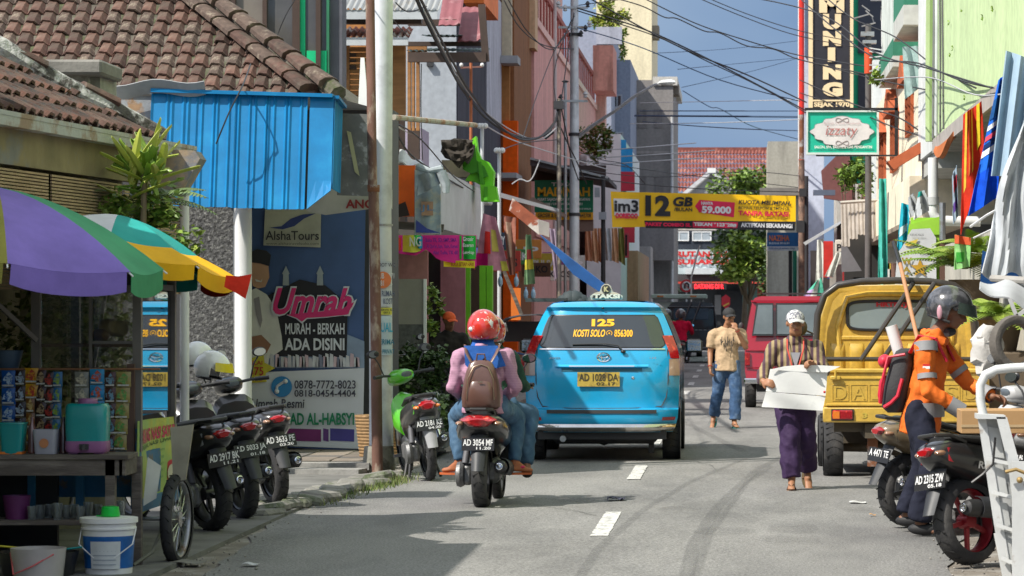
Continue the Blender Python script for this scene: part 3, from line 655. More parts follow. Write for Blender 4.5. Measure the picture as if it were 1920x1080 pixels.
for i in range(4):part(t,'vent_slat',mat((.6,.5,.25)),lambda b:prect(b,(618+i*7,88,622+i*7,100),Z+.02,.05))
winy(t,Z+.25,U(626,0,Z).x,U(644,0,Z).x,U(0,230,Z).z,U(0,135,Z).z,fm=WOODO,gm=mat((.2,.22,.24),rough=.2),bars=0)
# roof with red sheets and its timber frame, seen from below
Z=54
t=thing('timber_shelter','raised timber frame with overlapping faded red metal roof sheets and a dark underside','shelter',(U(840,0,Z).x,Z,3.5))
for(x0,x1,y0,y1,yy)in((822,863,-20,48,Z-.4),(858,903,5,78,Z-.1)):
    part(t,'roof_sheet',REDM,lambda b:b.grid(lambda u,v:(U(x0+(x1-x0)*u,0,yy).x,yy+.9*v,U(0,y1+(y0-y1)*v-3*(u>.9),yy).z+.02*abs(math.sin(9*u))),12,1,th=.02))
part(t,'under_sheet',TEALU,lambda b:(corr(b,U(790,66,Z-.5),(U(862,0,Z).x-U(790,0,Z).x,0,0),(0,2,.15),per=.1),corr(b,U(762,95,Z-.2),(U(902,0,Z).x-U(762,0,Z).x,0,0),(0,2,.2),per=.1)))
part(t,'beam',mat((.07,.045,.035),rough=.8,var=.3),lambda b:(prect(b,(765,98,911,116),Z-.25,.12),prect(b,(765,36,862,48),Z-.25,.1),b.bar(U(903,8,Z-.2),U(911,116,Z-.2),.05,.12),prect(b,(758,78,902,86),Z+.1,.1)))
for x0,x1,m in((764,770,WOODO),(772,777,WOODO),(780,786,WOODO),(742,757,mat((.40,.24,.10)))):part(t,'post',m,lambda b:prect(b,(x0,96,x1,245),Z+.3,.14))
part(t,'lintel',WOODO,lambda b:(prect(b,(764,86,800,97),Z+.28,.1)))
part(t,'support',mat((.07,.045,.035)),lambda b:(b.box(U(764,0,55).x,U(786,0,55).x,55,55.2,0,U(0,240,55).z)))
# grey house
GX_=-5.62
t=bld('grey_house','tall house with a pale blue-grey end wall and a street wall coloured dark for shade',U(735,0,64.6).x,GX_,64.6,76.4,12,wall(hexc('484750')))  # the shade on the street wall is put into this dark colour
part(t,'end_wall',wall(hexc('aab0b6'),.75),lambda b:b.box(U(735,0,64.5).x,GX_-.02,64.5,64.58,0,12))
part(t,'balcony_box',mat((.85,.2,.03)),lambda b:b.box(GX_,GX_+.42,66,70,8.0,9))
part(t,'painted_sun_patch',wall((.5,.5,.55)),lambda b:b.box(GX_,GX_+.02,72,76.4,6.1,9))  # pale patch painted where the sun reaches the street wall
part(t,'canopy_slab',mat((.35,.35,.36)),lambda b:b.box(GX_,GX_+.5,74.6,76.6,4.75,4.87))
# orange and brown house
t=bld('orange_house','narrow house front with bright orange column, cream strip and brown pier, beside the grey wall',-12,-5.45,77,84,13,wall(hexc('b07a4a'),.7))
part(t,'orange_column',wall(hexc('ef5f12'),.75),lambda b:b.box(U(943,0,76.6).x,U(970,0,76.6).x,76.6,77,0,6.2))
part(t,'cream_pier',wall(hexc('cdbfa5'),.7),lambda b:b.box(U(941,0,76.7).x,U(959,0,76.7).x,76.7,77,U(0,100,76).z,13))
part(t,'ledge',mat((.33,.33,.34)),lambda b:b.box(U(940,0,76.3).x,U(972,0,76.3).x,76,77,U(0,118,76).z,U(0,104,76).z))
part(t,'cream_pier',wall(hexc('d3b08c'),.7),lambda b:b.box(U(992,0,83).x,U(1003,0,83).x,83,84.2,U(0,90,83).z,13))
part(t,'street_panel',wall(hexc('8f6242'),.7),lambda b:b.box(-5.45,-5.36,77.3,83.8,0,12))
# pink building with stair railing
PX=-5.3;PK=wall(hexc('dba39b'),.8)
t=bld('pink_building','long pink building with a baluster railing on its roof, behind the tall silver lamp post',-13,PX,84,122,9.35,PK)
part(t,'upper_wall',wall(hexc('e6b2a8'),.85),lambda b:b.box(-13,PX-1.1,84,118,9.35,17))
def rail(b):
    for k in range(26):
        y=84.3+k*1.42;zt=U(0,0,y).z*0+10.25;b.box(PX-.05,PX,y,y+.2,9.35,10.35)
    b.box(PX-.08,PX+.02,84,122,10.35,10.5)
part(t,'railing',wall(hexc('a8645c')),rail)
def stairs(b):
    b.box(PX,PX+.06,84,122,9.2,9.4)
part(t,'floor_band',wall(hexc('e9bfb4'),.9),stairs)
def srail(b):
    for k in range(22):
        f=k/21;y=89+30*f;z=11.0-4.6*f;b.box(PX+.02,PX+.07,y,y+.12,z,z+1.2)
    b.bar((PX+.05,89,12.2),(PX+.05,119,7.6),.09,.1)
part(t,'corner_pier',wall(hexc('e5b7ab')),lambda b:b.box(PX,PX+.35,121,122.4,0,U(0,85,121).z))
part(t,'balcony',wall(hexc('d99b8f')),lambda b:(b.box(PX,PX+.75,118.5,122,U(0,178,121).z,U(0,95,121).z)))
# houses further on
t=bld('blue_grey_house','blue-grey plastered house with stepped roofline beyond the pink building',U(1060,0,126).x,U(1146,0,126).x,126,150,U(0,56,126).z,wall(hexc('9aa2b4'),.8))
part(t,'lower_block',wall(hexc('8e97aa'),.8),lambda b:b.box(U(1100,0,125).x,U(1182,0,130).x,130,152,0,U(0,112,130).z))
part(t,'parapet',wall(hexc('a9aebc')),lambda b:(b.box(U(1118,0,125.8).x,U(1166,0,125.8).x,125.8,126,U(0,74,126).z-.2,U(0,56,126).z+.1)))
winy(t,130,U(1122,0,130).x,U(1134,0,130).x,U(0,204,130).z,U(0,186,130).z,bars=0)
t=bld('cream_tower','tall cream stairwell block with creeper on top, behind the blue-grey house',U(1118,0,160).x,U(1222,0,160).x,160,172,U(0,-40,160).z,wall(hexc('e3d7b6'),.8))
part(t,'ledge',wall(hexc('8f877a')),lambda b:b.box(U(1222,0,160).x,U(1235,0,160).x,160.5,162,U(0,70,160).z,U(0,46,160).z))
t=bld('taupe_building','large plain taupe block with a bare concrete parapet at the left of the far junction',U(1180,0,138).x,U(1262,0,138).x,138,150,U(0,150,138).z,wall(hexc('8e8986'),.85))
part(t,'parapet',wall(hexc('c9c5bd'),.6),lambda b:(b.box(U(1224,0,137.9).x,U(1270,0,137.9).x,137.9,150.4,U(0,160,138).z,U(0,144,138).z)))
part(t,'bracket',wall(hexc('8a8076')),lambda b:b.box(U(1262,0,138).x,U(1272,0,138).x,138.5,140,U(0,176,138).z,U(0,156,138).z))
part(t,'lower_wing',wall(hexc('a39c98'),.85),lambda b:b.box(U(1185,0,132).x,U(1220,0,132).x,132,137,0,U(0,462,132).z))
part(t,'lower_wing',wall(hexc('85807f'),.85),lambda b:b.box(U(1200,0,136).x,U(1263,0,136).x,136,137.5,U(0,488,136).z,U(0,420,136).z))
part(t,'drain_pipe',mat((.6,.6,.6)),lambda b:b.tube([(U(1260,0,137.8).x,137.8,0),(U(1260,0,137.8).x,137.8,10)],.06))
# white shop with blue and red advertising panels
t=bld('white_shop','narrow white shop front with blue and red advertising panels above the awnings',U(1100,0,104).x,U(1164,0,104).x,104,124,U(0,251,104).z,mat((.72,.73,.74),rough=.7,var=.08))
for r_,yy in(((1164,262,1174,400),104.1),((1174,278,1186,324),104.2)):part(t,'sign_panel',mat((.02,.30,.62)),lambda b:prect(b,r_,yy,.1))
for r_ in((1164,322,1190,358),(1166,425,1190,455)):part(t,'sign_panel',mat((.5,.03,.06)),lambda b:prect(b,r_,104,.08))
winy(t,104,U(1166,0,104).x,U(1176,0,104).x,U(0,480,104).z,U(0,440,104).z,fm=mat((.4,.05,.07)))
part(t,'lower_wall',wall(hexc('b58d70')),lambda b:b.box(U(1165,0,110).x,U(1196,0,110).x,110,124,0,U(0,470,110).z))

# ---- ground-floor shops on the left
Z=60
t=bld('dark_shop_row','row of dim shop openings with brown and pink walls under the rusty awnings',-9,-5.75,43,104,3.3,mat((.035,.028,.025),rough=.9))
for y0,y1,c,z1 in((47.5,49.4,'b07f80',2.9),(49.6,51.5,'6c4a45',2.9),(56,58.2,'8a5f45',3.1),(61,63,'7f5b49',3.1),(66,69,'a8745a',3.1),(72,76,'6c5344',3.1),(80,85,'9b6a52',3.2),(90,97,'8a5c48',3.2)):
    part(t,'wall_panel',wall(hexc(c)),lambda b:b.box(-5.75,-5.6,y0,y1,0,z1))
for y0,c in((53,(.16,.42,.02)),(54.4,(.16,.42,.02)),(59.5,(.3,.2,.14)),(64.5,(.75,.2,.03)),(71,(.3,.25,.2)),(78,(.7,.25,.08)),(87,(.4,.4,.38))):
    part(t,'door_post',mat(c,rough=.7),lambda b:b.box(-5.7,-5.42,y0,y0+.3,0,3.0))
for i in range(16):part(t,'shutter_plank',WOODG,lambda b:b.box(-5.68,-5.63,70+i*.07+30*0,70.06+i*.07,.3,2.6))if i%2 else None
Z=43.5
part(t,'front_wall',wall(hexc('b98484')),lambda b:prect(b,(735,470,802,680),45.4,.1))
part(t,'front_wall',wall(hexc('9a6670')),lambda b:prect(b,(826,475,872,690),45.6,.1))
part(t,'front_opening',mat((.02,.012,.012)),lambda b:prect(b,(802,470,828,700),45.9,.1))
b=MB();prect(b,(744,523,798,608),42,.06)
t2=thing('metal_gate','plain beige metal gate panel with a grey lower half, right of the silver pole','gate',(U(770,0,42).x,42,0));b.build('upper_panel',mat((.27,.25,.21),rough=.6,var=.12),t2,world=True)
part(t2,'lower_panel',mat((.10,.10,.095),rough=.7,var=.5,vs=14),lambda b:prect(b,(744,608,794,690),42,.06))
part(t2,'frame',WHITE,lambda b:prect(b,(794,523,799,690),41.98,.08))
for x0 in(869,899,912):
    b=MB();prect(b,(x0,498,x0+(12 if x0<900 else 11),690),50,.2)
    single(b,'green_post',mat(hexc('6fbf1c'),rough=.6),{869:'bright lime green post just right of the man in the orange cap',899:'lime green doorpost above the red helmets, left one of a close pair',912:'lime green doorpost above the red helmets, right one of a close pair'}[x0],'post','lime green posts')
b=MB();prect(b,(881,498,899,700),51,.2);single(b,'brown_curtain',mat((.08,.045,.035),rough=.9),'dark brown curtain panel between the lime green posts','curtain')
# lime ornamental gable
t=thing('gable_ornament','bright lime green stepped ornamental parapet with star shaped edges','parapet',(U(898,0,52).x,52,3.3))
LIME=mat(hexc('72d321'),rough=.6,var=.12)
part(t,'front_face',LIME,lambda b:ppoly(b,[(868,318),(866,296),(878,292),(884,262),(892,255),(895,282),(902,298),(916,304),(926,322),(924,348),(931,352),(926,376),(905,376),(902,348),(888,340),(872,338),(882,325)],52,.35))
part(t,'upper_star',mat(hexc('3c8c10'),rough=.6),lambda b:ppoly(b,[(868,318),(880,300),(890,268),(893,300),(908,312),(915,330),(900,336),(895,322),(885,326)],51.9,.08))
part(t,'ledge_roof',mat((.07,.06,.04),rough=.9,var=.4),lambda b:prect(b,(828,300,880,332),52.6,.5));part(t,'inner_rib',mat(hexc('4aa015')),lambda b:(ppoly(b,[(896,305),(902,303),(908,345),(900,345)],51.88,.1),ppoly(b,[(908,350),(914,350),(914,376),(907,376)],51.8,.1)))
part(t,'lower_block',LIME,lambda b:ppoly(b,[(900,345),(930,350),(935,378),(902,378)],51.85,.3))
b=MB();ppoly(b,[(826,284),(836,266),(852,259),(878,262),(888,272),(884,292),(876,306),(868,300),(858,314),(846,300),(834,296)],51.6,.35);b.grid(lambda u,v:U(828+58*u,262+40*(1-v)*(.6+.4*math.sin(3*u)),51.5+.12*noise.noise(V((u*5,v*5,0)))),10,6,th=.02)
single(b,'bundled_tarp',mat((.06,.05,.04),rough=.95,var=.4,bump=.6),'bundle of black tarp sagging beside the lime parapet','tarp')
# corrugated street screen, orange sign, faded board, jacket
t=thing('corrugated_screen','grey corrugated metal screen wall projecting over the pink shop banner','screen',(-4.3,49,2.8))
GCR=mat(hexc('b9c0c8'),rough=.5,metal=.2,var=.1,bump=.1)
for k in range(3):
    p=UX(825+25*k,0,-4.28);q=UX(825+25*(k+1)+.4,0,-4.28)
    part(t,'corrugated_panel',GCR,lambda b:corr(b,(-4.28,p.y,2.85-.01*k),(0,q.y-p.y,0),(0,0,.86),per=.2,amp=.015))
part(t,'roof',mat((.08,.07,.065)),lambda b:b.box(-6.3,-4.2,44.6,53,2.70,2.82))
b=MB();prect(b,(745,310,778,406),41.5,.05)
t=thing('orange_sign','orange board with dark painted shapes beside the silver pole','sign',(U(760,0,41.5).x,41.5,2.8));b.build('board',mat(hexc('ff6a08'),rough=.5),t,world=True)
part(t,'print',mat((.04,.02,.015)),lambda b:ppoly(b,[(742,386),(760,378),(768,404),(742,408)],41.46,.01))
part(t,'support',WOODG,lambda b:(b.bar(U(742,422,41.6),U(832,428,41.6),.08,.1)))
b=MB();b.grid(lambda u,v:(U(778+48*u,0,41.3).x,41.3+.02*math.sin(9*u),U(0,440-3*math.sin(3*u)-122*v,41.3).z),8,8,th=.02)
t=thing('faded_board','peeling pale blue advertising board beside the orange sign','sign',(U(800,0,41.3).x,41.3,2.7));b.build('sheet',mat((.34,.40,.45),rough=.7,var=.35,vs=4,col2=(.5,.48,.42),c2pos=(.5,.6),c2s=6),t,world=True)
part(t,'print',mat((.5,.28,.18),var=.4,vs=9),lambda b:(prect(b,(790,378,812,404),41.25,.004),))
part(t,'print',mat((.04,.06,.3)),lambda b:ppoly(b,[(780,412),(800,428),(826,437),(780,436)],41.24,.004))
ptxt(t,'JL',(788,384,815,398),41.22,mat((.12,.25,.45)),bold=.0)
b=MB();b.grid(lambda u,v:(U(783+(54-14*(1-v))*u,0,41.0).x,41.0+.07*math.sin(7*u+2*v),U(0,366-44*v*(1-.25*abs(u-.5))-20*u*(1-v),41).z),12,8,th=.03)
b.tube([U(783,312,40.98),U(805,320,40.95),U(830,316,41)],[.05,.035,.05],8);b.tube([U(826,322,41),U(836,345,41),U(836,362,41)],[.07,.06,.045],8)
single(b,'jacket',cloth((.36,.40,.43)),'pale grey-blue jacket hung over the top of the faded board','jacket')
b=MB();b.grid(lambda u,v:(U(745+55*u,0,42.5).x,42.5+.3*v,U(0,306+6*u-28*v*(1-u),42.5).z+.03*math.sin(11*u)),10,3,th=.02)
single(b,'plastic_cover',mat((.6,.62,.64),rough=.4),'crumpled white plastic cover over the top of the orange sign','plastic sheet')
# pink school-books banner
def sag(x):t_=(x-742)/151;return 0
Z=43
t=thing('banner','bright pink and green cloth banner about school books, tied up above the dim doorway','banner',(U(815,0,Z).x,Z,2.5))
def bs(x0,x1,y0,y1,nm,m,k,low=lambda x:0):
    part(t,nm,m,lambda b:b.grid(lambda u,v:(U(x0+(x1-x0)*u,0,Z).x,Z-.004*k+.03*math.sin(8*u),U(0,(y1+low(x0+(x1-x0)*u))*(1-v)+y0*v,Z).z),16,3))
lowf=lambda x:26*((x-742)/150)-16*math.exp(-((x-800)/14)**2)
bs(742,893,441,474,'sheet',mat(hexc('f0279c'),rough=.6),0,lambda x:lowf(x));bs(742,792,441,470,'print',mat(hexc('e9e24c'),rough=.6),2,lambda x:lowf(x)*.7)
bs(765,790,441,460,'print',mat(hexc('3fd44a')),3);bs(780,792,443,466,'print',mat(hexc('1fa0d8')),4);bs(742,752,446,470,'print',mat(hexc('e53a3a')),4)
bs(862,892,442,486,'print',mat(hexc('16b03c')),4);bs(832,890,489,500,'print',mat(hexc('f0d81c')),3,lambda x:(x-832)*.05)
for s_,r_,c in(('Buku TK, SD, SMP, SMA',(798,446,856,455),(.2,.02,.35)),("Al Qur'an, Iqra, Yasin, Kamus",(800,458,858,467),(.2,.02,.35)),('Alat Tulis, TK dll',(812,470,858,478),(.2,.02,.35)),('Grosir',(868,444,888,452),(.8,.8,.8)),('Eceran',(868,456,888,463),(.8,.8,.8)),('Lengkap',(868,470,889,478),(.8,.8,.8)),('BUKA SETIAP HARI',(846,492,888,499),(.4,.05,.02)),('NG',(768,444,790,462),(.8,.8,.8))):ptxt(t,s_,r_,Z-.06,mat(c),bold=.02)
# awnings over the shops
for k,(P,yy,m,lb)in enumerate([
    ([(905,352),(1048,392),(1048,398),(905,362)],62,mat((.25,.25,.26)),'thin grey awning edge sloping down towards the green shop sign'),
    ([(962,372),(1010,410),(1030,440),(1010,440),(955,395)],58,CORRR,'rusty torn awning flap hanging above the flags'),
    ([(1000,370),(1062,402),(1060,408),(990,378)],68,mat((.22,.15,.12)),'rusty awning edge directly behind the thin dark pole'),
    ([(1010,412),(1030,418),(1030,445),(1012,438)],57.5,mat((.36,.34,.31)),'small whitish torn sheet at the end of the rusty awning')]):
    b=MB();P3=[U(a,c,yy)for a,c in P]
    b.prism([(p.x-P3[0].x,p.z-P3[0].z)for p in P3][::-1],P3[0],(1,0,0),(0,0,1),(.35 if k else .12),n=(-.1,1,.05))
    single(b,'awning',m,lb,'awning','weathered shop awnings on the left')
t=thing('green_shop_sign','green shop sign with yellow letters hung under a dark canopy behind the silver lamp post','sign',(U(1057,0,78).x,78,3.9))
part(t,'board',mat((.0,.19,.085),rough=.5,var=.1),lambda b:prect(b,(1002,338,1112,398),78,.15))
part(t,'lower_board',mat(hexc('f0b01c')),lambda b:prect(b,(1004,398,1112,412),78.02,.1))
for s_,r_,c in(('TOKO',(1034,342,1078,349),(.7,.7,.7)),('MADINAH',(1008,351,1106,368),(.85,.5,.02)),('PUSAT SAJADAH DAN PERLENGKAPAN',(1008,371,1106,378),(.7,.75,.7)),('HAJI / UMROH - OLEH-OLEH',(1022,380,1092,386),(.7,.75,.7)),('JL. KH. ZAINUL ARIFIN 8 SOLO',(1040,390,1108,394),(.6,.65,.6)),('GROSIR & ECERAN (0271) 643708',(1008,400,1108,410),(.06,.04,.02))):ptxt(t,s_,r_,77.96,mat(c),bold=.03)
part(t,'canopy',mat((.07,.065,.07),rough=.8),lambda b:b.prism([(0,0),(1.9,-.45),(1.9,-.55),(0,-.15)],U(994,298,77),(1,0,0),(0,0,1),5,n=(0,1,0)))
part(t,'canopy_edge',STEEL,lambda b:b.bar(U(994,297,76.95),U(1140,333,76.95),.06,.05))
part(t,'canopy_shade_board',mat((.05,.03,.025)),lambda b:prect(b,(996,310,1136,340),80,.1))
part(t,'bracket',mat((.2,.13,.1)),lambda b:ppoly(b,[(1040,412),(1112,412),(1112,432),(1070,436)],78.1,.3))
# flags and cloth strips
def cloth_strip(name,label,cat,pts,Y,m,group=None,fold=.03,n=10,stripes=()):
    """pts: left-top, right-top, right-bottom, left-bottom"""
    A,B_,C_,D_=[U(a,c,Y)for a,c in pts];b=MB()
    fn=lambda u,v:(A*(1-u)+B_*u)*v+(D_*(1-u)+C_*u)*(1-v)+V((0,fold*math.sin(9*u+3*v),0))
    b.grid(lambda u,v:fn(u,v),n,8,th=.006)
    t=thing(name,label,cat,tuple((D_+C_)/2),group=group);b.build('cloth',m,t,world=True)
    for k,(u0,u1,v0,v1,mm)in enumerate(stripes):
        b=MB();b.grid(lambda u,v:V(fn(u0+(u1-u0)*u,v0+(v1-v0)*v))+V((0,-.008-.004*k,0)),8,6);b.build('print',mm,t,world=True)
    return t
fc=lambda h:cloth(hexc(h))
cloth_strip('flag','large pink and magenta feather flag with a red figure print, right of the pink banner','flag',[(906,400),(930,408),(954,508),(889,506)],51,fc('c98a9c'),'shop flags on the left',stripes=[(0,.4,0,.3,fc('c2186e')),(.25,.5,.3,.7,fc('c8302c')),(.55,.8,.35,.75,fc('c9b860')),(.8,1,0,.18,fc('d8cc5a'))])
cloth_strip('flag','narrow faded brown and pink flag beside the large magenta one','flag',[(942,404),(968,408),(965,515),(955,516)],52,fc('a06a5c'),'shop flags on the left',stripes=[(.2,.6,.3,.9,fc('b89a86'))])
cloth_strip('flag','slim green, red and yellow flag hanging in the dark shop opening','flag',[(986,440),(996,440),(1003,532),(983,534)],56,fc('6f8f6a'),'shop flags on the left',stripes=[(0,1,.3,.5,fc('cfc046')),(.2,.8,.5,.7,fc('b5504a'))])
cloth_strip('cloth','pale violet cloth hanging beside the thin dark pole','cloth',[(1030,428),(1042,430),(1045,520),(1040,526)],60,fc('9a8a9a'))
for i,px in enumerate((938,968,986,1000)):
    b=MB();b.ell(U(px,528 if i<2 else 552,52),(.04,.04,.09),8,6);b.tube([U(px,519 if i<2 else 543,52),U(px,513 if i<2 else 538,52)],.015,6)
    single(b,'water_bottle',mat((.35,.55,.75),rough=.2,coat=.5),['clear water bottle hung under the large magenta flag','clear water bottle hung under the narrow brown flag','clear water bottle under the slim green flag, left of two','clear water bottle under the slim green flag, right of two'][i],'bottle','bottles hung from the awning')
for i,(px,c)in enumerate(((1102,'d9a07f'),(1114,'e3b58f'),(1126,'c98f6f'),(1139,'cfd3d6'),(1152,'e0b48c'),(1164,'8a8a4c'))):
    cloth_strip('garment',['salmon','pale peach','brownish salmon','light grey','beige','olive'][i]+' garment under the shop eave, '+['far left of the row','next to the salmon one','middle of the row','beside the dark cable pole','right of the grey one','far right of the row'][i],'garment',[(px-5,428),(px+6,428),(px+8,490+(i%3)*4),(px-5,488)],84,fc(c),'garments hung from the eave',fold=.05)
# long blue board, dark becak roof frame
b=MB();P3=[U(1012,440,50),U(1116,532,46),U(1104,546,46),U(1062,512,48)]
b.prism([(p.x-P3[0].x,p.z-P3[0].z)for p in P3][::-1],P3[0],(1,0,0),(0,0,1),.12,n=(.1,1,0));single(b,'blue_tarpaulin',mat((.015,.10,.33),rough=.6,var=.35),'long blue tarpaulin panel slanting down behind the taxi roof','tarpaulin')
b=MB()
for i in range(7):a=U(1060+i*9,560-8*math.sin(i),47);b.ell(a+V((0,0,-.1)),(.16,.12,.17),8,5)
b.box(U(985,0,46).x,U(1062,0,46).x,46,46.4,U(0,566,46).z,U(0,559,46).z);single(b,'stall_goods',mat((.03,.045,.05),rough=.7,var=.4),'dark heap of stall goods on a bench just behind the taxi roof','goods')['kind']='stuff'
b=MB();b.bar(U(945,508,54),U(978,590,54),.06,.06);single(b,'wooden_prop',WOODG,'slanting wooden prop left of the rear taxi window','prop')
b=MB();prect(b,(958,540,976,600),55,.1);single(b,'orange_board',mat((.75,.18,.02)),'small orange board standing behind the slanting prop','board')

# ---- poles, lamp, insulators
def pole(name,label,px,Y,ytop,r0,r1,m,parts=(),group=None,h=None):
    x=U(px,0,Y).x;z=h or U(0,ytop,Y).z;t=thing(name,label,'pole',(x,Y,0),group=group)
    part(t,'shaft',m,lambda b:b.tube([(x,Y,0),(x,Y,z*.5),(x,Y,z)],[r0,(r0+r1)/2,r1],16));return t
t=pole('lamp_post','tall silver lamp post with a long curved arm in front of the pink building',1077,71,-40,.125,.085,GALV)
A=[U(1086,256,71),U(1110,236,70.6),U(1150,210,70),U(1190,180,69.4),U(1225,160,69),U(1240,155,68.9)]
part(t,'lamp_arm',GALV,lambda b:b.tube(A,[.04,.04,.035,.035,.03,.03],8))
part(t,'lamp_head',mat((.62,.64,.64),rough=.4),lambda b:(b.loft([[V(A[5])+V((l,0,0))+V((0,w_*math.cos(k*math.pi/4),h_*math.sin(k*math.pi/4)+.03*l))for k in range(8)]for l,w_,h_ in((-.05,.03,.03),(.03,.09,.06),(.2,.11,.07),(.3,.05,.03))])))
part(t,'clamp',DARK,lambda b:[b.lathe([(.13,0),(.13,.07)],(t.location.x,71,z),n=16)for z in(U(0,255,71).z,U(0,68,71).z,U(0,405,71).z)])
[part(t,'bracket',STEEL,lambda b:b.bar((t.location.x-.35,70.9,U(0,y,71).z),(t.location.x+.3,70.9,U(0,y,71).z),.05,.05))for y in(15,52,190)]
for k,(dx,y)in enumerate(((-.35,15),(.3,15),(.34,52),(.25,60),(.25,184),(-.3,190),(-.2,22),(.15,70))):
    part(t,'insulator',DARK if k%2 else mat((.5,.5,.5)),lambda b:b.lathe([(.02,0),(.05,.02),(.03,.06),(.06,.08),(.03,.13),(.01,.15)],(t.location.x+dx,70.9,U(0,y,71).z),n=8))
t=pole('cable_pole','thin dark cable pole with a tangle of cables, left of the silver lamp post',1048,66,185,.055,.045,mat((.13,.11,.10),rough=.8,var=.3,col2=(.35,.3,.22),c2pos=(.5,.6),c2s=3))
part(t,'junction_box',DARK,lambda b:(b.box(t.location.x-.1,t.location.x+.1,65.85,66,U(0,205,66).z,U(0,190,66).z),b.tube([U(1020,258,66),U(1036,245,66)],.06,8)))
t=pole('cable_pole','slim grey pole with a small round cap behind the lamp post shaft',1060,74,152,.04,.035,STEEL)
part(t,'cap',DARK,lambda b:b.lathe([(.05,0),(.09,.03),(.02,.06)],(t.location.x,74,U(0,155,74).z),n=10))
t=pole('cable_pole','short dark pole with meter boxes left of the yellow street banner',1131,76,330,.06,.05,DARK)
part(t,'meter_box',mat((.35,.37,.4)),lambda b:(b.box(t.location.x-.1,t.location.x+.08,75.85,76,U(0,412,76).z,U(0,398,76).z),b.box(t.location.x-.2,t.location.x-.08,75.85,76,U(0,370,76).z,U(0,352,76).z)))
for i,(px,y0,y1)in enumerate(((904,232,380),(936,278,400))):
    t=pole('service_mast',['white service mast with insulators above the lime parapet','shorter white service mast with insulators right of the lime parapet'][i],px,55,y0,.035,.03,mat((.6,.62,.64),rough=.5),group='white service masts')
    part(t,'insulator',WHITE,lambda b:[b.ell(U(px+dx,y0+4,54.9),(.05,.05,.05),8,6)for dx in(-5,0,6)])
t=pole('roof_mast','thin orange-rust roof mast with white insulators in front of the dark grey wall',883,56,118,.03,.025,mat((.5,.16,.07),rough=.8))
part(t,'crossarm',mat((.25,.12,.1)),lambda b:b.bar(U(864,127,56),U(906,125,56),.03,.03));part(t,'insulator',WHITE,lambda b:[b.ell(U(x,122,56),(.035,.035,.04),8,6)for x in(865,904)])
b=MB();b.tube([U(738,220,33.5),U(892,235,38)],.03,8);single(b,'horizontal_pipe',mat((.4,.36,.3),rough=.7,col2=(.3,.12,.05),c2pos=(.5,.6),c2s=5),'long thin rusty white pipe reaching right from the silver pole','pipe')
b=MB();b.prism([(0,0),(.12,0),(.07,.62),(.03,.62)],U(672,212,36),(1,0,0),(0,0,1),.05);single(b,'white_finial',WHITE,'white pointed finial just left of the rusty pole','finial')
b=MB();prect(b,(742,240,790,310),60,1.5);single(b,'low_wall',wall(hexc('a99fb0'),.7),'lilac-grey low wall in front of the pale end wall','wall')

# ============================================================ street end
t=bld('detention_house','dark fronted office at the street end with red letters on a pale panel',U(1205,0,182).x,U(1452,0,182).x,182,190,U(0,432,182).z,mat((.05,.055,.06),rough=.8))
part(t,'upper_wall',wall(hexc('3a3f48')),lambda b:b.box(U(1225,0,183).x,U(1420,0,183).x,181.9,182,U(0,468,182).z,U(0,432,182).z))
for px in(1258,1300):winy(t,181.85,U(px,0,182).x,U(px+32,0,182).x,U(0,450,182).z,U(0,436,182).z,gm=mat((.35,.4,.44)),bars=1)
part(t,'sign_panel',mat((.50,.58,.60),rough=.5,var=.1),lambda b:prect(b,(1262,468,1440,514),181.6,.2))
part(t,'canopy',mat((.60,.63,.65)),lambda b:prect(b,(1285,503,1440,514),180.2,1.5))
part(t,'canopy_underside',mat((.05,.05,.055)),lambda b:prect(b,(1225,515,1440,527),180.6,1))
part(t,'red_band',mat((.55,.06,.04)),lambda b:prect(b,(1222,528,1440,532),180.3,.2))
RL=mat((.55,.02,.02),rough=.5)
ptxt(t,'RUTAN KELAS I',(1268,471,1400,482),181.5,RL,bold=.05);ptxt(t,'SURAKARTA',(1268,486,1398,496),181.5,RL,bold=.05)
part(t,'doorway',mat((.015,.017,.02)),lambda b:prect(b,(1345,545,1392,615),181.8,.15))
part(t,'notice_board',mat((.2,.2,.2)),lambda b:prect(b,(1340,553,1352,590),181.7,.1))
part(t,'side_wall',mat((.10,.20,.18)),lambda b:(prect(b,(1222,540,1260,560),181.8,.1),prect(b,(1392,534,1420,600),181.8,.1)))
part(t,'red_wall',mat((.4,.05,.04)),lambda b:prect(b,(1420,527,1440,570),181.8,.1))
t2=thing('led_sign','black running-text display glowing red letters under the office canopy','display',(U(1330,0,179).x,179,2.9))
part(t2,'case',mat((.015,.015,.018)),lambda b:prect(b,(1298,531,1362,543),179,.2));ptxt(t2,'DATANG DI R',(1302,532.5,1357,541.5),178.95,mat((1,.02,.03),emit=1.6,var=0,bump=0),bold=.03)
def far_roof(name,label,pts_,Y,m):
    pass
t=bld('red_roofed_hall','far hall with a broad red tiled roof behind the street end',U(1262,0,215).x,U(1442,0,215).x,215,230,U(0,362,215).z,wall(hexc('b9b3aa')))
p0,p1=U(1262,362,214.5),U(1442,362,214.5);q0=U(1262,283,219)
RT=mat((.22,.065,.05),rough=.85,var=.3,vs=2,bump=.3,col2=(.3,.15,.12),c2pos=(.55,.65),c2s=2)
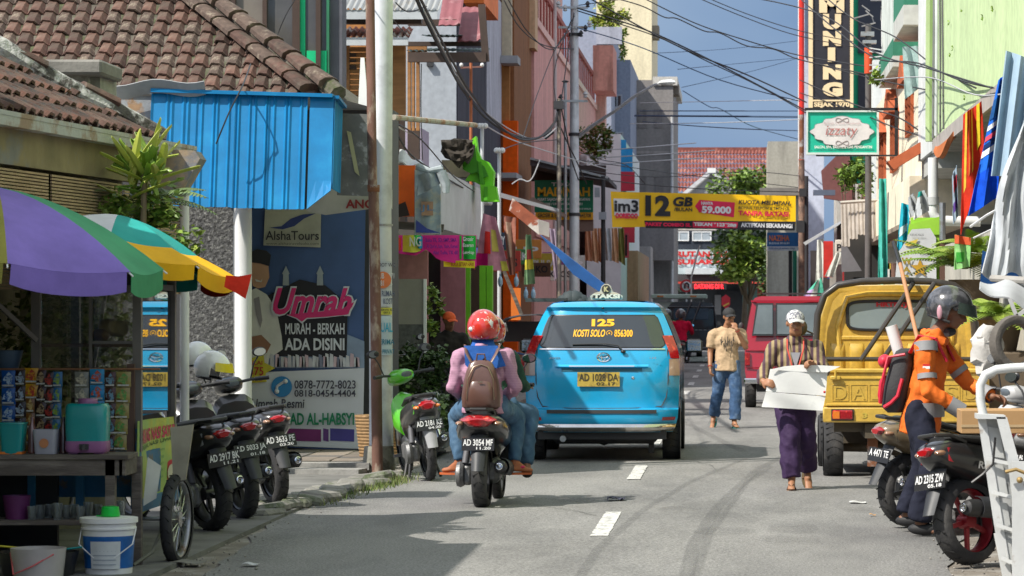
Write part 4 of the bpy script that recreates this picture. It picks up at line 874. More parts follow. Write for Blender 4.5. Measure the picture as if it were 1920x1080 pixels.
def strip_roof(b):
    k=28
    for i in range(k):
        x=p0.x+(p1.x-p0.x)*i/k
        for j in range(9):
            f0,f1=j/9,(j+1.1)/9
            A_=V((x,p0.y+(q0.y-p0.y)*f0,p0.z+(q0.z-p0.z)*f0+.06));B_=V((x,p0.y+(q0.y-p0.y)*f1,p0.z+(q0.z-p0.z)*f1-.02));w_=(p1.x-p0.x)/k
            b.add([A_,A_+V((w_*.5,0,.11)),A_+V((w_,0,0)),B_+V((w_,0,0)),B_+V((w_*.5,0,.11)),B_],[(0,1,4,5),(1,2,3,4)],sm=True)
    b.box(p0.x,p1.x,q0.y,q0.y+.4,q0.z-.2,q0.z+.25)
part(t,'roof',RT,strip_roof,kind='stuff')
t=thing('gable_roof','small grey gabled roof in front of the red roof','roof',(U(1330,0,200).x,200,7))
part(t,'gable',mat((.3,.3,.3),rough=.8),lambda b:b.prism([(0,0),(1.9,1.55),(3.2,.4),(3.2,0)],U(1284,362,200),(1,0,0),(0,0,1),6,n=(0,1,0)))
part(t,'barge_board',mat((.6,.6,.62)),lambda b:(b.bar(U(1282,364,199.8),U(1333,321,199.8),.15,.22),b.bar(U(1333,321,199.8),U(1352,336,199.8),.15,.22)))
part(t,'finial',WHITE,lambda b:prect(b,(1326,315,1342,324),199.7,.2))
t=bld('concrete_block','unfinished grey concrete upper storey beside the red roof',U(1440,0,150).x,U(1502,0,150).x,150,158,U(0,265,150).z,wall(hexc('a8a498'),.6))
winy(t,150,U(1455,0,150).x,U(1470,0,150).x,U(0,405,150).z,U(0,380,150).z)
part(t,'lean_to',mat((.2,.18,.16)),lambda b:prect(b,(1425,352,1502,366),149,1.5))
b=MB();b.tube([(-9,250,10),(-9,250,14)],.1);
# ============================================================ right side of the street
RX=2.62
t=bld('green_house','pale lime house on the right, its upper storey jutting over the pavement',RX,9,16,42.4,13,wall(hexc('c3d6a4'),.8),z0=3.92,part='upper_wall')
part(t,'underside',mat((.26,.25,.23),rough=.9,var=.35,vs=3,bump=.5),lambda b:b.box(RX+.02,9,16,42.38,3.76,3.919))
part(t,'slab_edge',wall((.42,.38,.35),.4),lambda b:b.box(RX-.02,RX+.02,16,42.4,3.74,3.92))
part(t,'inner_wall',wall(hexc('9a9a8e')),lambda b:b.box(4.4,4.5,16,45,0,3.76))
part(t,'end_bay',wall(hexc('d9dbd8'),.8),lambda b:b.box(RX,8,42.42,46,3.8,13))
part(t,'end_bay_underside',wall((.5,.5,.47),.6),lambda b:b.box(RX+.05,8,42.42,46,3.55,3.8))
for i,(y,r,c)in enumerate(((42.3,.05,(.4,.5,.25)),(41.4,.02,(.2,.2,.2)),(40.9,.025,(.6,.62,.62)),(40.2,.012,(.1,.1,.1)),(39.6,.012,(.1,.1,.1)))):
    part(t,'pipe' if r>.015 else 'cable',mat(c),lambda b:b.tube([(RX-.06,y+.12*math.sin(z*1.3+i),3.2+z if z>.8 else 3.9)for z in[k*.7 for k in range(1,14)]],r,8))
part(t,'terracotta_beam',wall(hexc('b0663c')),lambda b:b.grid(lambda u,v:(RX-.03+.05*v,38.2+3.4*u,3.74-.18*math.sin(3.14*u)*(1-v)),10,2,th=.06))
moss=mat((.22,.33,.06),bump=.5)
b=MB()
for i in range(16):
    y,z=rnd.uniform(29,42),rnd.uniform(4,6.4)
    for k in range(9):a=rnd.uniform(0,6.28);r=rnd.uniform(.01,.05);b.add([(RX-.02,y,z),(RX-.05,y+r*math.cos(a),z+r*math.sin(a)),(RX-.03,y+r*math.cos(a+.5),z+r*math.sin(a+.5))],[(0,1,2)])
b.build('wall_weeds',moss,t,world=True)['kind']='stuff'
# balconies beyond
t=thing('balcony_block','stacked concrete balcony boxes with dark green bands beyond the pale lime wall','balcony',(2.6,49,4))
GB=wall((.05,.22,.14),.7);GY=wall(hexc('c3c4bd'),.6)
for y0,y1,x0,z0,z1,m in((47,50,2.46,5.86,6.15,GY),(47,50,2.46,6.15,6.5,GB),(47,50,2.5,6.5,8,GY),(51,56,2.5,5.55,5.72,GY),(51,56,2.5,5.72,6.0,GB),(51,56,2.55,6.0,8,wall(hexc('cfd6cf')))):
    part(t,'balcony_slab' if z1-z0<.35 else 'parapet',m,lambda b:b.box(x0,4,y0,y1,z0,z1))
t=thing('cream_house','cream house front with terracotta window hoods and a white downpipe, beyond the green balconies','house',(4,54,0))
CRM=wall(hexc('ece0c8'),.85);TCT=wall(hexc('b2603f'),.75)
part(t,'wall',CRM,lambda b:(b.box(2.72,8,46.05,62,2.9,5.6)))
part(t,'corner_wall',wall(hexc('e2e2dc'),.8),lambda b:b.box(U(1662,0,62).x,U(1700,0,62).x,62,64,2.6,U(0,42,62).z))
part(t,'corner_wall',wall(hexc('dfe3df'),.8),lambda b:b.box(U(1637,0,66).x,U(1668,0,66).x,66,68,0,U(0,112,66).z))
for y0,y1,z0,z1 in((49,50.6,4.45,5.1),(53.5,55.5,4.1,4.9),(58,60,4.0,4.8)):
    w_=winx(t,2.72,y0,y1,z0,z1,side=-1,fm=TCT,gm=GLASSD);
    part(t,'window_hood',TCT,lambda b:b.prism([(-.2,0),((y1-y0)+.2,0),((y1-y0)/2,.45)],(2.55,y0,z1+.08),(0,1,0),(0,0,1),.3,n=(1,0,0)))
def hood(b):
    b.add([(2.2,46.2,3.75),(2.2,50,3.8),(2.35,57,3.4),(2.85,57,3.7),(2.85,50,4.2),(2.85,46.2,4.2),(2.2,46.2,3.65),(2.2,50,3.7),(2.35,57,3.3),(2.85,57,3.3),(2.85,50,3.7),(2.85,46.2,3.7)],
          [(0,1,4,5),(1,2,3,4),(6,7,1,0),(7,8,2,1),(0,5,11,6),(2,8,9,3),(11,10,7,6),(10,9,8,7)])
part(t,'terracotta_eave',TCT,lambda b:ppoly(b,[(1664,303),(1724,267),(1762,267),(1762,283),(1728,286),(1676,318)],45.4,.5))
part(t,'lower_balcony',CRM,lambda b:b.box(2.5,2.72,46.1,60,2.95,3.6))
part(t,'balcony_edge',mat((.3,.24,.18),rough=.9,var=.4),lambda b:b.box(2.44,2.72,46.1,60,2.88,2.95))
part(t,'downpipe',WHITE,lambda b:b.tube([(2.5,40.6,3.6),(2.5,40.6,2.92),(2.53,40.6,2.84),(2.62,40.6,2.8),(3.1,40.6,2.79)],.065,12))
part(t,'pipe_joint',mat((.5,.5,.5)),lambda b:b.lathe([(.078,0),(.078,.1)],(2.5,40.6,3.0),n=12))
part(t,'inner_wall',mat((.16,.15,.13),rough=.9),lambda b:b.box(3.4,8,46,66,0,2.9))
# striped awning cloths hung from the balcony
# MUNING sign tower
Z=95
t=thing('sign_tower','tall narrow black sign with cream chunky letters in a cream frame on a green building','sign',(U(1556,0,Z).x,Z,6))
part(t,'board',mat((.028,.028,.035),rough=.5),lambda b:prect(b,(1520,-40,1596,204),Z,.3))
CRL=mat(hexc('f3dcae'),rough=.5,var=.06)
for r_ in((1516,-40,1524,204),(1594,-40,1600,204),(1524,187,1594,190)):part(t,'frame',CRL,lambda b:prect(b,r_,Z-.05,.12))
for s_,y0,y1,x0,x1 in(('M',-12,24,1536,1583),('U',26,55,1543,1577),('N',58,86,1543,1577),('I',89,116,1552,1566),('N',121,149,1543,1577),('G',154,181,1542,1580)):
    ptxt(t,s_,(x0,y0,x1,y1),Z-.03,CRL,bold=.075,name='letter')
ptxt(t,'SEJAK 1970',(1526,191,1593,203),Z-.03,CRL,bold=.05)
t=bld('white_tower','white-lilac corner tower with window strip directly left of the black sign',U(1506,0,97).x,U(1545,0,97).x,97,104,14,wall(hexc('c9cfdf'),.9))
part(t,'window_strip',mat((.12,.17,.26),rough=.3),lambda b:prect(b,(1509,-40,1514,106),96.9,.1))
t=bld('green_building','bright emerald building with dark glazing behind the black sign and lamp pole',U(1598,0,99).x,9,99,112,14,mat((.0,.36,.17),rough=.6,var=.1))
part(t,'glazing',mat((.035,.04,.055),rough=.3),lambda b:(prect(b,(1609,-80,1800,100),98.9,.08)))
part(t,'glazing',mat((.03,.03,.04),rough=.3),lambda b:(prect(b,(1609,138,1640,206),98.9,.08)))
t=thing('radio_mast','slim red and rust painted mast rising left of the black sign','mast',(U(1503,0,90).x,90,0));mxx=t.location.x
part(t,'shaft',mat((.7,.03,.02),rough=.5),lambda b:b.tube([(mxx,90,U(0,215,90).z),(mxx,90,12)],.075,10));part(t,'lower_shaft',RUST,lambda b:b.tube([(mxx,90,0),(mxx,90,U(0,215,90).z)],.07,10))
part(t,'white_rail',WHITE,lambda b:b.tube([(mxx-.07,90.05,5),(mxx-.07,90.05,12)],.03,6))
part(t,'red_band',mat((.7,.05,.02)),lambda b:[b.lathe([(.078,0),(.078,.6)],(mxx,90,z),n=10)for z in(2.5,4.2,5.3)])
# dark pole
t=pole('street_pole','dark grey street pole with a bolted head, in front of the turquoise cloth strips',1628,55.5,45,.065,.05,mat((.12,.11,.105),rough=.7,var=.3))
part(t,'pole_head',STEEL,lambda b:(b.box(t.location.x-.13,t.location.x+.1,55.4,55.6,U(0,68,55.5).z,U(0,60,55.5).z),b.box(t.location.x-.1,t.location.x+.14,55.4,55.6,U(0,82,55.5).z,U(0,76,55.5).z)))
part(t,'red_band',mat((.7,.08,.02)),lambda b:b.lathe([(.068,0),(.068,.45)],(t.location.x,55.5,U(0,138,55.5).z),n=12))
part(t,'bracket',mat((.6,.6,.6)),lambda b:[b.bar(U(1630,y,55.3),U(1668,y+d,55.3),.03,.02)for y,d in((96,8),(108,-4),(122,0),(134,-14),(90,6))])
# salon sign
Z=52
t=thing('salon_sign','turquoise framed salon sign with an ornate white label, hung on a black bracket frame','sign',(U(1600,0,Z).x,Z,4))
TQ=mat(hexc('14b394'),rough=.5,var=.08)
part(t,'board',TQ,lambda b:prect(b,(1515,210,1644,286),Z,.12));part(t,'frame',mat((.6,.68,.64)),lambda b:(prect(b,(1512,207,1648,210),Z-.03,.16),prect(b,(1512,286,1648,290),Z-.03,.16),prect(b,(1512,210,1515,286),Z-.03,.16),prect(b,(1644,210,1648,286),Z-.03,.16)))
part(t,'bracket_frame',BLACK,lambda b:(prect(b,(1509,202,1684,207),Z-.02,.06),prect(b,(1678,183,1684,290),Z-.02,.06),prect(b,(1530,290,1684,293),Z-.02,.06)))
cx,cy_=1579,247;P=[]
for k in range(64):
    a=2*math.pi*k/64;rr=1+.05*math.cos(12*a)+.06*math.cos(4*a);P.append((cx+54*rr*math.copysign(abs(math.cos(a))**.8,math.cos(a)),cy_-26*rr*math.copysign(abs(math.sin(a))**1.0,math.sin(a))))
part(t,'label_border',mat((.25,.3,.3)),lambda b:ppoly(b,[(cx+(x-cx)*1.025,cy_+(y-cy_)*1.045)for x,y in P][::-1],Z-.02,.008));part(t,'label_plate',mat((.66,.64,.63)),lambda b:ppoly(b,P[::-1],Z-.03,.008))
ptxt(t,'izzaty',(1548,236,1608,259),Z-.04,mat((.42,.16,.15)),bold=0,shear=.2);ptxt(t,'Rumah Cantik Muslimah',(1545,229,1613,233),Z-.04,mat((.5,.35,.36)),bold=0)
part(t,'flourish',mat((.35,.3,.3)),lambda b:[b.tube([U(cx+12*s*math.cos(R(a)),y+4*math.sin(R(2*a)),Z-.035)for a in range(0,181,20)],.006,4)for s,y in((1,225),(-1,225),(1,268),(-1,268))])
ptxt(t,'SALON, SPA, BRIDAL & RIAS PENGANTIN',(1527,273,1635,279),Z-.02,mat((.8,.8,.75)),bold=.02);ptxt(t,'Jl. KH. Zainul Arifin Solo - Telp. (0271) 656900',(1520,281,1640,284),Z-.02,mat((.02,.08,.07)),bold=0)
# small blue sign
Z=105
t=thing('blue_sign','small blue signboard with orange and white lines on a thin pole','sign',(U(1481,0,Z).x,Z,0))
part(t,'board',mat(hexc('2467a3')),lambda b:prect(b,(1438,436,1497,470),Z,.1));part(t,'lower_strip',mat((.6,.65,.68)),lambda b:prect(b,(1438,462,1497,470),Z-.02,.02))
for s_,r_,c in(('NAZIHA',(1442,441,1480,452),(.7,.2,.05)),('BUSANA MUSLIM',(1442,454,1480,458),(.6,.7,.75)),('PERLENGKAPAN HAJI',(1442,464,1490,468),(.03,.1,.3))):ptxt(t,s_,r_,Z-.04,mat(c),bold=.02)
part(t,'pole',DARK,lambda b:b.tube([(U(1482,0,Z).x,Z+.15,0),(U(1482,0,Z).x,Z+.15,4.2)],.06,8))
b=MB();b.tube([(U(1490,0,108).x,108,0),(U(1490,0,108).x,108,4.0)],.07,8);single(b,'green_post',mat((.03,.2,.15)),'teal post just right of the small blue sign pole','post')
t=pole('cable_pole','rusty cable pole with many clamps right of the yellow street banner',1503,84,300,.09,.08,mat((.20,.13,.10),rough=.8,var=.4,vs=6,col2=(.5,.3,.2),c2pos=(.5,.6)))
t=pole('cable_pole','black cable pole beside the rusty one, behind the street banner end',1512,80,330,.05,.05,DARK)
part(t,'junction_box',DARK,lambda b:(b.box(t.location.x-.25,t.location.x-.05,79.8,80,3.6,3.9),b.box(t.location.x-.18,t.location.x,79.8,80,4.5,4.7)))
# shop row on the right
t=bld('shop_row','jumbled row of small shops under corrugated awnings on the right, beyond the pickup',3.2,9,62,130,3.6,wall(hexc('7a5a4e')))
part(t,'upper_storey',wall(hexc('85605a')),lambda b:b.box(3.6,9,70,92,3.6,5.6));part(t,'upper_storey',wall(hexc('c9c9c4'),.6),lambda b:b.box(2.9,9,92,94.8,3,5.3))
part(t,'tiled_eave',mat((.16,.13,.08),rough=.9,var=.4),lambda b:b.add([(2.7,80,3.9),(2.7,92,3.9),(4.5,92,5.2),(4.5,80,5.2)],[(0,1,2,3)]))
part(t,'beam',mat((.1,.12,.17)),lambda b:prect(b,(1525,356,1566,366),70,.2));part(t,'brown_gable',wall(hexc('7d5350')),lambda b:ppoly(b,[(1540,320),(1590,270),(1605,380),(1545,372)],72,.2))
for i,(x0,x1,y0,y1,c,yy)in enumerate(((1520,1556,470,600,(.06,.05,.05),88),(1556,1580,455,540,(.45,.44,.4),80),(1580,1612,440,540,(.4,.03,.03),76),(1538,1562,452,520,(.62,.03,.02),79.5),(1612,1640,455,590,(.05,.05,.05),70),(1600,1680,520,600,(.02,.10,.03),60))):
    part(t,'shop_panel',mat(c,rough=.7,var=.3),lambda b:prect(b,(x0,y0,x1,y1),yy,.2))
t=thing('zinc_awning','weathered beige corrugated awning with a torn lower edge above dark goods','awning',(U(1620,0,56).x,56,2.8))
BG=mat((.33,.29,.25),rough=.8,var=.25,vs=2,bump=.2,stretch=(4,4,.5))
for k in range(6):
    x0=1578+k*15;y1=[462,448,440,447,452,455][k]
    p=U(x0,y1,57);q=U(x0+15.5,378-k*.6,57);part(t,'corrugated_sheet',BG,lambda b:corr(b,p,(q.x-p.x,0,0),(0,.6,q.z-p.z),per=.07,amp=.012,th=.006))
part(t,'ridge_pole',mat((.45,.42,.37)),lambda b:b.tube([U(1576,380,57.3),U(1668,374,57.3)],.035,6));part(t,'side_roof',mat((.35,.36,.37),rough=.6,metal=.3),lambda b:b.add([U(1506,455,72),U(1576,414,62),U(1578,418,60),U(1510,460,70),U(1540,452,66),],[(0,1,2,3)]))
part(t,'backing',mat((.03,.028,.025)),lambda b:prect(b,(1583,440,1660,560),60,.1))
Z=40
t=thing('food_stall_sign','white menu board lettered WAR with a gold star on the lime green stall wall','sign',(U(1718,0,Z).x,Z,.1))
part(t,'lime_wall',mat(hexc('9ccf3c'),rough=.7,var=.15),lambda b:(prect(b,(1708,408,1766,530),Z+.1,.1),ppoly(b,[(1700,422),(1766,405),(1766,440),(1700,440)],Z+.08,.02)))
part(t,'board',mat((.62,.63,.64),rough=.4,var=.08),lambda b:ppoly(b,[(1676,560),(1683,470),(1710,430),(1744,428),(1755,446),(1756,560)],Z,.04))
GD=mat(hexc('c79a2a'),rough=.5)
for s_,r_ in(('W',(1690,483,1710,496)),('A',(1692,500,1708,511)),('R',(1692,515,1709,526)),('U',(1692,531,1708,543))):ptxt(t,s_,r_,Z-.02,mat((.35,.24,.02)),bold=.05,name='letter')
part(t,'print',GD,lambda b:b.prism([(.12*(1 if k%2==0 else .42)*math.sin(math.pi*k/5),.12*(1 if k%2==0 else .42)*math.cos(math.pi*k/5))for k in range(10)][::-1],U(1725,503,Z-.02),(1,0,0),(0,0,1),.01,n=(0,1,0)))
part(t,'print',mat((.7,.55,.08)),lambda b:ppoly(b,[(1700,455),(1712,451),(1722,448),(1716,459),(1704,462),(1696,459)],Z-.02,.008))
ptxt(t,'WARUNG MAKAN',(1706,438,1732,443),Z-.02,mat((.1,.1,.1)),bold=.0);ptxt(t,'ENAK dan LEZAT',(1722,466,1742,474),Z-.02,mat((.1,.15,.1)),bold=.0)
part(t,'stall_post',mat((.12,.06,.04)),lambda b:prect(b,(1762,450,1772,600),Z,.1));part(t,'metal_post',STEEL,lambda b:b.tube([(U(1767,0,Z).x,Z,U(0,450,Z).z),(U(1767,0,Z).x,Z,U(0,380,Z).z)],.04,8))
# wall behind the stall and behind the fern
b=MB();b.box(3.0,3.2,30,46,0,2.6);single(b,'boundary_wall',wall(hexc('b8b4a8')),'pale boundary wall behind the fern','wall')
# cloths
cloth_strip('hanging_cloth','long turquoise net strip hanging beside the dark street pole','cloth',[(1648,335),(1662,335),(1664,528),(1647,540)],50,fc('4fb3a4'),'turquoise and white strips',fold=.05)
cloth_strip('hanging_cloth','pale turquoise striped cloth below the upper balcony','cloth',[(1692,88),(1720,86),(1724,165),(1697,186)],46,fc('9db5b0'),'turquoise and white strips',fold=.04)
cloth_strip('hanging_cloth','dusty teal cloth under the upper green band','cloth',[(1690,0),(1712,0),(1703,55),(1692,50)],48,fc('a5c2bb'),'turquoise and white strips',fold=.04)
cloth_strip('hanging_cloth','bright cyan banner strip curling beside the white menu board','cloth',[(1690,380),(1707,385),(1700,450),(1682,475)],39.5,fc('27a6b8'),'turquoise and white strips',fold=.05,stripes=[(.1,.9,.3,.5,fc('c8dada'))])
cloth_strip('plastic_bag','white crumpled plastic bag tied up above the menu board','bag',[(1703,370),(1712,362),(1722,400),(1706,408)],39,mat((.62,.64,.64),rough=.4),'white plastic bags',fold=.08)
cloth_strip('plastic_bag','larger white plastic bag with a teal corner above the menu board','bag',[(1722,360),(1734,356),(1742,395),(1714,412)],38.8,mat((.62,.64,.64),rough=.4),'white plastic bags',fold=.08,stripes=[(0,.6,.8,1,fc('25a59b'))])
cloth_strip('hanging_cloth','white narrow banner strip hanging from the small grey awning','cloth',[(1532,450),(1544,448),(1543,530),(1530,530)],66,fc('cfcfc6'),'turquoise and white strips')
cloth_strip('hanging_cloth','dirty white twisted plastic strip left of the dark goods','cloth',[(1567,475),(1580,470),(1562,520),(1547,518)],64,fc('bdbdb4'),'turquoise and white strips')
cloth_strip('umbrella_cloth','folded green, white and pink parasol behind the red van roof','parasol',[(1530,528),(1540,520),(1545,552),(1500,562)],60,fc('58b196'),stripes=[(0,.4,0,.5,fc('b49ac4')),(.4,.7,0,1,fc('d8dad2'))])
cloth_strip('picture_frame','tilted dark framed picture hanging in the stall front','picture',[(1577,455),(1582,452),(1616,508),(1578,510)],58,mat((.2,.2,.21)),fold=0)
Z=31
cloth_strip('flag_banner','red banner with yellow feather stripes on the right','banner',[(1806,215),(1840,190),(1846,300),(1802,440)],32,fc('c2321f'),'shop banners on the right',fold=.05,stripes=[(.1,.2,.3,1,fc('d8b040')),(.3,.36,.35,1,fc('c86a30')),(.45,.52,.3,1,fc('d8b040')),(.72,.86,.4,1,fc('d6c030'))])
cloth_strip('flag_banner','royal blue and white striped banner between the red banner and the grey tarpaulin','banner',[(1872,150),(1884,140),(1870,370),(1816,405)],30,fc('1d63c4'),'shop banners on the right',fold=.05,stripes=[(0,1,.42,.47,fc('d4d6d8')),(0,1,.62,.66,fc('d4d6d8')),(0,1,.54,.58,fc('c04a60')),(0,1,.48,.52,fc('14305f')),(0,1,.70,.85,fc('1b4f86')),(0,1,0,.3,fc('0f4ecb'))])
cloth_strip('flag_banner','slim pale banner with purple and red lettering beside the red banner','banner',[(1785,330),(1794,310),(1796,405),(1788,420)],33,fc('93a5b5'),'shop banners on the right',stripes=[(.1,.9,.2,.4,fc('5c3f8c')),(.2,.9,.6,.85,fc('a03040'))])
cloth_strip('flag_banner','green and white price banner hanging behind the fern','banner',[(1790,440),(1820,446),(1818,500),(1790,506)],31,fc('8fc47a'),'shop banners on the right',stripes=[(0,1,.75,1,fc('d2603a')),(.1,.6,.2,.5,fc('3f9a3a'))])
t=cloth_strip('flag_banner','dark blue banner with white letters low on the right edge under the tarpaulin','banner',[(1842,470),(1925,500),(1925,520),(1838,540)],27.5,fc('1c4578'),'shop banners on the right',fold=.02)
ptxt(t,'db',(1846,486,1868,512),27.4,WHITE,bold=.04,shear=.2)
TARP=mat(hexc('c3c7ca'),rough=.45,var=.25,vs=3,bump=.3,bs=6)
t=thing('tarpaulin','big grey-blue tarpaulin hanging in folds down the right edge','tarpaulin',(2.4,25,1.9))
def tp(u,v):
    px=1842+110*u+88*v**1.3*(1-u)+5*math.sin(9*v)*(1-u);py=512-330*v+12*math.sin(9*u)*(1-v)+20*u*(1-v)
    Yd=26.5+.06*math.sin(12*u+5*v)+.09*noise.noise(V((u*6,v*4,0)))+.03*math.sin(27*u+3*v);return U(px,py,Yd)
part(t,'sheet',TARP,lambda b:b.grid(tp,30,14,th=.01))
part(t,'upper_sheet',mat(hexc('9db4c6'),rough=.6,var=.2,bump=.2),lambda b:b.grid(lambda u,v:U(1888+70*u-28*(1-v),330-235*v+25*u*v,27.3+.08*math.sin(12*u)),16,6,th=.01))
part(t,'tie_rope',WHITE,lambda b:(b.tube([U(1820,425,28),U(1850,404,27.5),U(1885,385,26.6)],.012,6),b.tube([U(1826,446,28),U(1860,430,27.2)],.008,6)))
part(t,'awning_pipe',mat((.35,.33,.3)),lambda b:b.tube([U(1860,522,26.4),U(1925,526,26)],.03,8))
t=thing('grey_canopy','grey-white folded stall canopy with a dark corner bracket at the right edge','canopy',(2.3,25,1.7))
part(t,'sheet',mat(hexc('b9bcbe'),rough=.5,var=.15,bump=.2,bs=6),lambda b:b.grid(lambda u,v:U(1838+95*u,541+38*u*(1-v)-22*v*(1-u)*.6-14*v*u+5*math.sin(8*u),25.5+.7*v),14,4,th=.012))
part(t,'bracket',mat((.55,.55,.55)),lambda b:(b.bar(U(1893,560,25.4),U(1906,593,25.4),.03,.03),b.bar(U(1906,593,25.4),U(1925,580,25.4),.03,.03)))
# ============================================================ yellow street banner
Z=72;o=U(1145,359,Z);k_=Z/6000;uu=V((1,0,-.024));vv=V((0,0,1))
t=thing('street_banner','yellow phone-data banner strung across the road with a black lower strip','banner',tuple(U(1318,432,Z)))
wv=lambda a,c:(0,.06*math.sin(a*2.2)+.03*math.sin(a*5),0)
def bsheet(name,m,pts,lift):
    A,B_,C_,D_=[o+uu*(x-1145)*k_-vv*(y-359)*k_ for x,y in pts]
    def fn(u,v):
        p=(A*(1-u)+B_*u)*v+(D_*(1-u)+C_*u)*(1-v);return p+V(wv(p.x-o.x,0))+V((0,-lift,0))
    part(t,name,m,lambda b:b.grid(fn,24,3))
def btxt(s_,r_,m,**k):txt(t,s_,o-V((0,.02,0)),uu,vv,((r_[0]-1145)*k_,-(r_[3]-359)*k_,(r_[2]-1145)*k_,-(r_[1]-359)*k_),m,wob=wv,lift=.012,**k)
YB=mat(hexc('f9c400'),rough=.45,var=.07);BK=mat((.015,.015,.02),rough=.5);PKB=mat(hexc('e5164e'),rough=.5);WB=mat((.75,.75,.75),rough=.5,var=.03)
bsheet('sheet',YB,[(1145,359),(1492,359),(1492,414),(1148,426)],0);bsheet('lower_strip',BK,[(1208,412),(1492,407),(1490,424),(1211,426)],.006)
bsheet('print',WB,[(1150,372),(1198,372),(1198,404),(1152,404)],.008)
btxt('im3',(1152,374,1197,397),BK,bold=.03);btxt('OOREDOO',(1154,399,1196,409),PKB,bold=.06)
btxt('12',(1210,364,1257,403),BK,bold=.05);btxt('GB',(1262,366,1299,384),BK,bold=.045,shear=.15);btxt('/BULAN',(1264,386,1298,393),BK,bold=.03)
bsheet('print',PKB,[(1311,371),(1378,374),(1376,402),(1310,394)],.01);bsheet('print',PKB,[(1303,383),(1312,371),(1312,395),(1304,384)],.011)
btxt('HANYA',(1315,374,1337,380),WB,bold=.04);btxt('59.000',(1316,382,1371,396),WB,bold=.05,lift=.02)if False else btxt('59.000',(1316,382,1371,396),WB,bold=.05)
btxt('KUOTA MELIMPAH,',(1385,369,1483,378),BK,bold=.03,shear=.15);btxt('BONUS TELPON & SMSNYA',(1385,381,1480,386),BK,bold=.01);btxt('TANPA BATAS!',(1384,389,1479,398),PKB,bold=.04)
btxt('*Syarat & ketentuan berlaku',(1420,402,1480,405),BK,bold=0)
btxt('PAKET COMBO SL',(1210,415,1296,422),PKB,bold=.06);bsheet('print',PKB,[(1299,412),(1384,411),(1382,422),(1299,423)],.012)
btxt('TEKAN *123*28#',(1301,413,1381,420.5),WB,bold=.05);btxt('AKTIFKAN SEKARANG!',(1389,411.5,1486,420),WB,bold=.05)
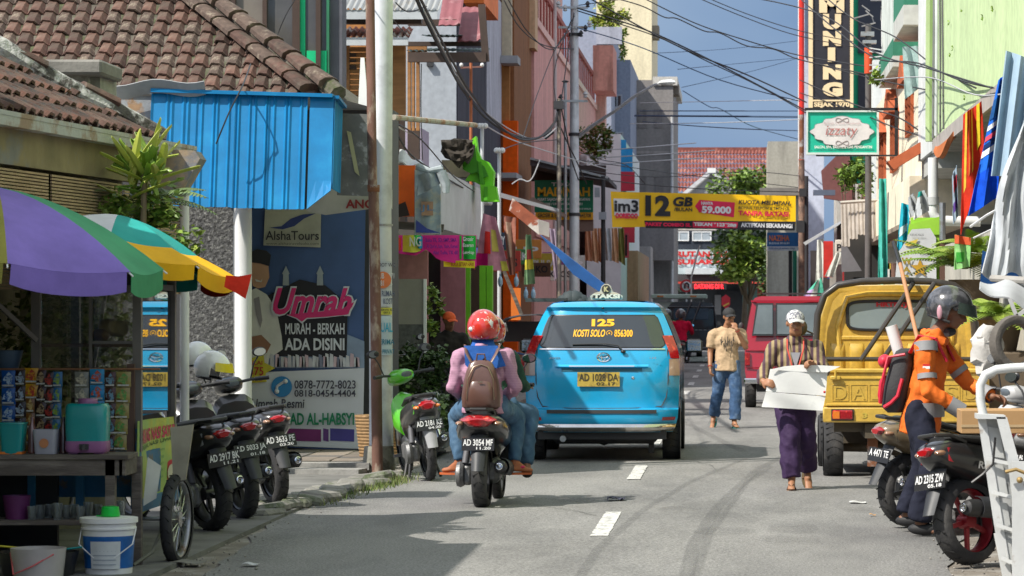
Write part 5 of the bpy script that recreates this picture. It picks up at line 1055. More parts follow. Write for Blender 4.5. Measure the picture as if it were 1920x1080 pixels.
# ============================================================ overhead cables
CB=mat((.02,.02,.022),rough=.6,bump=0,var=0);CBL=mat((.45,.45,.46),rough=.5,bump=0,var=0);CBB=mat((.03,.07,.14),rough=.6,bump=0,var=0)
def cable(lb,pts,r,m,name='cable',seg=6):
    P=[U(*p)for p in pts];out_=[]
    for i in range(len(P)-1):
        p0,p1,p2,p3=P[max(i-1,0)],P[i],P[i+1],P[min(i+2,len(P)-1)]
        for j in range(seg):
            t_=j/seg;out_.append(.5*((2*p1)+(p2-p0)*t_+(2*p0-5*p1+4*p2-p3)*t_**2+(3*p1-p0-3*p2+p3)*t_**3))
    out_.append(P[-1]);b=MB();b.tube(out_,r,5);o_=single(b,name,m,lb,'cable','overhead cables over the street');return o_
CBS=[
 ('upper black cable running from the top edge to the red mast, left of two',[(1290,-12,64),(1400,34,66),(1500,68,70),(1640,95,75)],.010,CB),
 ('upper black cable running from the top edge to the red mast, right of two',[(1308,-12,64),(1400,26,66),(1500,58,70),(1600,78,75)],.010,CB),
 ('black cable from the cream tower top across the sky to the green building',[(1190,-12,60),(1300,42,60),(1400,76,60),(1500,104,60),(1628,125,56)],.011,CB),
 ('wavy twisted black cable across the middle of the sky',[(1120,-12,62),(1200,10,62),(1245,32,62),(1270,35,62),(1320,58,62),(1350,62,62),(1400,86,62),(1450,92,62),(1500,112,62),(1628,140,56)],.012,CB),
 ('heavy black cable from the lamp post head down to the rusty cable pole',[(1087,-14,70),(1200,50,70),(1300,100,70),(1400,140,72),(1512,192,80)],.017,CB),
 ('heavy double cable sagging from the lamp post to the cable pole, upper strand',[(1082,15,70),(1200,18+34,70),(1290,92,71),(1400,148,74),(1512,208,80)],.017,CB),
 ('heavy double cable sagging from the lamp post to the cable pole, lower strand',[(1082,20,70),(1230,68,70),(1320,112,71),(1420,160,74),(1512,212,80)],.013,CB),
 ('dark cable from the lamp post waist to the black sign',[(1082,52,70),(1200,88,70),(1350,150,72),(1500,190,78)],.012,CBB),
 ('thin blue-grey cable low in the sky, topmost of the level ones',[(1270,130,100),(1500,108,95)],.009,CBB),
 ('thin level cable just under the lamp head',[(1225,100,100),(1360,92,98),(1500,76,95)],.009,CBB),
 ('level cable with white sheen below the lamp head',[(1200,193,90),(1350,190,90),(1500,187,88)],.009,CBL),
 ('level dark blue cable, middle of the level ones',[(1200,208,100),(1500,208,95)],.016,CBB),
 ('level thick blue cable above the red roof',[(1190,217,100),(1500,219,95)],.028,CBB),
 ('pale cable crossing the thick blue one',[(1180,232,84),(1350,230,84),(1500,224,84)],.010,CBL),
 ('dark cable dipping towards the rusty cable pole',[(1205,228,100),(1300,236,98),(1400,242,95),(1500,245,90)],.015,CBB),
 ('twisted thin cable slanting down from the lamp head to the concrete block',[(1280,170,100),(1330,200,100),(1350,204,100),(1400,232,105),(1440,246,112),(1500,262,115)],.014,CBB),
 ('thin cable rising from the taupe block to the red mast',[(1278,164,100),(1400,136,98),(1500,108,94)],.009,CBB),
 ('cable coloured sunlit white left of the red roof, upper of three',[(1120,283,80),(1230,274,80),(1305,268,82)],.014,CBL),  # the pale colour paints in sunlight on these three cables
 ('cable coloured sunlit white left of the red roof, middle of three',[(1120,296,80),(1260,288,80),(1340,282,82)],.014,CBL),
 ('cable coloured sunlit white left of the red roof, lowest of three',[(1120,309,80),(1240,301,80),(1318,296,82)],.014,CBL),
 ('cable running just above the yellow banner',[(1085,330,71),(1200,345,76),(1350,356,80),(1500,360,84)],.012,CB),
 ('second cable just above the yellow banner',[(1085,318,71),(1230,332,76),(1400,322,80),(1500,330,84)],.009,CB),
 ('faint cable crossing the red roof',[(1085,300,71),(1300,330,90),(1440,345,95),(1500,352,90)],.010,CB),
 ('long diagonal cable from the lamp post over the lime wall corner',[(1085,10,70),(1300,-14,60),(1520,20,50),(1640,98,42),(1740,128,38),(1860,165,32)],.010,CB),
 ('diagonal cable crossing in front of the black sign to the lime wall',[(1490,-12,55),(1560,50,50),(1640,108,46),(1720,118,42),(1800,150,36),(1870,166,32)],.011,CB),
 ('diagonal cable crossing the letters U and N of the black sign',[(1540,-12,50),(1600,35,48),(1680,70,46),(1760,130,42),(1830,165,34)],.010,CB),
 ('cable passing behind the salon sign down to the cream house',[(1500,150,78),(1600,195,55),(1680,218,50),(1738,256,46)],.012,CB),
 ('second cable down to the cream house',[(1500,174,78),(1600,208,55),(1680,240,50),(1738,258,46)],.011,CB),
 ('cable from the black sign foot to the cream house',[(1500,112,78),(1628,145,55),(1735,168,44)],.010,CB),
 ('cable along the lime wall to the tarpaulin',[(1640,150,50),(1740,145,40),(1830,178,32),(1925,168,28)],.008,CBL),
 ('thick black cable bundle falling from the top edge behind the silver pole, left strand',[(776,-14,40),(800,40,44),(830,100,48),(868,168,54),(910,220,60),(960,252,63),(1010,258,65),(1046,222,66)],.026,CB),
 ('thick black cable bundle falling from the top edge behind the silver pole, right strand',[(783,-14,40),(812,45,44),(845,108,48),(880,170,54),(925,226,60),(980,262,63),(1030,246,65),(1047,205,66)],.02,CB),
 ('pale cable of the bundle, sagging over the orange column',[(795,20,42),(852,132,50),(900,200,58),(960,245,63),(1010,262,65),(1045,238,66)],.012,CBL),
 ('thin cable from the bundle to the orange column, upper',[(946,-14,60),(990,60,64),(1038,92,68),(1077,30,70)],.012,CB),
 ('thin cable sweeping across the pink wall, lower',[(945,0,60),(975,52,63),(1020,85,68),(1077,92,71)],.012,CB),
 ('thin cable fanning from the cable pole up to the lamp post, first',[(1046,235,66),(1062,120,69),(1077,20,71)],.012,CB),
 ('thin cable fanning from the cable pole up to the lamp post, second',[(1046,225,66),(1040,130,69),(1072,35,71)],.010,CB),
 ('thin cable fanning over the pink wall to the brown pier',[(980,260,60),(1010,170,64),(1045,85,69),(1075,50,71)],.010,CB),
 ('loop of pale cable hanging beside the green shop sign',[(1012,300,64),(1000,330,64),(990,340,64),(975,336,64),(960,345,64)],.012,CBL),
 ('cable from the cable pole down past the lamp post to the awning',[(1052,240,66),(1065,270,67),(1080,300,69),(1100,345,71)],.014,CB),
 ('cable from the cable pole to the green shop sign corner',[(1052,200,66),(1062,250,67),(1072,300,69),(1085,338,71)],.014,CB),
 ('slack cable between the silver pole and the lime parapet',[(738,235,36),(770,290,40),(830,330,46),(868,352,50)],.012,CB),
 ('second slack cable between the silver pole and the lime parapet',[(738,228,36),(790,262,40),(850,330,46),(890,360,50)],.009,CB),
 ('black cable hanging down the glazed building',[(560,-12,44),(535,30,44),(515,80,44),(495,140,43)],.008,CB),
 ('slim cable drooping over the blue canopy front',[(470,120,34),(455,160,31),(430,210,30.6),(405,270,30.6)],.008,CB),
 ('pale cable from the silver pole top to the wooden house',[(690,5,32),(730,30,38),(765,70,46)],.007,CB),
 ('cable along the upper edge of the green shop canopy',[(1085,285,71),(1130,300,74),(1175,310,78),(1210,345,80)],.010,CB),
 ('pale cable from the masts across the pink wall',[(908,234,55),(960,262,60),(1046,290,66),(1140,318,74)],.012,CBL),
 ('cable sagging across the orange column foot',[(938,282,55),(980,268,60),(1046,262,66)],.010,CB),
 ('thin cable from the timber shelter to the roof mast',[(742,5,45),(765,22,46),(800,12,48)],.010,CB),
 ('thin dark cable hanging beside the wooden window',[(790,120,53),(789,200,53),(792,300,53)],.010,CB),
]
for lb,pts,r,m in CBS:cable(lb,pts,r,m)
# ============================================================ trees and plants
def leafmass(b,c,rad,n,size,nm=1,flat=.0,seed=1):
    rr=random.Random(seed);c=V(c)
    clumps=[]
    for i in range(max(6,n//60)):
        d=V((rr.gauss(0,1),rr.gauss(0,1),rr.gauss(0,1))).normalized()*(rr.random()**.45);clumps.append((c+V((d.x*rad[0],d.y*rad[1],d.z*rad[2])),rr.uniform(.14,.3)))
    for i in range(n):
        cc,cr_=rr.choice(clumps);d=V((rr.gauss(0,1),rr.gauss(0,1),rr.gauss(0,1)));d=d.normalized()*rr.random()**.5
        p=cc+V((d.x*rad[0],d.y*rad[1],d.z*rad[2]))*cr_*1.5
        a=V((rr.uniform(-1,1),rr.uniform(-1,1),rr.uniform(-.6,.6))).normalized();n_=a.cross(V((rr.uniform(-1,1),rr.uniform(-1,1),1))).normalized();s=size*rr.uniform(.6,1.3)
        b.add([p,p+a*s*.5+n_*s*.28,p+a*s,p+a*s*.5-n_*s*.28],[(0,1,2,3)],rr.randrange(nm))
def leafmats(a,bb,c):return[mat(x,rough=.5,var=.25,vs=3,bump=0,spec=.4)for x in(a,bb,c)]
def tree(name,label,px,py,Y,rad,n,size,mats,trunk=True,group=None,seed=1,cat='tree'):
    c=U(px,py,Y);t=thing(name,label,cat,(c.x,Y,0 if trunk else c.z-rad[2]),group=group)
    b=MB();leafmass(b,c,rad,n,size,3,seed=seed);o_=b.build('crown',mats,t,world=True);o_['kind']='stuff'
    if trunk:
        b=MB();b.tube([(c.x,Y,0),(c.x+.1,Y,c.z*.4),(c.x,Y,c.z)],[rad[0]*.1,rad[0]*.07,rad[0]*.03],8)
        for k in range(5):a=k*1.3;b.tube([(c.x,Y,c.z*.45),(c.x+rad[0]*.6*math.cos(a),Y+rad[1]*.6*math.sin(a),c.z+rad[2]*.3*math.sin(a*2))],[rad[0]*.05,.01],6)
        b.build('trunk',mat((.12,.09,.06),rough=.9,var=.3),t,world=True)
    return t
LM1=leafmats((.15,.25,.035),(.22,.32,.05),(.09,.16,.02));LM2=leafmats((.05,.09,.02),(.07,.13,.03),(.03,.06,.015));LM3=leafmats((.28,.36,.06),(.20,.30,.05),(.13,.22,.03))
tree('leafy_tree','bright green tree in front of the office letters at the street end',1404,480,165,(1.8,2,1.5),2800,.34,LM3,group='trees at the street end',seed=3)
tree('leafy_tree','darker tree behind the bright one, crown touching the yellow banner',1394,446,172,(1.9,2,1.0),2000,.34,LM2,group='trees at the street end',seed=4)
tree('leafy_tree','rounded green treetop in front of the red roof',1396,345,196,(1.9,2,1.3),1800,.34,LM1,group='trees at the street end',seed=5)
tree('conifer','dark narrow conifer beside the small blue sign pole',1460,530,160,(.85,.8,2.2),1600,.28,LM2,seed=6)
tree('leafy_tree','dim tree under the taupe block at the left of the office',1238,515,160,(1.1,1,1.1),900,.3,LM2,seed=7)
tree('leafy_tree','mango tree behind the salon sign and the street pole',1598,335,64,(.42,.6,.5),1100,.13,LM1,seed=8)
tree('flowering_tree','small balcony tree with sparse orange flowers behind the lamp post',1112,262,88,(.5,.5,.75),1300,.13,leafmats((.10,.17,.03),(.22,.14,.05),(.13,.21,.04)),trunk=False,seed=9)
tree('roof_plant','yellow-green creeper growing on the roof above the blue-grey house',1142,30,128,(.75,.5,.6),900,.2,leafmats((.28,.32,.03),(.2,.28,.04),(.35,.36,.06)),trunk=False,seed=10,cat='plant')
tree('wall_creeper','creeper hanging down the edge of the cream tower',1166,90,127,(.25,.3,.8),300,.16,LM3,trunk=False,seed=11,cat='plant')
tree('roof_plant','small airy plant growing from the wall right of the street pole',1648,150,54,(.22,.2,.17),200,.1,LM3,trunk=False,seed=12,cat='plant')
tree('hedge_plant','dark leafy shrub behind the parked green motorcycle',800,705,39,(.42,.4,.5),1500,.09,LM2,trunk=False,seed=13,cat='shrub')
tree('hedge_plant','leafy yellow-green climber beside the man in the orange cap',808,590,42.5,(.12,.15,.42),300,.09,LM3,trunk=False,seed=14,cat='shrub')
# ferns on the right
FERN=leafmats((.22,.34,.04),(.28,.38,.05),(.16,.27,.03))
def frond(b,base,d,L,droop,n,w_,k=0):
    d=V(d).normalized();side=d.cross(V((0,0,1))).normalized();P=[]
    for i in range(n+1):
        s=i/n;P.append(V(base)+d*(L*s)+V((0,0,-droop*s*s)))
    b.tube(P,[.006*(1-.7*i/n)for i in range(n+1)],4)
    for i in range(1,n):
        s=i/n;lw=w_*math.sin(math.pi*(s*.85+.1));dd=(P[i+1]-P[i-1]).normalized()
        for sg in(-1,1):
            q=side*sg*lw+dd*lw*.25+V((0,0,-.25*lw));hw=dd*(L/n)*.36
            b.add([P[i]-hw,P[i]+q*.6-hw*.7,P[i]+q,P[i]+q*.6+hw*.8,P[i]+hw],[(0,1,2,3,4)],k)
def fern(name,label,base,n,L,seed,mats=FERN,up=.6,w_=.1,group=None,cat='fern',spread=(0,360),bias=None,segs=22):
    rr=random.Random(seed);t=thing(name,label,cat,tuple(base),group=group)
    for i in range(n):
        a=R(spread[0]+(spread[1]-spread[0])*(i+rr.uniform(-.3,.3))/n);u_=up+rr.uniform(-.35,.35);b=MB()
        frond(b,(rr.uniform(-.03,.03),rr.uniform(-.03,.03),0),(math.cos(a),math.sin(a),u_),L*rr.uniform(.75,1.15),L*rr.uniform(.25,.6),segs,w_*rr.uniform(.8,1.1),0)
        b.build('frond',rr.choice(mats),t)
    return t
fern('fern','large bright green fern spilling over behind the man in orange, upper clump',(2.50,35.0,2.12),26,.95,21,w_=.15,group='ferns by the wall')
fern('fern','lower clump of the bright green fern beside the spare tyre',(2.66,32.2,1.6),24,.8,22,w_=.15,group='ferns by the wall')
fern('fern','smaller fern between the menu board and the large clump',(2.66,34.9,2.3),20,.8,23,w_=.12,group='ferns by the wall')
b=MB();b.lathe([(.16,0),(.22,.3),(.24,.32),(.2,.32)],(2.66,32.2,1.25),n=14);b.box(2.5,2.98,31.9,35.3,.0,1.25,bev=.02);b.lathe([(.2,0),(.28,.7),(.3,.75),(.2,.75)],(2.62,35.0,1.25),n=14);single(b,'plant_stand',mat((.12,.09,.06),rough=.9),'masonry stand with a clay pot holding the bright ferns','plant stand')
# dracaena and palm by the cart
def dleaf(L,w_,bend,m):
    b=MB();n=7
    b.grid(lambda u,v:((u-.5)*2*w_*math.sin(math.pi*min(1,.12+v*.88))**.6*(1-.3*v),L*v*math.cos(bend*v),L*v*math.sin(.9-bend*v)*.5+L*v*.45-abs(u-.5)*-.03),2,n,th=.004)
    return b.mesh('leaf',m)
t=thing('dracaena','yellow-green dracaena with broad strap leaves above the parasols','plant',tuple(U(258,395,22.6)))
DL=[dleaf(L,w_,bd,mat(c,rough=.4,var=.2,vs=4,bump=.05,spec=.5))for L,w_,bd,c in((.42,.035,.9,(.36,.42,.06)),(.46,.038,1.2,(.22,.34,.05)),(.36,.034,.5,(.42,.46,.09)),(.4,.036,1.5,(.16,.28,.04)))]
for i in range(46):
    o_=bpy.data.objects.new('leaf',DL[rnd.randrange(4)]);COL.objects.link(o_);o_.parent=t
    o_.location=(rnd.uniform(-.06,.14),rnd.uniform(-.05,.05),rnd.uniform(.05,.32));o_.rotation_euler=(rnd.uniform(-.5,.7),rnd.uniform(-.2,.2),i*2.4)
b=MB();b.tube([(0,0,-1.3),(.03,0,-.5),(.05,0,.3)],[.03,.025,.02],8);b.build('stem',mat((.2,.15,.09),rough=.9),t)
b=MB();leafmass(b,(.02,.1,-.12),(.38,.3,.28),1500,.07,3,seed=31);o_=b.build('small_foliage',LM3,t);o_['kind']='stuff'
fern('palm','small arching palm behind the striped parasols',tuple(U(238,400,23.2)),14,.75,33,mats=leafmats((.10,.16,.03),(.2,.25,.06),(.12,.18,.05)),up=.55,w_=.16,cat='palm',segs=26)
tree('garden_shrub','dark garden shrubs behind the glass of the drinks cart',140,632,23.2,(.62,.28,.62),2600,.09,leafmats((.10,.15,.03),(.20,.25,.06),(.38,.38,.2)),trunk=False,seed=41,cat='shrub')
tree('garden_shrub','leafy top of a garden shrub at the left edge above the parasol',20,372,22,(.3,.3,.12),260,.08,LM3,trunk=False,seed=42,cat='shrub')
# ============================================================ vehicles
def wheel(parent,c,r,w_,rim=None,n=28,spokes=5,disc=False,ax=(1,0,0),name='wheel',thick=None):
    ax=V(ax);th=thick or r*.2;b=MB()
    b.lathe([(r-th,-w_/2),(r-th*.45,-w_/2*1.02),(r-.012,-w_*.38),(r,-w_*.18),(r,w_*.18),(r-.012,w_*.38),(r-th*.45,w_/2*1.02),(r-th,w_/2)],n=n,closed=False,ax=ax)
    t=b.build('wheel',RUBBER,parent,loc=c);t.name=name
    b=MB();k=24
    for i in range(k):      # tread grooves
        a=2*math.pi*i/k
        u=ax.cross(V((0,.1,1))).normalized();w2=ax.cross(u)
        for sg in(-1,1):
            p=(u*math.cos(a)+w2*math.sin(a))*(r-.0025);q=(u*math.cos(a+.09)+w2*math.sin(a+.09))*(r-.004)
            b.bar(p+ax*sg*.004,q+ax*sg*w_*.40,.008,.006)
    tag(b.build('tread',mat((.012,.012,.012),rough=.9,bump=0),t),kind='stuff')
    b=MB();m=rim or STEEL
    b.lathe([(r-th,-w_*.36),(r-th-.012,-w_*.3),(r-th-.02,0),(r-th-.012,w_*.3),(r-th,w_*.36)],n=n,ax=ax)
    if disc:b.lathe([(.001,w_*.2),(r*.3,w_*.22),(r-th,w_*.1)],n=n,ax=ax);b.lathe([(.001,-w_*.2),(r*.3,-w_*.22),(r-th,-w_*.1)],n=n,ax=ax)
    u=ax.cross(V((0,.1,1))).normalized();w2=ax.cross(u);b.tube([ax*-w_*.35,ax*w_*.35],r*.17,12)
    for i in range(spokes):
        a=2*math.pi*i/spokes+.3;d=u*math.cos(a)+w2*math.sin(a)
        if spokes>12:b.tube([d*r*.1+ax*(.02 if i%2 else-.02),d*(r-th)],.0035,4)
        else:b.bar(d*r*.12,d*(r-th-.005),.03,.022,up=ax)
    b.build('rim',m,t);return t
def sring(y,w_,z0,z1,e=2.6,n=16,x0=0):
    return[(x0+w_*math.copysign(abs(math.cos(a))**(2/e),math.cos(a)),y,(z0+z1)/2+(z1-z0)/2*math.copysign(abs(math.sin(a))**(2/e),math.sin(a)))for a in[2*math.pi*k/n for k in range(n)]]
def plate(parent,lines,c,w_,h_,tilt=15,bgm=None,fg=None,rot=None):
    M=Matrix.Translation(c)@(rot or Matrix.Rotation(R(-tilt),4,'X'));b=MB();b.box(-w_/2,w_/2,0,.006,-h_/2,h_/2,T=M)
    p=b.build('number_plate',bgm or mat((.02,.02,.022),rough=.4),parent)
    o_=M@V((0,-.001,0));u=(M.to_3x3()@V((1,0,0)));v=(M.to_3x3()@V((0,0,1)))
    rr=[(-.46,-.12,.46,.40),(-.05,-.42,.40,-.20)]
    for s_,r_ in zip(lines,rr):
        if s_:txt(p,s_,o_,u,v,(r_[0]*w_,r_[1]*h_,r_[2]*w_,r_[3]*h_),fg or WHITE,bold=.02,lift=.003,world=False)
    return p
def scooter(label,loc,rz,col,acc,lines,lean=0,plate_tilt=12,moped=False,rimm=None,sidetxt=None,group=None,yaw_front=0,grey=None,name='scooter',tail=(.13,.06),rearw=.11,simple=False,fender=True,helmet=False,mir=True,lampw=1.,fcol=None,tw=1.15,stand=True):
    t=thing(name,label,'scooter' if not moped else 'motorcycle',loc,group=group,rot=(0,R(lean),R(rz)))
    wr=.3 if moped else .285;wb=1.24
    body=paint(col);ac=paint(acc)if acc else body;dk=grey or plast((.035,.037,.042),rough=.5);B=lambda fn,nm,m:(lambda b:(fn(b),b.build(nm,m,t))[1])(MB())
    wheel(t,(0,0,wr),wr,rearw if not moped else .085,rim=rimm or mat((.09,.09,.095),metal=.6,rough=.4),spokes=5 if not moped else 28,n=32,thick=wr*.27)
    wheel(t,(0,wb,wr),wr,.085 if not moped else .075,rim=rimm or mat((.09,.09,.095),metal=.6,rough=.4),spokes=5 if not moped else 28,thick=wr*.25)
    eng=mat((.20,.20,.20),rough=.5,metal=.6,var=.35,vs=14,bump=.5,bs=40)
    B(lambda b:(b.box(-.17,-.075,-.05,.46,.2,.38,bev=.03),b.lathe([(.001,0),(.095,.0),(.11,.03),(.1,.06),(.04,.075),(.001,.075)],(-.15,0,.29),(-1,0,0),16),b.box(-.1,.12,.2,.5,.2,.42,bev=.04)),'engine',eng)
    B(lambda b:[b.lathe([(.075,0),(.075,.008)],(-.02+.0,.44+.016*k,.34),(0,1,.2),10)for k in range(7)],'cooling_fins',eng)
    B(lambda b:(b.lathe([(.02,-.06),(.048,-.05),(.058,.0),(.062,.32),(.05,.46),(.02,.5)],(.165,-.12,.36),(0,1,-.08),16))if not moped else b.tube([(.14,-.2,.40),(.13,.2,.30),(.12,.5,.22)],[.05,.045,.03],14),'exhaust',mat((.05,.05,.052),rough=.45,metal=.4,var=.2)if not moped else mat((.06,.06,.06),metal=.5))
    B(lambda b:(b.lathe([(.028,0),(.03,.012),(.024,.014),(.02,.0),(.001,.03)],(.165 if not moped else .142,-.195 if not moped else-.23,.365 if not moped else .405),(0,-1,.1),14)),'exhaust_tip',CHROME)
    if not moped:B(lambda b:b.grid(lambda u,v:(.165+.072*math.cos(R(-60+150*u)),-.08+.36*v,.36+.072*math.sin(R(-60+150*u))-.03*v),8,3,th=.004),'heat_shield',dk)
    B(lambda b:(b.tube([(-.14,-.03,.31),(-.12,.06,.62)],.018,8),b.tube([(-.14,-.03,.38),(-.125,.03,.52)],.03,10)),'shock_absorber',mat((.14,.14,.15),metal=.5))
    if moped:B(lambda b:(b.tube([(.14,-.03,.31),(.12,.06,.62)],.018,8),b.tube([(.14,-.03,.36),(.125,.03,.56)],.03,10)),'shock_absorber',CHROME)
    if fender:
        B(lambda b:b.grid(lambda u,v:((u-.5)*(.15-.05*(1-v)),-.385+.17*v-.03*math.cos((u-.5)*3)+.03,.335+.35*v),6,6,th=.008),'mudguard',dk if not moped else mat((.3,.3,.31)))
        plate(t,lines,(0,-.31,.555),.27,.105,plate_tilt)
    hw=.15
    B(lambda b:b.loft([sring(-.33,.045,.705,.76),sring(-.3,.085*tw,.67,.79),sring(-.2,.125*tw,.61,.82),sring(-.02,(hw+.005)*tw,.54,.80),sring(.2,(hw+.015)*tw,.48,.76),sring(.42,hw,.42,.70),sring(.56,.1,.36,.6)]),'tail_body',body)
    for s in(-1,1):
        B(lambda b:b.loft([[(s*(.128+.045*math.sin(math.pi*(y+.22)/.8)),y,z)for z in(.60-.0+h0,.66+h0,.69+h0)]+[(s*.08,y,.66+h0)]for y,h0 in((-.24,.07),(-.1,.04),(.1,.0),(.3,-.04),(.48,-.08))]),'side_panel',ac)
    if sidetxt:
        txt(t,sidetxt,(.175,-.05,.61),(0,1,-.12),(0,0,1),(0,0,.34,.05),WHITE,bold=.03,shear=.3,lift=.02,world=False)
    B(lambda b:b.loft([sring(-.2,.07,.80,.835),sring(-.12,.12,.79,.85),sring(.15,.14,.76,.83),sring(.3,.13,.74,.785),sring(.62,.09,.70,.745),sring(.7,.05,.69,.72)]),'seat',mat((.02,.02,.021),rough=.6,bump=.3,bs=60))
    B(lambda b:b.tube([(-.11,-.05,.79),(-.11,-.2,.84),(-.06,-.3,.845),(.06,-.3,.845),(.11,-.2,.84),(.11,-.05,.79)],.014,8),'grab_rail',plast((.03,.03,.03)))
    B(lambda b:b.loft([[(x*w_,y,z)for x,z in((-1,zc+.012),(-.55,zc+h_),(0,zc+h_*1.15),(.55,zc+h_),(1,zc+.012),(.62,zc-h_*.8),(0,zc-h_),(-.62,zc-h_*.8))]for y,w_,h_,zc in((-.355,tail[0]*.36*lampw,tail[1]*.3,.735),(-.335,tail[0]*.52*lampw,tail[1]*.48,.735),(-.27,tail[0]*.66*lampw,tail[1]*.6,.745))]),'tail_light',REDL)
    for s in(-1,1):B(lambda b:b.ell((s*tail[0]*.66*lampw,-.275,.728),(.036,.05,.02),10,8),'indicator',mat((.32,.17,.10),rough=.12,coat=1)if not moped else ORL)
    if not moped:B(lambda b:(b.box(-.16,.16,.52,.92,.27,.33,bev=.03),b.box(-.07,.07,.5,.7,.33,.55,bev=.04)),'floorboard',dk)
    else:B(lambda b:(b.tube([(0,.6,.6),(0,.85,.45),(0,.95,.6)],.07,10),b.box(-.1,.1,.55,.8,.22,.42,bev=.03),b.bar((-.25,.45,.25),(.25,.45,.25),.04,.03)),'frame',dk)
    fc_=paint(fcol)if fcol else body
    B(lambda b:b.loft([sring(.84,.2,.3,.86,3),sring(.9,.21,.34,.92,3),sring(.98,.17,.42,.92,3),sring(1.04,.06,.5,.84)])if not moped else b.loft([sring(.8,.1,.4,.6),sring(.95,.14,.42,.82,3),sring(1.04,.06,.5,.84)]),'leg_shield',fc_)
    B(lambda b:b.loft([sring(1.0,.05,.55,.6),sring(1.1,.07,.58,.64),sring(1.3,.06,.58,.63),sring(1.45,.04,.44,.48)]),'front_fender',fc_)
    B(lambda b:(b.tube([(-.055,wb,wr),(-.05,1.03,.8)],.02,8),b.tube([(.055,wb,wr),(.05,1.03,.8)],.02,8)),'fork',STEEL)
    M=Matrix.Translation((0,.98,1.0))@Matrix.Rotation(R(yaw_front),4,'Z')
    B(lambda b:(b.loft([[M@V(p)for p in r_]for r_ in(sring(-.13,.05,-.03,.03),sring(-.1,.1,-.05,.06),sring(.0,.13,-.08,.07),sring(.1,.1,-.1,.04),sring(.15,.04,-.08,0))])),'headset',fc_)
    B(lambda b:b.loft([[M@V(p)for p in r_]for r_ in(sring(-.135,.045,-.005,.035),sring(-.128,.06,-.015,.045))]),'gauge',mat((.12,.14,.16),rough=.1))
    B(lambda b:(b.tube([M@V(p)for p in((-.33,-.08,.02),(-.2,-.02,.02),(0,.02,.0),(.2,-.02,.02),(.33,-.08,.02))],.013,8)),'handlebar',DARK)
    for s in(-1,1):
        B(lambda b:b.tube([M@V(p)for p in((s*.235,-.035,.02),(s*.345,-.087,.02))],.019,10),'grip',BLACK)
        if mir:
            mr=B(lambda b:(b.tube([M@V(p)for p in((s*.2,-.02,.03),(s*.24,-.02,.15),(s*.29,-.03,.22))],.007,6),b.ell(M@V((s*.3,-.03,.25)),(.065,.02,.042),14,8)),'mirror',BLACK)
            b=MB();b.lathe([(.001,0),(.9,0)],(0,0,0),(0,-1,0),14);b.v=[tuple(M@V((s*.3+p[0]*.06,-.052,.25+p[2]*.037)))for p in b.v];b.build('mirror_glass',mat((.6,.65,.7),rough=.03,metal=1,var=0,bump=0),mr)
    if stand:B(lambda b:(b.tube([(-.12,.42,.22),(-.2,.3,.02)],.014,6),b.tube([(.13,.3,.26),(.24,.3,.24)],.014,6)),'stand',DARK)
    if moped:B(lambda b:(b.tube([(-.1,.35,.24),(-.16,.28,.0)],.015,6),b.tube([(.1,.35,.24),(.16,.28,.0)],.015,6),b.bar((.11,0,.3),(.11,.5,.34),.02,.07)),'centre_stand',DARK)
    return t
# ---------------------------------------------------------------- taxi
TX=paint(hexc('1fa0d2'),rough=.17,var=.07,col2=hexc('3d97b4'),c2pos=(.5,.85),c2s=3,bump=.06,bs=2.5,bdist=.03)
taxi=thing('taxi','bright blue taxi van driving away with yellow lettering on the rear window','taxi',(-1.46,34.75,0))
prof=[(.34,.03,.77),(.40,-.01,.80),(.50,-.03,.825),(.585,-.02,.83),(.60,.035,.83),(.72,.05,.835),(.83,.035,.84),(1.0,.06,.845),(1.12,.085,.845),(1.24,.12,.825),(1.30,.16,.80),(1.45,.25,.74),(1.60,.345,.675),(1.66,.375,.64),(1.70,.34,.62),(1.745,.40,.56),(1.77,.6,.45)]
def lerp(z,k):
    for a,c in zip(prof,prof[1:]):
        if z<=c[0]:return a[k]+(c[k]-a[k])*(z-a[0])/(c[0]-a[0])if z>a[0]else a[k]
    return prof[-1][k]
S=lambda u,z,l=0:V((u*lerp(z,2),lerp(z,1)+.13*abs(u)**5+.03*u*u-l,z))
def tp_(nm,m,fn,p=taxi):
    b=MB();fn(b);return b.build(nm,m,p)
US=[-1+k/12 for k in range(25)]
def tbody(b):
    b.loft([[S(u,z)for u in US]for z,_,_ in prof],closed=False,caps=False)
    b.f=[f[::-1]for f in b.f]
    st=[(.55,1.775),(1.4,1.79),(2.4,1.77),(2.75,1.7),(3.3,1.12),(3.7,1.02),(4.05,.85),(4.13,.6)]
    for s in(-1,1):
        edge=[S(s,z)for z,_,_ in prof];rings=[edge]
        for y,zt in st:
            k=1 if y<3.5 else 1-.12*(y-3.5)/.6
            rings.append([V((s*min(w_,lerp(min(z,zt),2))*k,y,min(z,zt)))for z,_,w_ in prof])
        b.loft(rings if s>0 else rings[::-1],closed=False,caps=False)
        if s>0:R_=rings
        else:L_=rings
    b.loft([[L_[i][-1],R_[i][-1]]for i in range(len(R_))],closed=False,caps=False,sm=True)
    b.add([L_[-1][k]for k in range(len(prof))]+[R_[-1][k]for k in range(len(prof))],[tuple(range(len(prof)))+tuple(range(2*len(prof)-1,len(prof)-1,-1))])
body=tp_('body',TX,tbody)
def spatch(b,u0,u1,z0,z1,l,nu=14,nz=6,u0t=None,u1t=None):
    u0t=u0 if u0t is None else u0t;u1t=u1 if u1t is None else u1t
    b.grid(lambda a,c:S((u0+(u0t-u0)*c)+((u1+(u1t-u1)*c)-(u0+(u0t-u0)*c))*a,z0+(z1-z0)*c,l),nu,nz)
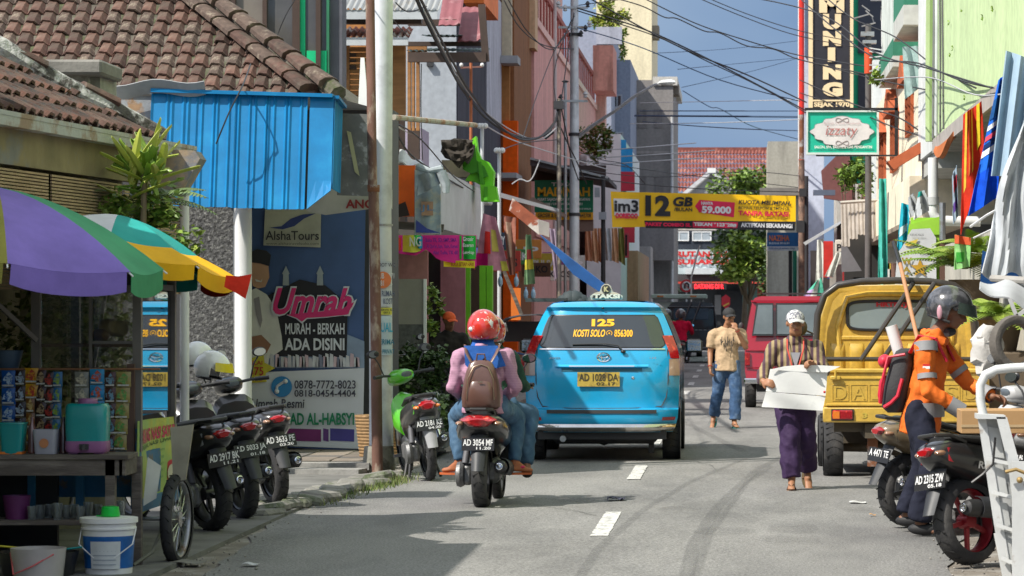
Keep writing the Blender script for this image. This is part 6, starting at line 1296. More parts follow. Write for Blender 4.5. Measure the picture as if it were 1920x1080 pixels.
def glassshape(b,l,e=0):     # rear window with rounded lower corners
    zs=[1.265-e,1.28,1.31,1.4,1.5,1.585,1.605+e];hw=[.78+e,.83+e,.855+e,.87+e,.875+e,.87+e,.84+e]
    b.loft([[S(-h+2*h*k/16,z,l)for k in range(17)]for z,h in zip(zs,hw)],closed=False,caps=False);b.f=[f[::-1]for f in b.f]
rw=tp_('rear_window',GLASSD,lambda b:glassshape(b,.006))
tp_('window_seal',BLACK,lambda b:glassshape(b,.003,.012))
YL=mat(hexc('f2b20c'),rough=.5,var=.05)
SW=lambda a,c:tuple(S(a/lerp(c,2),c,.012)-V((a,0,c)))
txt(rw,'125',(0,0,0),(1,0,0),(0,0,1),(-.12,1.49,.13,1.57),YL,bold=.05,lift=0,wob=SW,world=False)
txt(rw,'KOSTI SOLO',(0,0,0),(1,0,0),(0,0,1),(-.32,1.375,.03,1.455),YL,bold=.03,shear=.25,lift=0,wob=SW,world=False)
txt(rw,'856300',(0,0,0),(1,0,0),(0,0,1),(.13,1.375,.33,1.455),YL,bold=.03,lift=0,wob=SW,world=False)
b=MB();b.lathe([(.026,0),(.033,0)],S(.1,1.415,.012),(0,-1,.3),20);b.lathe([(.001,0),(.010,0)],S(.1,1.415,.013),(0,-1,.3),10);b.build('emblem',YL,rw)
tp_('belt_trim',CHROME,lambda b:spatch(b,-.83,.83,1.238,1.25,.012,nz=1))
wp=tp_('wiper',BLACK,lambda b:(b.tube([S(.28,1.22,.03),S(.22,1.28,.035),S(.05,1.30,.03),S(-.4,1.292,.02)],.008,6),b.ell(S(.28,1.215,.03),(.03,.02,.02),8,6)))
for s in(-1,1):
    tl=tp_('tail_light',REDL,lambda b:(b.grid(lambda a,c:S(s*((.855+.03*(1-c))+(1.0-(.855+.03*(1-c)))*a),1.14+.25*c,.02),5,6)if s<0 else b.grid(lambda a,c:S((1.0-.0*c)-(1.0-(.855+.03*(1-c)))*a,1.14+.25*c,.02),5,6),
        b.grid(lambda a,c:V((s*(lerp(1.14+.25*c,2)+.012),S(1,1.14+.25*c).y-.02+(.16-.10*c)*a,1.14+.25*c)),2,6)))
    tp_('reversing_lamp',mat((.36,.25,.2),rough=.15,coat=1),lambda b:(b.grid(lambda a,c:S(s*(.865+.135*a),.955+.18*c,.018),5,4),b.grid(lambda a,c:V((s*(lerp(1.,2)+.008),S(1,1).y-.02+.14*a,.955+.18*c)),2,3)),tl)
    tp_('reflector',REDL,lambda b:b.grid(lambda a,c:S(s*(.80+.17*a),.47+.035*c,.012),5,2))
    tp_('side_glass',GLASSD,lambda b:[b.grid(lambda a,c:V((s*(lerp(1.28+.34*c,2)+.008),y0+.1*c*(y0<.6)+(y1-y0)*a,1.28+.34*c)),2,4)for y0,y1 in((.42,.95),(1.0,1.9),(1.96,2.75))])
    tp_('door_seam',DARK,lambda b:[b.box(s*.838,s*.848,y,y+.012,.4,1.24)for y in(.98,1.92,2.8)])
    mr=tp_('wing_mirror',BLACK,lambda b:b.box(s*.97-.1,s*.97+.1,2.7,2.8,1.17,1.33,bev=.035));tp_('mirror_glass',mat((.3,.34,.36),rough=.05,metal=1),lambda b:b.box(s*.97-.08,s*.97+.08,2.69,2.702,1.19,1.31,bev=.005),mr)
    tp_('wheel_arch',DARK,lambda b:[b.lathe([(.001,0),(.36,0)],(s*.846,y,.33),(s,0,0),24)for y in(.72,3.35)])
    for y in(.72,3.35):wheel(taxi,(s*.745,y,.305),.305,.19,rim=STEEL,disc=True)
tp_('handle_recess',mat((.012,.12,.18),rough=.5),lambda b:spatch(b,-.52,.52,1.0,1.035,.006,nz=1));tp_('handle_bar',paint(hexc('2fb1e2')),lambda b:b.grid(lambda a,c:S(-.6+1.2*a,1.04+.035*c,.02+.02*math.sin(math.pi*c)),12,3));tp_('chrome_strip',CHROME,lambda b:spatch(b,-.42,.42,1.052,1.066,.045,nz=1))
tp_('tailgate_seam',DARK,lambda b:b.tube([S(u,z,.003)for u,z in((-.86,1.24),(-.855,.9),(-.84,.72),(-.78,.62),(-.4,.60),(0,.598),(.4,.60),(.78,.62),(.84,.72),(.855,.9),(.86,1.24))],.006,5))
tp_('pad_strip',DARK,lambda b:spatch(b,-.72,.72,.545,.585,.012,nz=2))
tp_('chrome_bumper',mat((.62,.6,.57),rough=.18,metal=1,var=.15,vs=5,bump=.5,bs=4,bdist=.04),lambda b:b.grid(lambda a,c:S(-1+2*a,.345+.085*c,.03+.03*math.sin(math.pi*c)),24,5))
tp_('under_tray',DARK,lambda b:(b.box(-.7,.7,.1,4,.26,.36),b.tube([(-.6,.65,.3),(-.15,.65,.28),(.0,.65,.29),(.15,.65,.28),(.6,.65,.3)],[.05,.06,.12,.06,.05],12),b.box(-.55,.6,.3,.5,.2,.3,bev=.05),b.box(.5,.56,.4,.46,.1,.3)))
tp_('exhaust',STEEL,lambda b:b.tube([(-.42,-.0,.27),(-.42,.6,.28)],.035,12))
lg=tp_('badge',CHROME,lambda b:(b.lathe([(.062,0),(.075,.004),(.075,-.004)],(0,0,0),(0,-1,0),24,closed=True),b.lathe([(.03,0),(.038,.004),(.038,-.004)],(0,0,0),(0,-1,0),18,closed=True),b.lathe([(.03,0),(.038,.004),(.038,-.004)],(0,0,.0),(0,-1,0),18,closed=True)))
me=lg.data
for i,v in enumerate(me.vertices):
    k=i//1;x,y,z=v.co
    if i<72:v.co=(x,y,z*.7)
    elif i<72+54:v.co=(x*.6,y,z*1.3)
    else:v.co=(x*1.5,y,z*.6+.015)
    v.co+=S(.02,1.155,.015)
txt(taxi,'AVANZA',S(-.68,1.135,.02),(1,0,0),(0,0,1),(0,0,.12,.02),CHROME,bold=.03,world=False);txt(taxi,'1.3 E',S(.62,1.135,.03),(1,0,0),(0,0,1),(0,0,.07,.022),CHROME,bold=.03,world=False)
plate(taxi,['AD 1028 DA','02.17'],S(-.04,.915,.03),.46,.155,3,mat(hexc('b9a045'),rough=.5,col2=hexc('8a7434'),c2pos=(.5,.6),c2s=9),mat((.05,.04,.02)))
tp_('lock',CHROME,lambda b:b.lathe([(.001,.004),(.016,0)],S(.4,.93,.006),(0,-1,0),12));tp_('third_lamp',BLACK,lambda b:b.ell(S(0,1.69,.005),(.016,.01,.012),8,6))
rs=tp_('roof_sign',mat((.6,.56,.45),rough=.5),lambda b:b.prism([(-.17,0),(.18,0),(.185,.04),(.12,.075),(.07,.09),(.05,.15),(.02,.175),(-.02,.175),(-.05,.15),(-.07,.09),(-.13,.075),(-.18,.04)],(.01,.98,1.785),(1,0,0),(0,0,1),.12,n=(0,1,0)))
tp_('roof_sign_face',mat((.06,.055,.05),rough=.5),lambda b:(b.prism([(-.155,.015),(.165,.015),(.155,.06),(-.14,.06)],(.01,.97,1.785),(1,0,0),(0,0,1),.01,n=(0,1,0)),b.lathe([(.001,0),(.05,0)],(.01,.972,1.785+.115),(0,-1,0),20)),rs)
txt(rs,'TAKSI',(.01,.965,1.785),(1,0,0),(0,0,1),(-.145,.012,.155,.062),mat((.75,.7,.55)),bold=.06,world=False)
txt(rs,'K',(.01,.965,1.9),(1,0,0),(0,0,1),(-.025,-.028,.03,.03),mat((.6,.5,.25)),bold=.06,world=False)
b=MB();b.tube([(.33,1.2,1.78),(.33,1.2,1.8)],.02,8)
# ---------------------------------------------------------------- yellow pickup
YP=paint(hexc('d0ab48'),rough=.42,var=.15,col2=hexc('a8873a'),c2pos=(.52,.75),c2s=4,bump=.12,bs=5,bdist=.02,spk=(30,.06))
pk=thing('pickup_truck','yellow pickup truck with a black roll bar parked on the right, seen from behind','pickup',(1.655,31.1,0))
def pp(nm,m,fn,p=pk):b=MB();fn(b);return b.build(nm,m,p)
HW=.80
tg=pp('tailgate',YP,lambda b:(b.box(-HW,HW,0,.03,.73,1.06,bev=.01),b.box(-HW,HW,-.02,.04,1.055,1.10,bev=.012),b.box(-.64,.64,-.012,0,.995,1.02,bev=.006),b.box(-HW+.02,HW-.02,-.015,0,.735,.76,bev=.006)))
for i,ch in enumerate('DAIHATSU'):txt(tg,ch,(0,-.001,.80),(1,0,0),(0,0,1),(-.70+i*.18,0,-.58+i*.18,.13),YP,bold=.0,lift=.006,world=False)
def emb(b):
    for i in range(8):
        x0,x1=-.72+i*.18,-.56+i*.18
        for r_ in((x0,x1,.785,.79),(x0,x1,.94,.945),(x0,x0+.005,.79,.94),(x1-.005,x1,.79,.94)):b.box(r_[0],r_[1],-.005,.002,r_[2],r_[3])
pp('embossing',YP,emb,tg)
pp('side_board',YP,lambda b:b.box(-HW-.01,-HW+.03,.03,2.1,.72,1.10,bev=.01));pp('side_board',YP,lambda b:b.box(HW-.03,HW+.01,.03,2.1,.72,1.10,bev=.01))
for x in(-.74,.70):pp('latch',YP,lambda b:(b.box(x,x+.1,-.045,-.01,.99,1.03,bev=.008),b.tube([(x+.05,-.04,1.01),(x+.05,-.04,1.08)],.012,6)))
pp('bed_floor',YP,lambda b:b.box(-HW+.03,HW-.03,.03,2.1,.70,.735))
pp('rear_sill',YP,lambda b:(b.box(-HW-.01,HW+.01,-.01,.06,.575,.725,bev=.012),b.lathe([(.001,-.004),(.09,0),(.1,.02)],(-.13,-.012,.62),(0,1,0),20)))
for s in(-1,1):
    tl=pp('tail_light',REDL,lambda b:b.box(s*.62-.10,s*.62+.10,-.04,-.01,.605,.695,bev=.01));pp('indicator',ORL,lambda b:b.box(s*.62-.10*s-.0,s*.62+.10*s*-.25,-.046,-.036,.615,.685),tl)if s>0 else pp('indicator',ORL,lambda b:b.box(-.715,-.65,-.046,-.036,.615,.685),tl)
    pp('lamp_bezel',DARK,lambda b:b.box(s*.62-.11,s*.62+.11,-.02,-.008,.595,.705),tl)
    for y in(.78,2.75):wheel(pk,(s*.69,y,.29),.29,.19,rim=STEEL,disc=True)
ptx=mat((.5,.5,.48));txt(pk,'3',(0,-.012,0),(1,0,0),(0,0,1),(-.43,.62,-.38,.67),mat(hexc('c8b048')),bold=.04,world=False,lift=.003);plate(pk,['AD 1694 MF','07.19'],(.05,-.03,.49),.4,.12,3)
pp('chassis',mat((.10,.08,.055),rough=.9,var=.4),lambda b:(b.box(-.4,-.3,.05,3,.42,.56),b.box(.3,.4,.05,3,.42,.56),b.box(-.7,.7,.1,.16,.48,.57),b.tube([(-.65,.78,.3),(-.15,.78,.3),(0,.78,.3),(.15,.78,.3),(.65,.78,.3)],[.04,.05,.13,.05,.04],12),b.box(-.7,.7,1.2,3,.25,.5)))
[pp('leaf_spring',RUST,lambda b:(b.box(s*.325-.035,s*.325+.035,.2,1.3,.3,.33),b.box(s*.32-.05,s*.32+.05,.16,.22,.14,.46)))for s in(-1,1)]
pp('exhaust',RUST,lambda b:(b.loft([sring(y,.085,.30,.36,2.2,14,-.05)for y in(.12,.5)],caps=False),b.loft([sring(y,.07,.31,.35,2.2,14,-.05)for y in(.13,.5)][::-1],caps=False)))
CY=2.15     # cab back wall
def cabring(y,gr=0):return[(-.80+gr,y,.74),(-.81+gr,y,1.15),(-.775+gr,y,1.55),(-.70+gr,y,1.80),(-.62+gr,y,1.885-gr),(-.45,y,1.915-gr),(0,y,1.925-gr),(.45,y,1.915-gr),(.62-gr,y,1.885-gr),(.70-gr,y,1.80),(.775-gr,y,1.55),(.81-gr,y,1.15),(.80-gr,y,.74)]
pp('cab',YP,lambda b:(b.loft([cabring(CY),cabring(CY+.03,-.01),cabring(CY+1.0,-.01),[(x*.95,y,min(z,1.5))for x,y,z in cabring(CY+1.4)]],sm=True),b.loft([[(x*1.0,CY-.0,z)for x,y,z in cabring(0)],[(x*.93,CY-.001,.78+(z-.78)*.965)for x,y,z in cabring(0)],[(x*.90,CY+.02,.8+(z-.8)*.95)for x,y,z in cabring(0)]],caps=False)))
cw=pp('cab_window',GLASSD if 0 else mat((.22,.27,.28),rough=.08,var=.2,vs=1.5,bump=0),lambda b:b.loft([[(.63*x,CY-.012,1.605+.155*z)]for x,z in((0,0),)]and[[(r_*.5*math.copysign(abs(math.cos(a))**.35,math.cos(a)),CY-.012,1.61+r_*.15*math.copysign(abs(math.sin(a))**.35,math.sin(a)))for a in[2*math.pi*k/40 for k in range(40)]]for r_ in(.01,1.0)],caps=False))
pp('window_seal',BLACK,lambda b:b.tube([(.5*math.copysign(abs(math.cos(a))**.35,math.cos(a)),CY-.015,1.61+.15*math.copysign(abs(math.sin(a))**.35,math.sin(a)))for a in[2*math.pi*k/40 for k in range(41)]],.016,6))
txt(cw,'HRTRTJ',(0,CY-.02,1.69),(1,0,0),(0,0,1),(-.2,0,.12,.06),mat((.45,.02,.03)),bold=.06,world=False)
for i in range(7):
    x=-.60+i*.2;pp('pressed_rib',YP,lambda b:b.grid(lambda a,c:(x+.075*math.sin(math.pi*(a-.5)),CY-.03*math.cos(math.pi*(a-.5))*min(1,6*c,6*(1-c)),.98+.34*c),8,10,th=.0))
pp('pressed_frame',YP,lambda b:(b.tube([(-.56,CY,1.05),(-.6,CY,1.5),(-.5,CY,1.80),(-.3,CY,1.835),(.3,CY,1.835),(.5,CY,1.80),(.6,CY,1.5),(.56,CY,1.05)],.03,8),b.box(-.62,.62,CY-.012,CY,1.36,1.40,bev=.01)))
RB=mat((.05,.045,.042),rough=.35,var=.3,vs=3)
rbp=[(-.81,CY-.12,.9),(-.83,CY-.12,1.3),(-.81,CY-.12,1.62),(-.74,CY-.12,1.82),(-.6,CY-.12,1.925),(-.35,CY-.12,1.965),(0,CY-.12,1.975),(.35,CY-.12,1.965),(.6,CY-.12,1.925),(.74,CY-.12,1.82),(.81,CY-.12,1.62),(.84,CY-.12,1.3),(.84,CY-.12,.9)]
pp('roll_bar',RB,lambda b:b.tube(rbp,.036,12));pp('cross_bar',RB,lambda b:b.tube([(-.82,CY-.13,1.16),(.84,CY-.13,1.16)],.024,8))
for x0,x1 in((-.1,.18),(.12,.4)):pp('brace',RB,lambda b:b.tube([(x0-.27,CY-.3,1.15),(x1,CY-.15,1.95)],.026,8))
for s in(-1,1):pp('wing_mirror',BLACK,lambda b:(b.ell((s*.96,CY+1.05,1.48),(.07,.03,.09),12,8),b.tube([(s*.8,CY+1.1,1.4),(s*.93,CY+1.06,1.46)],.01,6)))
b=MB();p0,p1,p2=U(1722,640,31.3),U(1688,495,33.0),U(1676,455,33.4)
b.tube([U(1735,700,31.2),p1],.022,10);bt=thing('long_handle','long wooden pole with a black grip leaning in the bed of the yellow pickup','pole',tuple(U(1735,700,31.2)))
b.build('shaft',mat((.45,.22,.11),rough=.5,var=.2),bt,world=True);b=MB();b.tube([p1,p2],.024,10);b.build('grip',BLACK,bt,world=True)
# ---------------------------------------------------------------- red van, dark pickup, white truck
def boxcar(t,hw,zb,belt,roof,L,m,glassm,inset=.12,lean=.18,bars=()):
    pr=[(zb,.02,hw-.02),(zb+.12,0,hw),(belt-.25,0,hw),(belt,.03,hw-.01),(roof-.12,lean,hw-inset),(roof-.03,lean+.03,hw-inset-.05),(roof,lean+.12,hw-inset-.15)]
    ring=lambda f:[(x,y,z)for x,y,z in f]
    def fn(b):
        rings=[]
        for st,k in((0,0),(1,.35),(2,L-1.0),(3,L)):
            r_=[(-w_,(y if st==0 else k),(z if st<3 else min(z,belt-.1)))for z,y,w_ in pr]+[(w_,(y if st==0 else k),(z if st<3 else min(z,belt-.1)))for z,y,w_ in pr[::-1]];rings.append(r_)
        b.loft(rings)
    pb=lambda nm,mm,f,p=t:(lambda b:(f(b),b.build(nm,mm,p))[1])(MB())
    pb('body',m,fn);return pb,(lambda x,z:V((x,lean*max(0,(z-belt))/(roof-.12-belt)+.03*(z>=belt)-.012,z)))
rv=thing('red_van','dark red boxy van with split rear doors parked beyond the yellow pickup','van',(.95,53.4,0))
RVM=paint(hexc('a5122c'));pb,G=boxcar(rv,.80,.52,1.22,1.90,4,RVM,GLASSD)
gl=mat((.13,.16,.17),rough=.07,var=.25,vs=2,bump=0)
for x0,x1,c in((-.66,-.34,.08),(-.26,.60,.02)):
    w_=pb('window',BLACK,lambda b:b.prism([(x0-.025,0),(x1+.02,0),(x1+.02-(c if x0>-.3 else 0),.55),(x0-.025+(c if x0<-.3 else 0),.55)],(0,-.0,1.235),(1,0,0),(0,.26,1),.01,n=(0,1,0)))
    pb('pane',gl,lambda b:b.prism([(x0,.03),(x1,.03),(x1-(c if x0>-.3 else 0),.52),(x0+(c if x0<-.3 else 0),.52)],(0,-.01,1.235),(1,0,0),(0,.26,1),.008,n=(0,1,0)),w_)
pb('door_seam',DARK,lambda b:(b.box(-.305,-.295,-.008,.02,.62,1.24),b.bar((-.30,-.0,1.24),(-.30,.17,1.8),.012,.012)));pb('pressed_line',mat(hexc('7d0e22')),lambda b:(b.box(-.79,.79,-.01,0,.98,.995),b.box(-.79,.79,-.01,0,.7,.712)))
pb('bumper',CHROME,lambda b:b.box(-.82,.82,-.1,.05,.44,.53,bev=.02));[pb('tail_light',REDL,lambda b:b.box(s*.76-.04,s*.76+.04,-.02,.0,.75,.95))for s in(-1,1)];pb('rain_gutter',RVM,lambda b:b.box(-.7,.7,.17,.2,1.8,1.83))
pb('roof_rack_bar',DARK,lambda b:b.box(-.5,.5,1,1.05,1.93,1.96));pb('chassis',DARK,lambda b:(b.box(-.6,.6,.1,3.4,.3,.52),b.box(-.35,-.3,.1,.16,.15,.4),b.box(.1,.16,.1,.16,.15,.4)))
pb('wing_mirror',DARK,lambda b:b.ell((-.86,2.9,1.38),(.05,.03,.07),10,7))
for s in(-1,1):
    for y in(.75,3.1):wheel(rv,(s*.7,y,.3),.3,.18,rim=STEEL,disc=True)
dp=thing('dark_pickup','dark charcoal pickup truck driving away far down the road past the red rider','pickup',(-1.42,99,0))
DPM=paint((.02,.022,.026));pbd=lambda nm,mm,f,p=dp:(lambda b:(f(b),b.build(nm,mm,p))[1])(MB())
pbd('bed',DPM,lambda b:(b.box(-.82,.82,0,.06,.55,1.06,bev=.02),b.box(-.84,-.78,.06,2,.55,1.06),b.box(.78,.84,.06,2,.55,1.06),b.box(-.8,.8,0,2,.5,.56),b.box(-.8,.8,-.08,.0,.42,.52,bev=.02)))
pbd('cab',DPM,lambda b:b.loft([[(x*1.0,y,z)for x,y,z in cabring(2.05)],cabring(3.2),[(x*.95,3.8,min(z,1.2))for x,y,z in cabring(0)]]))
pbd('cab_window',mat((.05,.09,.13),rough=.08),lambda b:b.box(-.55,.55,2.03,2.05,1.36,1.72,bev=.01));pbd('roll_bar',BLACK,lambda b:(b.tube([(-.78,1.9,1),(-.72,1.9,1.75),(.72,1.9,1.75),(.78,1.9,1)],.04,8),b.tube([(-.3,1.4,1.1),(0,1.85,1.9)],.03,8),b.tube([(.0,1.4,1.1),(.3,1.85,1.9)],.03,8)))
pbd('bed_rail',BLACK,lambda b:[b.box(-.75+.14*k,-.70+.14*k,-.02,.02,1.06,1.16)for k in range(11)]);[pbd('tail_light',REDL,lambda b:b.box(s*.78-.05,s*.78+.05,-.02,0,.75,.98))for s in(-1,1)];plate(dp,['AD 1872 NF',''],(0,-.09,.62),.4,.13,0)
for s in(-1,1):
    for y in(.8,3.2):wheel(dp,(s*.7,y,.33),.33,.2,rim=STEEL,disc=True)
wt=thing('box_truck','white truck with a flat overhanging grey roof deck ahead of the dark pickup','truck',(-2.05,112,0))
pbw=lambda nm,mm,f,p=wt:(lambda b:(f(b),b.build(nm,mm,p))[1])(MB())
pbw('body',mat((.6,.6,.58)),lambda b:b.box(-.85,.95,0,3.2,.5,1.95,bev=.03));pbw('roof_deck',mat((.5,.5,.48)),lambda b:b.box(-.92,1.02,-.3,3.4,2.06,2.22,bev=.03));pbw('marker_lamp',ORL,lambda b:[b.box(x,x+.22,-.33,-.3,2.12,2.17)for x in(-.7,.45)])
pbw('tail_panel',mat((.3,.3,.3)),lambda b:b.box(-.8,.9,-.02,0,.6,1.2));pbw('post',mat((.3,.3,.3)),lambda b:[b.box(x,x+.05,-.2,-.15,1,2.06)for x in(-.85,.88)])
for s in(-1,1):wheel(wt,(s*.75,.8,.35),.35,.2,rim=STEEL,disc=True)
# rickshaw behind the taxi
rk=thing('cycle_rickshaw','red cycle rickshaw with a grey folding hood waiting left of the taxi','rickshaw',(-3.0,46.5,0))
pbk=lambda nm,mm,f,p=rk:(lambda b:(f(b),b.build(nm,mm,p))[1])(MB())
pbk('hood',mat((.10,.10,.115),rough=.7),lambda b:(b.grid(lambda u,v:(-.45+1.0*u,.9*v,1.48+.13*math.sin(math.pi*u)**.5),10,4,th=.02),b.box(-.45,.55,.88,.9,1.2,1.5)))
pbk('tub',mat((.4,.03,.03),rough=.4),lambda b:(b.box(-.42,.52,.1,.9,.55,.95,bev=.04),b.box(-.3,.4,-.3,.1,.5,.6)));pbk('hood_frame',STEEL,lambda b:[b.tube([(x,.05,.9),(x,.0,1.48)],.012,6)for x in(-.42,.52)])
for x in(-.45,.55):wheel(rk,(x,.5,.32),.32,.04,spokes=24,thick=.04)
wheel(rk,(.05,-.6,.32),.32,.04,spokes=24,thick=.04);pbk('frame',mat((.05,.12,.3)),lambda b:(b.tube([(.05,-.6,.32),(.05,-.2,.8),(.05,.2,.6)],.02,6),b.tube([(.05,-.25,.8),(.05,-.2,1.0),(-.2,-.1,1.05)],.015,6)))
# ---------------------------------------------------------------- motorcycles
scm=scooter('black scooter with a bright red tail light carrying two riders behind the taxi',(-2.13,26.85,0),-2,(.02,.02,.022),(.10,.01,.02),['AD 3054 MF','11.20'],plate_tilt=8,rearw=.125,mir=True,tail=(.19,.08),lampw=1.25,tw=1.4,stand=False)
scooter('black scooter nearest the drinks cart, tail turned to the street',(-3.88,23.75,.03),38,(.02,.02,.022),(.30,.31,.33),['AD 2917 BK','11.21'],lean=-8,plate_tilt=5,rearw=.12,group='scooters parked by the cart',fcol=(.02,.02,.022))
scooter('black scooter with red sticker on its mudguard, middle one of the row by the cart',(-3.86,25.15,.03),30,(.02,.02,.024),(.03,.03,.035),['AD 5033 JA','01.18'],lean=-7,group='scooters parked by the cart')
scooter('black scooter with purple sticker, farthest of the row by the cart',(-3.86,26.9,.03),26,(.02,.02,.022),(.5,.5,.5),['AD 3633 PE','03.20'],lean=-7,group='scooters parked by the cart')
scooter('green and black motorcycle with an orange-red tail light parked behind the silver pole',(-2.96,31.0,.02),16,(.025,.025,.025),(.08,.40,.02),['AD 2181 KE','04.20'],lean=-7,plate_tilt=10,moped=True,yaw_front=20,tail=(.15,.08),fcol=(.10,.48,.02))
scooter('black and red scooter with red rim stripes parked at the lower right',(1.52,20.7,.02),-46,(.02,.02,.022),(.5,.015,.03),['AD 2315 ZW','05.18'],lean=-8,rimm=mat((.30,.02,.03),rough=.4,metal=.3),sidetxt='RACING',rearw=.13)
scooter('brown-grey scooter held by the man in orange',(1.32,24.35,.02),-58,(.20,.15,.09),(.12,.10,.07),['A 4471 TE',''],lean=4,rearw=.14,fcol=(.5,.5,.5))
scooter('white and black scooter parked behind the white rail at the right edge',(2.35,23.6,.02),-60,(.45,.46,.47),(.45,.46,.47),['AD 6120 AE',''],lean=-8,yaw_front=25,fcol=(.5,.5,.5))
for i,(x,y,rz,c,lb)in enumerate([(-3.85,40.2,20,(.03,.03,.03),'dark motorcycle with a round mirror behind the green one'),(-3.5,42.0,35,(.2,.2,.2),'grey motorcycle in the crowded row behind the woman with the brown backpack'),(-3.75,44.2,30,(.12,.02,.02),'maroon scooter deep in the crowded row behind the passenger'),(-3.4,46.5,28,(.03,.03,.03),'black motorcycle at the far end of the crowded row, beside the rickshaw')]):
    scooter(lb,(x,y,.05),rz,c,(.3,.3,.3),['AD %d'%(2100+i*731),''],lean=-6,moped=(i%2==0),group='motorcycles parked on the left',yaw_front=25)
scf=scooter('far scooter under the rider in red',(-1.49,86,0),0,(.05,.05,.05),(.1,.1,.1),['AD 2766 UE',''])
scg=scooter('far scooter under the rider in green',(-1.95,90,0),0,(.05,.05,.05),(.1,.1,.1),['AD 5519 TA',''])
# ============================================================ people
def E(x,y,z):return Matrix.Rotation(R(z),4,'Z')@Matrix.Rotation(R(x),4,'X')@Matrix.Rotation(R(y),4,'Y')
def cone(p,q,r1,r2,flat=1.,side=(1,0,0),n=14):
    p,q=V(p),V(q);d=(q-p).normalized();u=V(side)-d*V(side).dot(d)
    if u.length<.05:u=d.cross(V((0,1,0)))
    u.normalize();w_=d.cross(u)*flat
    return('r',[[c+(u*math.cos(2*math.pi*j/n)+w_*math.sin(2*math.pi*j/n))*r for j in range(n)]for c,r in((p,r1),(p.lerp(q,.5),(r1+r2)/2),(q,r2))])
def hand(sh,wr,d,nrm,curl=.5,s=1.,side=1,r=1.):
    """palm and five bent fingers: d = where the fingers point, nrm = the palm's normal, side = +1/-1 which way the thumb leaves"""
    wr,d,nrm=V(wr),V(d).normalized(),V(nrm);nrm=(nrm-d*nrm.dot(d)).normalized();x=d.cross(nrm)*side
    sh.append(('c',wr,wr+d*.075*s,.026*s,.034*s,12,.5,tuple(x)))
    sh.append(('c',wr+d*.05*s-x*.02*s,wr+d*.05*s+x*.02*s,.022*s,.022*s,10,.7,tuple(d)))
    for k,(o,L)in enumerate(((.032,.066),(.011,.076),(-.011,.071),(-.031,.056))):
        p=wr+d*.078*s+x*o*s;a=curl*(.9+.12*k);dd=d*math.cos(a*.6)+nrm*math.sin(a*.6);q=p+dd*L*.5*s;de=d*math.cos(a*1.7)+nrm*math.sin(a*1.7)
        sh.append(('c',p-dd*.02*s,q,.0105*s*r,.0095*s*r,8));sh.append(('c',q,q+de*L*.52*s,.0095*s*r,.0085*s*r,8))
    p=wr+d*.022*s+x*.022*s;q=p+(x*.8+d*.55+nrm*.3)*.036*s;sh.append(('c',p,q,.015*s,.012*s,8));sh.append(('c',q,q+(d*.9+x*.25+nrm*.35*(curl+.4))*.034*s,.012*s,.0095*s,8))
